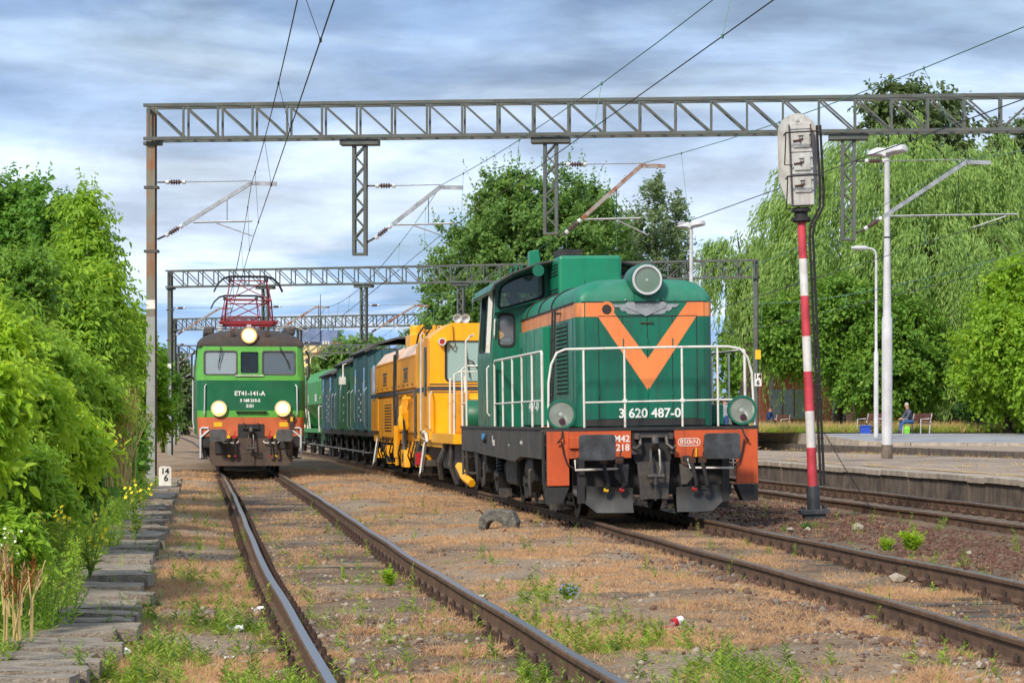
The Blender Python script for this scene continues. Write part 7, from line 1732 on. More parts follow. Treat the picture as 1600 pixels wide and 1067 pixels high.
willow(gbase(1165, 136, 0.9), [B(1155, 420, 136, 36, 52), B(1205, 450, 136, 40, 70), B(1140, 385, 136, 22, 26)], 'smaller loose willow left of the signal mast', 900, 42, 1.2, 4.2, leaf=0.3)
# --- rounded trees and shrubs on the right
tree('round_tree', gbase(1305, 122, 0.9), [B(1240, 525, 122, 50, 55), B(1320, 515, 121, 78, 76), B(1400, 545, 120, 72, 75), B(1450, 570, 120, 45, 52), B(1375, 590, 119, 75, 45), B(1222, 535, 122, 32, 36)], LF['round'], 'dense round maple behind the benches', clumps=1150, twigs=8, per=8, twig_len=0.75, leaf=0.18, wratio=0.75, shell=0.5, r=0.3, seed=51, up=0.2, shoots=70, shoot_len=1.3)
tree('round_tree', gbase(1575, 112, 1.0), [B(1590, 470, 112, 45, 60), B(1555, 530, 110, 45, 55), B(1620, 560, 110, 70, 80), B(1530, 580, 112, 34, 40), B(1580, 615, 112, 60, 40), B(1500, 545, 112, 18, 14)], LF['elder'], 'light green maple at the right edge above the grass bank', clumps=700, twigs=8, per=7, twig_len=0.7, leaf=0.19, wratio=0.7, shell=0.4, r=0.2, seed=52, up=0.2, shoots=60, shoot_len=1.2)
tree('juniper_bush', gbase(1535, 116, 1.0), [B(1535, 630, 116, 32, 32), B(1580, 632, 117, 30, 30), B(1512, 640, 116, 16, 20)], LF['juniper'], 'low juniper bush on the grass bank at the right', 'bush', clumps=300, twigs=6, per=6, twig_len=0.35, leaf=0.16, wratio=0.3, r=0.06, seed=53, up=0.8)
tree('background_tree', gbase(1180, 165, 0.9), [B(1180, 545, 165, 45, 60), B(1230, 510, 165, 50, 60), B(1150, 575, 160, 30, 40)], LF['round'], 'shaded tree behind the far gantry post', clumps=300, twigs=5, per=6, twig_len=1.0, leaf=0.36, wratio=0.7, seed=54, r=0.3)
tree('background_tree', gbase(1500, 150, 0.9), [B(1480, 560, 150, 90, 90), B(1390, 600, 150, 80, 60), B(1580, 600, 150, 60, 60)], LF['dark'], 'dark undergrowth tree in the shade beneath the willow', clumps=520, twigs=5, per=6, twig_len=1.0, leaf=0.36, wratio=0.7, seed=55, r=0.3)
# --- thicket on the left, near to far
def shrub(px, Y, blobs, m, label, **kw):
    return tree(kw.pop('name', 'shrub'), gbase(px, Y, -0.2), blobs, LF[m], label, kw.pop('cat', 'bush'), **kw)
tree('maple_tree', gbase(40, 44), [B(40, 400, 44, 80, 70), B(105, 395, 43, 40, 60), B(10, 320, 44, 36, 30), B(75, 335, 43, 30, 30), B(60, 500, 43, 90, 80), B(-40, 400, 44, 60, 100)], LF['maple'], 'tall dark maple at the back of the left thicket', clumps=560, twigs=9, per=9, twig_len=0.55, leaf=0.10, wratio=0.75, shell=0.3, r=0.14, seed=61, up=0.4, shoots=45, shoot_len=0.55)
tree('ash_tree', gbase(140, 40), [B(130, 420, 40, 28, 50), B(150, 480, 39, 28, 50), B(120, 540, 38, 48, 55), B(132, 340, 40, 10, 30), B(165, 540, 39, 20, 50), B(60, 470, 38, 50, 50)], LF['elder'], 'pointed young box elder beside the tall gantry post', clumps=480, twigs=8, per=11, twig_len=0.55, leaf=0.105, wratio=0.4, shell=0.25, r=0.09, seed=62, up=0.9, droop=0.7, hexa=True, shoots=45, shoot_len=0.6)
shrub(50, 26, [B(50, 600, 26, 80, 60), B(135, 625, 27, 35, 45), B(-20, 560, 25, 60, 80)], 'elder', 'leafy light green shrub in the middle of the left thicket', clumps=350, twigs=8, per=11, twig_len=0.38, leaf=0.078, wratio=0.4, shell=0.25, r=0.05, seed=63, up=0.8, droop=0.6, hexa=True, shoots=45, shoot_len=0.5)
shrub(30, 21, [B(20, 650, 21, 70, 50), B(90, 700, 22, 45, 35), B(-30, 600, 20, 50, 80)], 'bright', 'bright yellow green shrub at the left edge', clumps=270, twigs=8, per=11, twig_len=0.34, leaf=0.076, wratio=0.42, shell=0.25, r=0.04, seed=64, up=0.8, droop=0.6, hexa=True, shoots=40, shoot_len=0.42)
shrub(-20, 16.6, [B(-25, 590, 16.6, 30, 30), B(-40, 680, 16.6, 60, 60)], 'bright', 'nearest shrub whose pale leaves enter at the left edge', clumps=60, twigs=5, per=8, twig_len=0.24, leaf=0.1, wratio=0.45, shell=0.3, r=0.03, seed=65, droop=0.6, hexa=True)
shrub(150, 31, [B(145, 720, 31, 40, 34), B(190, 700, 34, 18, 32), B(110, 740, 28, 45, 38)], 'maple', 'dark leafy shrub at the foot of the gantry post', clumps=300, twigs=7, per=7, twig_len=0.28, leaf=0.09, wratio=0.55, shell=0.3, r=0.03, seed=69)
shrub(200, 52, [B(190, 660, 52, 24, 40), B(205, 705, 53, 18, 22), B(180, 600, 52, 26, 45)], 'elder', 'shrub around the base of the tall gantry post', clumps=230, twigs=7, per=7, twig_len=0.34, leaf=0.12, wratio=0.45, shell=0.3, r=0.04, seed=71)
tree('ash_tree', gbase(225, 76), [B(205, 560, 76, 20, 70), B(235, 610, 77, 16, 60), B(248, 650, 78, 12, 32)], LF['elder'], 'young tree just behind the tall gantry post', clumps=260, twigs=6, per=7, twig_len=0.5, leaf=0.18, wratio=0.5, shell=0.3, r=0.08, seed=72, up=0.6)
tree('ash_tree', gbase(255, 128), [B(255, 600, 128, 14, 45), B(268, 640, 130, 10, 26), B(240, 640, 126, 20, 34)], LF['maple'], 'small tree between the second gantry posts', clumps=160, twigs=5, per=7, twig_len=0.55, leaf=0.26, wratio=0.5, shell=0.4, r=0.1, seed=73)
tree('far_tree', gbase(293, 300), [B(288, 610, 300, 14, 46), B(272, 625, 300, 20, 40)], LF['dark'], 'far dark tree left of the electric locomotive', clumps=160, twigs=5, per=6, twig_len=1.4, leaf=0.6, wratio=0.6, r=0.3, seed=74)
# distant wood that closes the horizon
shrub(120, 29, [B(110, 640, 29, 40, 40), B(165, 650, 31, 24, 44), B(60, 560, 30, 40, 36)], 'weed', 'small leaved olive bush between the brighter shrubs', clumps=300, twigs=8, per=10, twig_len=0.26, leaf=0.05, wratio=0.5, shell=0.2, r=0.03, seed=75, up=1.0)
shrub(10, 34, [B(0, 470, 34, 50, 50), B(50, 450, 34, 30, 40), B(-20, 540, 33, 60, 50)], 'round', 'twiggy dark bush under the tall maple', clumps=260, twigs=8, per=9, twig_len=0.4, leaf=0.07, wratio=0.55, shell=0.2, r=0.04, seed=76, up=0.8)
shrub(40, 17.6, [B(10, 750, 17.6, 60, 50), B(65, 800, 17.8, 34, 36), B(-30, 830, 17.2, 50, 60), B(15, 860, 16.6, 40, 36)], 'elder', 'dense fine leaved shrub filling the near left edge', clumps=260, twigs=8, per=11, twig_len=0.22, leaf=0.055, wratio=0.4, shell=0.2, r=0.03, seed=77, up=0.9, droop=0.4, hexa=True, shoots=30, shoot_len=0.3)
# herbs with upright leafy stems between the shrubs and the slabs
SLABX = [(12, -2.28), (15.3, -2.42), (18.6, -2.72), (25.5, -3.66), (29, -4.02), (34, -4.68), (46.5, -6.22), (64, -8.3)]
def herb_patch(Y0_, Y1_, w0, w1, n, hmin, hmax, leaf, m, label, seed, per=20, wr=0.28):
    r_ = np.random.default_rng(seed); yc = (Y0_ + Y1_) / 2; xc = poly_at(SLABX, yc) - 0.6 - (w0 + w1) / 2
    g = empty('herb_clump', (xc, yc, -0.2), 0, label, 'plant'); Y = r_.uniform(Y0_, Y1_, n)
    X = np.array([poly_at(SLABX, float(y)) for y in Y]) - 0.58 - w0 - (w1 - w0) * r_.random(n)
    frac = np.clip((np.array([poly_at(SLABX, float(y)) for y in Y]) - 0.58 - X) / 0.9, 0, 1)
    H = (hmin + (hmax - hmin) * (0.35 * r_.random(n) + 0.65 * frac)); base = np.stack([X - xc, Y - yc, np.full(n, 0.02)], 1)
    lean = r_.normal(size=(n, 3)) * np.array([0.16, 0.12, 0]) + np.array([0.10, -0.02, 0])
    t = np.tile((np.arange(per) + 0.5) / per, n); Hr = np.repeat(H, per)
    P = np.repeat(base, per, 0) + np.repeat(lean, per, 0) * (t * t * Hr)[:, None]; P[:, 2] += t * Hr
    a = np.tile(np.arange(per) * 2.4, n) + np.repeat(r_.random(n) * 6.28, per)
    ax = np.stack([np.cos(a), np.sin(a), 0.35 + 0.5 * t], 1); L = leaf * (1.25 - 0.85 * t) * (0.7 + 0.6 * r_.random(n * per))
    put('leaves', leaf_mesh('leaves', P, ax, np.tile([[0, 0, 1.0]], (n * per, 1)) + r_.normal(size=(n * per, 3)) * 0.3, L, L * wr, LF[m], hexa=True), g)['kind'] = 'stuff'
    st = MB()
    for i in range(n):
        q = Vector(base[i]); l = Vector(lean[i]) * H[i]; st.tube([q, q + l * 0.25 + Vector((0, 0, H[i] * 0.5)), q + l + Vector((0, 0, H[i]))], [0.005, 0.004, 0.002], 3)
    put('stems', st.mesh('stems', MT['stem'], fix=False), g)['kind'] = 'stuff'
MT['stem'] = mat('stem', (96, 128, 56), 0.7)
herb_patch(12.6, 14.6, -0.08, 0.9, 130, 0.10, 0.45, 0.07, 'bright', 'bright weeds at the bottom left corner beside the slabs', 201)
herb_patch(14.4, 16.8, -0.12, 1.0, 170, 0.14, 0.75, 0.08, 'weed', 'leafy upright herbs left of the nearest slabs', 202)
herb_patch(16.6, 19.5, -0.15, 1.2, 240, 0.18, 0.95, 0.085, 'elder', 'tall green herbs left of the middle slabs', 203)
herb_patch(19.3, 23, -0.08, 1.3, 260, 0.2, 1.05, 0.09, 'weed', 'dense herbs leaning over the slabs before the shrubs', 204)
herb_patch(23, 29, -0.15, 1.2, 260, 0.2, 1.0, 0.09, 'bright', 'yellow green herbs spilling over the farther slabs', 205)
herb_patch(29, 40, -0.1, 1.2, 260, 0.2, 1.1, 0.11, 'elder', 'herbs along the slabs toward the gantry post', 206)
herb_patch(40, 60, -0.15, 1.0, 240, 0.2, 1.0, 0.14, 'weed', 'low herbs around the kilometre stone', 207)
def far_wood():
    rng = np.random.default_rng(80); bl = []
    for i in range(90):
        x = -420 + i * 9.5 + rng.normal() * 2; h = 5 + 5 * rng.random(); bl.append((x, 900 + rng.normal() * 15, h * 0.6, 8, 8, h * 0.8))
    P, ax, nor, L, Wd, C = crown_leaves(rng, bl, 2600, 4, 5, 3.0, 1.7, 0.7, 0.4)
    tag(put('distant_wood', leaf_mesh('distant_wood', P, ax, nor, L, Wd, LF['dark'])), 'dark distant wood along the horizon', 'woodland', kind='stuff')
far_wood()
# scrub that carries on behind the thicket, beyond the left edge of the view
def scrub():
    rng = np.random.default_rng(95); bl = []
    for Y in np.arange(12, 130, 3.0):
        for k in range(3):
            x = -0.2 * Y - 4.2 - 2.6 * k + rng.normal() * 0.4; h = 1.0 + 0.5 * k + 0.5 * rng.random(); bl.append((x, Y + rng.normal() * 0.5, h * 0.6, 1.7, 2.0, h))
    P, ax, nor, L, Wd, C = crown_leaves(rng, bl, 1500, 6, 7, 0.6, 0.17, 0.5, 0.4, 0.6)
    k = P[:, 2] > -0.1
    tag(put('scrub', leaf_mesh('scrub', P[k], ax[k], nor[k], L[k], Wd[k], LF['maple'])), 'green scrub running on behind the left thicket', 'scrub', kind='stuff')
scrub()
# ------------------------------------------------------------------ ground cover
def tri_blades(name, base, dirs, h, w, m, bend=0.3):
    """one thin triangle blade per row"""
    n = len(base); up = nrm(dirs); rng = np.random.default_rng(5)
    sd = nrm(np.cross(up, nrm(rng.normal(size=(n, 3)))))
    V = np.empty((n, 3, 3)); V[:, 0] = base - sd * w[:, None] * 0.5; V[:, 1] = base + sd * w[:, None] * 0.5; V[:, 2] = base + up * h[:, None]
    me = bpy.data.meshes.new(name); me.vertices.add(n * 3); me.vertices.foreach_set('co', V.reshape(-1).astype(np.float32))
    me.loops.add(n * 3); me.loops.foreach_set('vertex_index', np.arange(n * 3, dtype=np.int32)); me.polygons.add(n); me.polygons.foreach_set('loop_start', np.arange(0, n * 3, 3, dtype=np.int32))
    me.update(calc_edges=True); me.materials.append(m); return me
def scatter(rng, n, ymin, ymax, fx, dens):
    """points on the dirt, denser towards the camera as the lens sees them"""
    out = []
    while len(out) < n:
        u = rng.random(); Y = 1 / ((1 / ymin) * (1 - u) + (1 / ymax) * u)
        x = fx[0](Y) + (fx[1](Y) - fx[0](Y)) * rng.random()
        if rng.random() < dens(x, Y): out.append((x, Y, ground_z(x, Y)))
    return np.array(out)
def near_rail(x, Y, tol=0.12):
    for f in (t1x, t2x, t3x):
        d = abs(x - f(Y))
        if abs(d - 0.7535) < tol: return True
    return False
def patch(x, y, s=0.6, o=0): return 0.5 + 0.5 * mnoise.noise((x * s + o, y * s * 0.6, o))
left = lambda Y: max(-0.205 * Y - 0.3, t1x(Y) - 2.2); right2 = lambda Y: min(0.205 * Y + 0.3, t3x(Y) - 1.0)
rng = np.random.default_rng(91)
def tufts(name, pts, blades, h, w, m, spread, label, lean=0.8):
    n = len(pts); c = np.repeat(pts, blades, 0); k = len(c)
    off = rng.normal(size=(k, 3)) * spread; off[:, 2] = -0.004
    d = nrm(off * (lean / max(1e-6, spread)) + np.array([0, 0, 1.0]) + rng.normal(size=(k, 3)) * 0.25)
    fs = 1 + np.maximum(0, (c[:, 1] - 24) / 26) if name == 'dry_grass' else np.ones(k)
    o = put(name, tri_blades(name, c + off * fs[:, None], d, h * (0.4 + 0.9 * rng.random(k)) * fs, w * (0.6 + 0.8 * rng.random(k)) * fs, m))
    return tag(o, label, 'grass', kind='stuff')
def d_dry(x, Y):
    if near_rail(x, Y): return 0
    d1 = abs(x - t1x(Y)); p = patch(x, Y, 0.9, 4)
    v = 0.95 if p > 0.48 else 0.08
    bare = mnoise.noise((x * 0.45, Y * 0.25, 21)) + 0.35 * mnoise.noise((x * 1.3, Y * 0.7, 8))
    if bare > 0.12: v *= 0.25
    if d1 < 0.7: v *= 0.45
    if x > t2x(Y) + 1.1: v *= 0.12
    if x > t2x(Y) - 2.6 and Y < 24 and x < t2x(Y) - 1.2: v *= 0.35
    return v
tufts('dry_grass', scatter(rng, 17000, 12.5, 80, (left, right2), d_dry), 24, 0.036, 0.0045, LF['dry'], 0.05, 'fine tan dried grass covering the dirt between the tracks')
tufts('dry_tufts', scatter(rng, 4000, 12.5, 70, (left, right2), lambda x, Y: d_dry(x, Y) * (1 if patch(x, Y, 1.6, 14) > 0.55 else 0.1)), 20, 0.085, 0.005, LF['dry'], 0.04, 'taller tufts of tan dried grass standing in patches')
def d_green(x, Y):
    if near_rail(x, Y, 0.07): return 0
    d1 = x - t1x(Y); p = patch(x, Y, 1.1, 9)
    v = 0.02 if Y < 45 else 0.0
    if -1.9 < d1 < -0.78: v = (0.75 if d1 > -1.3 else 0.35) if Y < 19 else 0.22
    if abs(d1) < 0.65: v = 0.3 if Y < 18 else 0.08
    if 0.8 < d1 < 1.8: v = 0.26 if Y < 24 else 0.05
    if x > t2x(Y) + 1.2: v = 0.05
    if d1 < -1.9: v = 0.25
    return v * (1.0 if p > 0.56 else 0.06)
gp = scatter(rng, 1900, 12.5, 60, (left, right2), d_green)
tufts('green_grass', gp, 12, 0.075, 0.007, LF['weed'], 0.035, 'thin fresh green grass tufts along the left rails', 0.6)
def weeds(name, pts, m, label, stem_h, leaf, per=16, wr=0.28, cat='weeds'):
    n = len(pts); hh = stem_h * (0.5 + 0.8 * rng.random(n))
    c = np.repeat(pts, per, 0); t = np.tile((np.arange(per) + 0.5) / per, n); H = np.repeat(hh, per)
    lean = np.repeat(rng.normal(size=(n, 3)) * np.array([0.18, 0.18, 0]), per, 0)
    P = c + lean * (t * H)[:, None]; P[:, 2] += t * H
    a = rng.random(n * per) * 6.283; ax = np.stack([np.cos(a), np.sin(a), 0.5 + 0.5 * t], 1)
    L = leaf * (1.15 - 0.7 * t) * (0.7 + 0.6 * rng.random(n * per))
    o = put(name, leaf_mesh(name, P, ax, np.tile(np.array([[0, 0, 1.0]]), (n * per, 1)) + rng.normal(size=(n * per, 3)) * 0.2, L, L * wr, m, hexa=True))
    return tag(o, label, cat, kind='stuff')
def pick(pts, k): return pts[rng.choice(len(pts), k, replace=False)]
weeds('green_weeds', pick(gp, 800), LF['weed'], 'small leafy green weeds sprouting between the rails', 0.17, 0.06)
weeds('bluish_weeds', pick(gp, 200), LF['weed_blue'], 'darker feathery weeds beside the nearest slabs', 0.16, 0.05, per=22, wr=0.2)
# stones: loose gravel as one mass, the larger lumps one by one
def stone_mesh(k, m):
    r_ = random.Random(k); b = bmesh.new(); bmesh.ops.create_icosphere(b, subdivisions=1, radius=1.0)
    for v in b.verts: v.co = Vector((v.co.x * r_.uniform(0.55, 1.35), v.co.y * r_.uniform(0.55, 1.2), v.co.z * r_.uniform(0.4, 1.0)))
    me = bpy.data.meshes.new('stone'); b.to_mesh(me); b.free(); me.materials.append(m); return me
def gravel(name, pts, size, mats, label):
    protos = []
    for k in range(6):
        me = stone_mesh(k, MT['stone']); v = np.empty(len(me.vertices) * 3); me.vertices.foreach_get('co', v)
        protos.append((v.reshape(-1, 3), np.array([p.vertices[:] for p in me.polygons])))
    VV = []; FF = []; MI = []; off = 0
    for p in pts:
        v, f = protos[rng.integers(6)]; s = size * (0.45 + 1.1 * rng.random() ** 2); a = rng.random() * 6.28
        rot = np.array([[math.cos(a), -math.sin(a), 0], [math.sin(a), math.cos(a), 0], [0, 0, 1]])
        VV.append((v * s) @ rot.T + p + np.array([0, 0, s * 0.2])); FF.append(f + off); MI += [int(rng.integers(len(mats)))] * len(f); off += len(v)
    V = np.concatenate(VV); Fa = np.concatenate(FF)
    me = bpy.data.meshes.new(name); me.vertices.add(len(V)); me.vertices.foreach_set('co', V.reshape(-1).astype(np.float32)); me.loops.add(Fa.size); me.loops.foreach_set('vertex_index', Fa.reshape(-1).astype(np.int32))
    me.polygons.add(len(Fa)); me.polygons.foreach_set('loop_start', np.arange(0, Fa.size, 3, dtype=np.int32)); me.polygons.foreach_set('material_index', np.array(MI, dtype=np.int32)); me.update(calc_edges=True)
    for m in mats: me.materials.append(m)
    return tag(put(name, me), label, 'gravel', kind='stuff')
ST = [mat('ballast_brown', (104, 80, 66), 0.95), mat('ballast_grey', (122, 112, 102), 0.95), mat('ballast_red', (92, 62, 50), 0.95), mat('ballast_pale', (158, 146, 130), 0.95)]
gravel('ballast', scatter(rng, 11000, 24, 66, (lambda Y: t2x(Y) + 1.0, lambda Y: t3x(Y) + 1.5), lambda x, Y: 0.0 if abs(x - t3x(Y)) < 1.25 else (0.95 if x > t2x(Y) + 1.5 + 0.5 * patch(x, Y) else 0.15)), 0.03, [ST[0], ST[2], ST[2], ST[0]], 'brown ballast heaped between the diesel track and the platform track')
gravel('ballast', scatter(rng, 1000, 17, 40, (lambda Y: t2x(Y) - 1.5, lambda Y: t2x(Y) - 0.85), lambda x, Y: (1 if patch(x, Y, 0.7, 2) > 0.55 else 0.1)), 0.032, [ST[1], ST[0], ST[0], ST[2]], 'grey ballast stones spilling along the near rail of the diesel track')
gravel('loose_stones', scatter(rng, 2400, 12.5, 60, (left, lambda Y: t2x(Y) - 0.9), lambda x, Y: 0 if near_rail(x, Y, 0.1) else (0.9 if patch(x, Y, 0.55, 31) > 0.6 else 0.08 if abs(x - t1x(Y)) > 1.1 else 0.3)), 0.024, [ST[0], ST[1], ST[1], ST[3]], 'loose brown and grey stones lying in patches around the left track')
gravel('grit', scatter(rng, 3600, 12.5, 50, (left, right2), lambda x, Y: 0 if near_rail(x, Y, 0.08) else patch(x, Y, 0.7, 7) ** 2), 0.018, ST, 'small grit scattered over the dirt')
for i, (px, py, sz, m) in enumerate(((1126, 1000, 0.045, 1), (1020, 1000, 0.05, 1), (1236, 833, 0.12, 3), (1340, 834, 0.15, 3), (1262, 832, 0.1, 3), (1400, 903, 0.14, 3), (1515, 872, 0.06, 3), (1150, 912, 0.05, 3), (655, 995, 0.05, 3), (1020, 912, 0.06, 1), (1448, 977, 0.07, 3), (1530, 1040, 0.07, 3), (1478, 985, 0.06, 1), (1355, 978, 0.05, 3), (880, 918, 0.05, 3), (1095, 1012, 0.05, 1), (985, 918, 0.06, 1), (620, 920, 0.06, 3), (935, 880, 0.06, 3), (560, 905, 0.07, 3))):
    p = G(px, py, -0.13); p.z = ground_z(p.x, p.y) + sz * 0.25
    side = 'left of the diesel track' if px < 1200 else 'right of the diesel'
    o = put('stone', stone_mesh(40 + i, ST[m]), None, p, (0, 0, i * 0.7)); o.scale = (sz * 0.75, sz * 0.6, sz * 0.5)
    nearest = ('closest to the lens' if py > 990 else 'near the rails' if py > 900 else 'by the signal footing')
    tag(o, f'{"pale" if m == 3 else "grey"} stone lying on the dirt {nearest}, {i + 1} of twenty from the path', 'stone', 'larger loose stones on the dirt')
    o['label'] = {0: 'small dark grey stone on the bare patch below the diesel', 1: 'dark stone beside the crumpled paper cup', 2: 'leftmost pale stone in the row right of the signal footing', 3: 'largest pale block lying right of the signal footing', 4: 'middle pale stone right of the signal footing', 5: 'pale wedge shaped stone between the diesel track rails', 6: 'pale stone by the platform track at the right', 7: 'pale stone near the left rail of the diesel track', 8: 'pale stone beside the left track right rail in the foreground', 9: 'grey stone amid dry grass below the diesel ploughs', 10: 'pale stone on ballast below the diesel track rail', 11: 'pale stone in the lower right corner', 12: 'grey stone on ballast near the right edge', 13: 'pale pebble on the bare patch at lower right', 14: 'pale stone right of the bent left rail', 15: 'grey stone just right of the dark one on the bare patch', 16: 'grey stone left of the bare patch', 17: 'pale stone between the rails of the left track', 18: 'pale stone on dry grass in the centre', 19: 'pale stone near the rail joint in the left track'}[i]
# ------------------------------------------------------------------ concrete block with arched hole
p = G(779, 826, -0.12)
g = empty('concrete_block', p, R(-14), 'broken grey concrete block with an arched hole before the diesel', 'block')
outer = [(-0.27, 0.0), (-0.16, 0.0), (-0.15, 0.06), (-0.09, 0.11), (0.0, 0.12), (0.07, 0.08), (0.09, 0.0), (0.27, 0.0), (0.29, 0.10), (0.22, 0.25), (0.05, 0.28), (-0.14, 0.27), (-0.25, 0.16)]
b = MB(); b.prism(outer, 'y', -0.12, 0.14)
b.build('block', mat('old_concrete', (112, 108, 100), 0.95, c2=(76, 74, 70), scale=9, bump=1.0, bscale=22, fine=0.35), g, bevel=0.025)
for x, z in ((-0.22, 0.2), (0.1, 0.29)): MB().tube([(x, 0, z), (x - 0.05, -0.03, z + 0.06), (x - 0.11, 0.0, z + 0.05)], 0.012, 5).build('rebar', MT['rust_dark'], g)
# ------------------------------------------------------------------ litter
def litter(px, py, label, m, sx, sy, sz, k, z=-0.12):
    p = G(px, py, z); p.z = ground_z(p.x, p.y) + sz * 0.5
    r_ = random.Random(k); b = MB(); n = 5; pts = []
    for j in range(n):
        for i in range(n): pts.append(((i / (n - 1) - 0.5) * sx + r_.uniform(-0.1, 0.1) * sx, (j / (n - 1) - 0.5) * sy + r_.uniform(-0.1, 0.1) * sy, r_.uniform(-0.5, 0.5) * sz))
    nn = len(pts); pts += [(a, c, d - 0.004) for a, c, d in pts]
    fs = [(j * n + i, j * n + i + 1, (j + 1) * n + i + 1, (j + 1) * n + i) for j in range(n - 1) for i in range(n - 1)]
    b.add(pts, fs + [tuple(reversed([q + nn for q in f])) for f in fs])
    return tag(_place(b, p, m), label, 'litter', 'scraps of litter on the dirt')
def _place(b, p, m):
    o = b.build('litter', m, None); o.location = p; return o
WL = mat('litter_white', (220, 220, 224), 0.6)
litter(368, 982, 'crumpled white paper beside the left rail', WL, 0.12, 0.08, 0.05, 1); litter(403, 945, 'white scrap against the outside of the left rail', WL, 0.1, 0.06, 0.05, 2)
litter(195, 1013, 'white plastic scrap against the slab edge', WL, 0.06, 0.05, 0.08, 3, -0.05); litter(326, 1064, 'flat white wrapper at the bottom edge', WL, 0.12, 0.06, 0.02, 4); litter(222, 1058, 'pale blue plastic scrap by the slabs at the bottom', mat('litter_blue', (150, 180, 206), 0.5), 0.06, 0.06, 0.04, 5)
litter(745, 925, 'white scrap against the right rail of the left track', WL, 0.12, 0.05, 0.04, 7); litter(358, 1023, 'small white wrapper in the weeds left of the track', WL, 0.06, 0.03, 0.02, 8)
p = G(1050, 980, -0.13); g = empty('paper_cup', p + Vector((0, 0, 0.035)), R(25), 'crushed red and white paper cup on the bare dirt', 'cup')
MB().lathe([(0.0, 0), (0.028, 0), (0.036, 0.09), (0.034, 0.09), (0.026, 0.004)], (0, 0, 0), (1, 0.2, 0.15), 12).build('cup', WL, g, smooth=True); MB().lathe([(0.0295, 0.0), (0.0335, 0.04)], (0, 0, 0), (1, 0.2, 0.15), 12).build('printed_band', MT['red'], g, smooth=True)
MB().box(-0.09, -0.01, -0.03, 0.03, -0.03, -0.024).build('torn_rim', MT['red'], g)
# ------------------------------------------------------------------ single plants
def flower_plant(px, py, label, petal, n, h, leafm, seed, z=-0.1, fl=0.018, Y=None, spread=0.16):
    r_ = np.random.default_rng(seed); p = G(px, py, z) if Y is None else Vector(((px - 800) / F * Y, Y, CH + (HOR - py) / F * Y))
    if Y is None: p.z = ground_z(p.x, p.y)
    g = empty('flowering_plant', p, 0, label, 'plant'); P = []; A = []; st = MB()
    for i in range(n):
        d = Vector((r_.normal() * spread, r_.normal() * spread, 1)).normalized(); hh = h * (0.6 + 0.5 * r_.random())
        st.tube([(0, 0, -0.02), d * hh * 0.5, d * hh], [0.005, 0.004, 0.002], 4)
        for k in range(16): P.append(d * hh * (0.08 + 0.055 * k)); A.append((r_.normal(), r_.normal(), 0.5))
        for q in range(3):
            c = d * hh * (1 - 0.09 * q) + Vector((r_.normal() * 0.02, r_.normal() * 0.02, 0)); b = MB()
            fn = Vector((r_.normal() * 0.7, -0.8, 0.5 + r_.normal() * 0.4)).normalized(); fu = fn.orthogonal().normalized(); fv = fn.cross(fu)
            pt = lambda an, rr_, up_: c + fu * (math.cos(an) * rr_) + fv * (math.sin(an) * rr_) + fn * up_
            for a in range(5): b.add([c, pt(a * 1.257, fl, fl * 0.5), pt(a * 1.257 + 0.6, fl * 1.1, fl * 0.3), pt(a * 1.257 + 1.1, fl, fl * 0.5)], [(0, 1, 2), (0, 2, 3)])
            b.build('flower', petal, g, fix=False)
    st.build('stems', MT['stem'], g, fix=False); g.children[-1]['kind'] = 'stuff'
    n_ = len(P); put('leaves', leaf_mesh('leaves', np.array(P), np.array(A), np.tile([[0, 0, 1.0]], (n_, 1)), np.full(n_, min(0.09, h * 0.3)), np.full(n_, min(0.025, h * 0.09)), leafm, hexa=True), g)['kind'] = 'stuff'
MT['stem'] = mat('stem', (96, 128, 56), 0.7)
flower_plant(888, 935, 'weed with small blue flowers on the dry ground in the centre', MT['petal_blue'], 24, 0.15, LF['weed'], 1, fl=0.006, spread=0.7)
for i, (px, py, Y, lab) in enumerate(((170, 730, 24, 'tall yellow flowered herb high in the thicket by the post'), (210, 840, 20.5, 'yellow evening primrose above the middle slabs'), (90, 880, 17, 'yellow flowered herb in the middle of the nearest herbs'), (140, 900, 18.2, 'yellow evening primrose leaning over the slabs'), (30, 850, 18.5, 'yellow flowered herb at the left edge'))):
    flower_plant(px, py, lab, MT['petal_yellow'], 5, 0.42, LF['weed'], 10 + i, Y=Y, fl=0.014, spread=0.2)
flower_plant(12, 920, 'white flowered herb at the left edge', MT['petal_white'], 5, 0.35, LF['weed'], 30, Y=16, fl=0.009)
flower_plant(1425, 862, 'bright green weed clump by the ballast right of the diesel track', MT['petal_yellow'], 26, 0.26, LF['bright'], 40, fl=0.003, spread=0.45)
flower_plant(1385, 858, 'lower bright green weed clump left of the taller one on the ballast', MT['petal_yellow'], 18, 0.17, LF['bright'], 41, fl=0.002, spread=0.5)
flower_plant(1260, 826, 'green weed patch at the foot of the signal', MT['petal_yellow'], 26, 0.13, LF['weed_blue'], 42, fl=0.0015, spread=0.8)
flower_plant(610, 905, 'leafy weed growing against the right rail of the left track', MT['petal_yellow'], 14, 0.18, LF['bright'], 43, fl=0.002, spread=0.4)
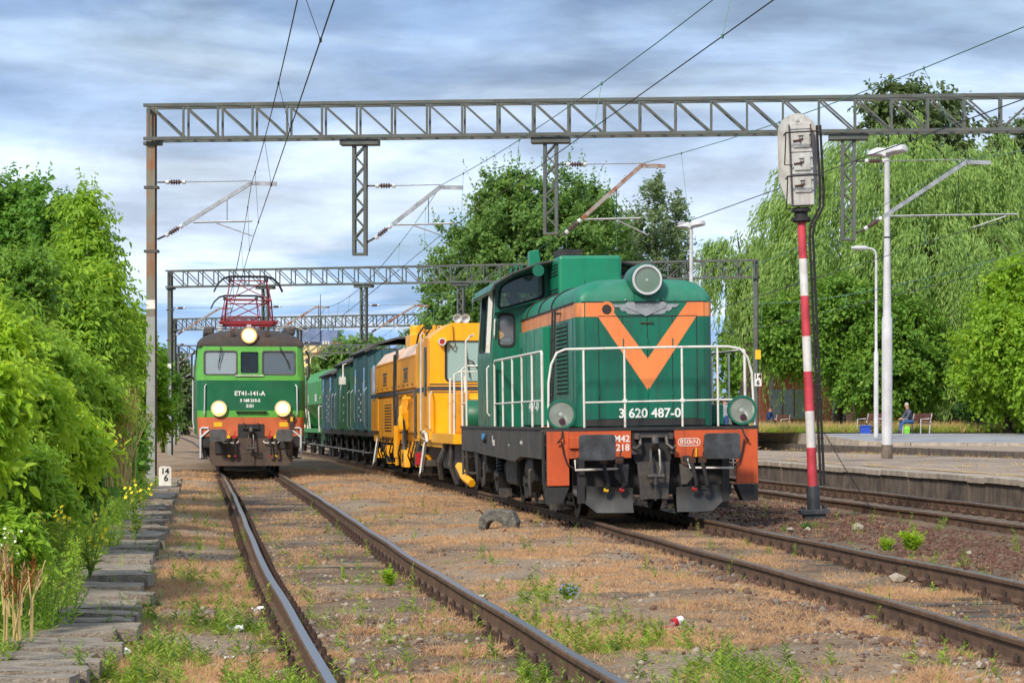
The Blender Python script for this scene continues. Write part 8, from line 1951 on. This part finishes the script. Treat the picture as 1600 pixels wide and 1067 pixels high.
# dry reddish dock and straw stalks
def stalks(px, py, Y, label, n, h, m, seed, spread=0.12, head=True):
    r_ = np.random.default_rng(seed); p = Vector(((px - 800) / F * Y, Y, CH + (HOR - py) / F * Y)); g = empty('dry_stalks', p, 0, label, 'plant'); st = MB(); P = []; A = []
    for i in range(n):
        d = Vector((r_.normal() * spread, r_.normal() * spread, 1)).normalized(); hh = h * (0.65 + 0.45 * r_.random()); o = Vector((r_.normal() * 0.08, r_.normal() * 0.08, 0))
        st.tube([o, o + d * hh * 0.5, o + d * hh + Vector((r_.normal() * 0.04, r_.normal() * 0.04, 0))], [0.006, 0.005, 0.003], 4)
        for k in range(14): P.append(o + d * hh * (0.62 + 0.03 * k)); A.append((r_.normal() * 0.4, r_.normal() * 0.4, 1))
    st.build('stems', MT['straw'], g, fix=False); g.children[-1]['kind'] = 'stuff'
    n_ = len(P); put('seed_heads', leaf_mesh('seed_heads', np.array(P), np.array(A), np.tile([[1.0, 0, 0]], (n_, 1)), np.full(n_, 0.05), np.full(n_, 0.016), m), g)['kind'] = 'stuff'
MT['straw'] = mat('straw', (196, 170, 112), 0.8)
stalks(190, 760, 27, 'tall straw coloured grass stalks beside the thicket', 34, 0.95, LF['straw'], 1, 0.14); stalks(178, 745, 30, 'paler straw stalks behind the yellow flowers', 22, 0.8, LF['straw'], 2, 0.14)
stalks(35, 1000, 14.6, 'reddish dry dock stalk in the lower left corner', 9, 0.42, LF['rustleaf'], 3, 0.12); stalks(8, 960, 15.2, 'brown dry seed stalks at the left edge', 9, 0.36, LF['dry'], 4, 0.12)
# weeds on the island platform and along its wall
pw = []
for i in range(420):
    y = float(rng.uniform(36, 100)); u = rng.random()
    pw.append((p1edge(y) - 0.02, y, -0.09) if u < 0.45 else (p1edge(y) + 0.45 + 7 * rng.random(), y, PZ - 0.01) if u < 0.8 else (far1(y) - 0.1, y, PZ - 0.01))
tufts('platform_weeds', np.array(pw), 12, 0.11, 0.012, LF['straw'], 0.07, 'dry weeds growing along the platform wall and in its cracks', 0.7)
# grass bank under the willow
gb = []
for i in range(1300):
    x = rng.uniform(10, 25); y = rng.uniform(112.4, 118); gb.append((x, y, 0.93 + 0.12 * min(1, (y - 112) / 4)))
tufts('bank_grass', np.array(gb), 10, 0.42, 0.03, LF['straw'], 0.12, 'tall yellowish grass on the bank under the willow', 0.5)
gb = [(rng.uniform(9, 25), rng.uniform(112.4, 120), 0.95) for i in range(5500)]
tufts('bank_grass', np.array(gb), 10, 0.3, 0.03, LF['weed'], 0.12, 'green grass mixed into the bank under the willow', 0.5)
# ------------------------------------------------------------------ benches, bin, people on the forecourt
MT['bench_wood'] = mat('bench_wood', (116, 72, 62), 0.6, c2=(90, 56, 50), scale=6)
def bench():
    g = empty('bench', (0, 0, 0))
    for i in range(4): MB().box(-0.8, 0.8, -0.22 + i * 0.12, -0.12 + i * 0.12, 0.43, 0.465).build('seat_slat', MT['bench_wood'], g)
    for i in range(3): MB().bar((-0.8, 0.27 + 0.03 * i, 0.58 + 0.12 * i), (0.8, 0.27 + 0.03 * i, 0.58 + 0.12 * i), 0.03, 0.1).build('back_slat', MT['bench_wood'], g)
    for s in (-0.74, 0.74):
        MB().tube([(s, -0.24, 0), (s, -0.22, 0.62), (s, 0.2, 0.64)], 0.026, 6).tube([(s, 0.2, 0), (s, 0.24, 0.43), (s, 0.34, 0.88)], 0.026, 6).tube([(s, -0.22, 0.42), (s, 0.24, 0.42)], 0.022, 6).build('end_frame', MT['post_white'], g)
    return g
bn = bench(); bn.location = (0, 0, -50)
for k, (px, Y, z, rz, lab) in enumerate(((1432, 111.5, 0.885, R(68), 'bench that the seated man uses beside the grass bank'), (1360, 112.3, 0.888, R(68), 'empty bench behind the white lamp post with a blue crate'), (1216, 137, 0.91, R(68), 'empty bench near the brick building'))):
    o = bn if k == 0 else copy_tree(bn); o.location = ((px - 800) / F * Y, Y, z); o.rotation_euler = (0, 0, -rz)
    tag(o, lab, 'bench', 'slatted benches on the forecourt')
o = empty('blue_crate', ((1352 - 800) / F * 111.2, 111.2, 0.885), 0, 'blue plastic crate under the empty bench', 'crate')
b = MB(); plate(b, [(-0.22, -0.16), (0.22, -0.16), (0.22, 0.16), (-0.22, 0.16)], [[(-0.2, -0.14), (0.2, -0.14), (0.2, 0.14), (-0.2, 0.14)]], 'z', 0.0, 0.36); b.box(-0.2, 0.2, -0.14, 0.14, 0.0, 0.02); b.build('crate_wall', MT['blue'], o); MB().box(-0.25, 0.25, -0.19, -0.161, 0.30, 0.36).build('crate_rim', MT['blue'], o)
o = empty('shopping_bag', ((1417 - 800) / F * 111.0, 111.0, 0.885), 0, 'bright green bag by the legs of the seated man', 'bag')
MB().loft([[(-0.11, -0.06, 0), (0.11, -0.06, 0), (0.11, 0.06, 0), (-0.11, 0.06, 0)], [(-0.12, -0.07, 0.2), (0.12, -0.07, 0.2), (0.12, 0.07, 0.2), (-0.12, 0.07, 0.2)], [(-0.09, -0.01, 0.32), (0.09, -0.01, 0.32), (0.09, 0.01, 0.32), (-0.09, 0.01, 0.32)]]).build('bag', mat('bag_green', (120, 200, 60), 0.5), o)
MB().tube([(-0.06, 0, 0.32), (-0.04, 0, 0.42), (0.04, 0, 0.42), (0.06, 0, 0.32)], 0.008, 5).build('bag_handle', mat('bag_handle', (120, 200, 60), 0.5), o)
jeans = mat('jeans', (58, 92, 140), 0.85); sweat = mat('jacket_grey', (96, 98, 112), 0.85, c2=(60, 62, 80), scale=8)
pr, hd, up = person(((1424 - 800) / F * 111.4, 111.4, 0.89), R(-75), sitting(0.16), RAD, 'grey haired man in jeans sitting on the bench beside the grass', (sweat, jeans, MT['black']), None, None)
hair_cap(pr, hd + Vector((0, 0, 0.03)), 0.105, MT['hair_grey'], (0, -1, 0))
Y = 104.0
pr, hd, up = person(((1133 - 800) / F * Y, Y, 0.62), R(-40), standing(), RAD, 'man in a grey jumper and jeans standing behind the diesel railing', (mat('jumper', (140, 144, 152), 0.85), mat('jeans_dark', (48, 74, 120), 0.85), MT['black']), None, None)
hair_cap(pr, hd + Vector((0, 0, 0.03)), 0.105, MT['hair_dark'], (0, -1, 0))
Y = 137.0
pr, hd, up = person(((1199 - 800) / F * Y, Y, 0.9), R(60), sitting(0.14), RAD, 'person in dark blue clothes sitting left of the far bench', (mat('dark_blue', (34, 60, 110), 0.85), mat('dark_trousers', (40, 44, 60), 0.85), MT['black']), None, None)
hair_cap(pr, hd + Vector((0, 0, 0.03)), 0.105, MT['hair_dark'], (0, -1, 0))
o = empty('seat_stump', ((1199 - 800) / F * Y, Y, 0.9), 0, 'grey low seat under the person in dark blue', 'seat'); MB().box(-0.3, 0.3, -0.2, 0.25, 0.36, 0.42).build('seat', MT['post_white'], o); MB().box(-0.28, -0.22, -0.18, 0.2, -0.02, 0.36).box(0.22, 0.28, -0.18, 0.2, -0.02, 0.36).build('leg', MT['post_white'], o)
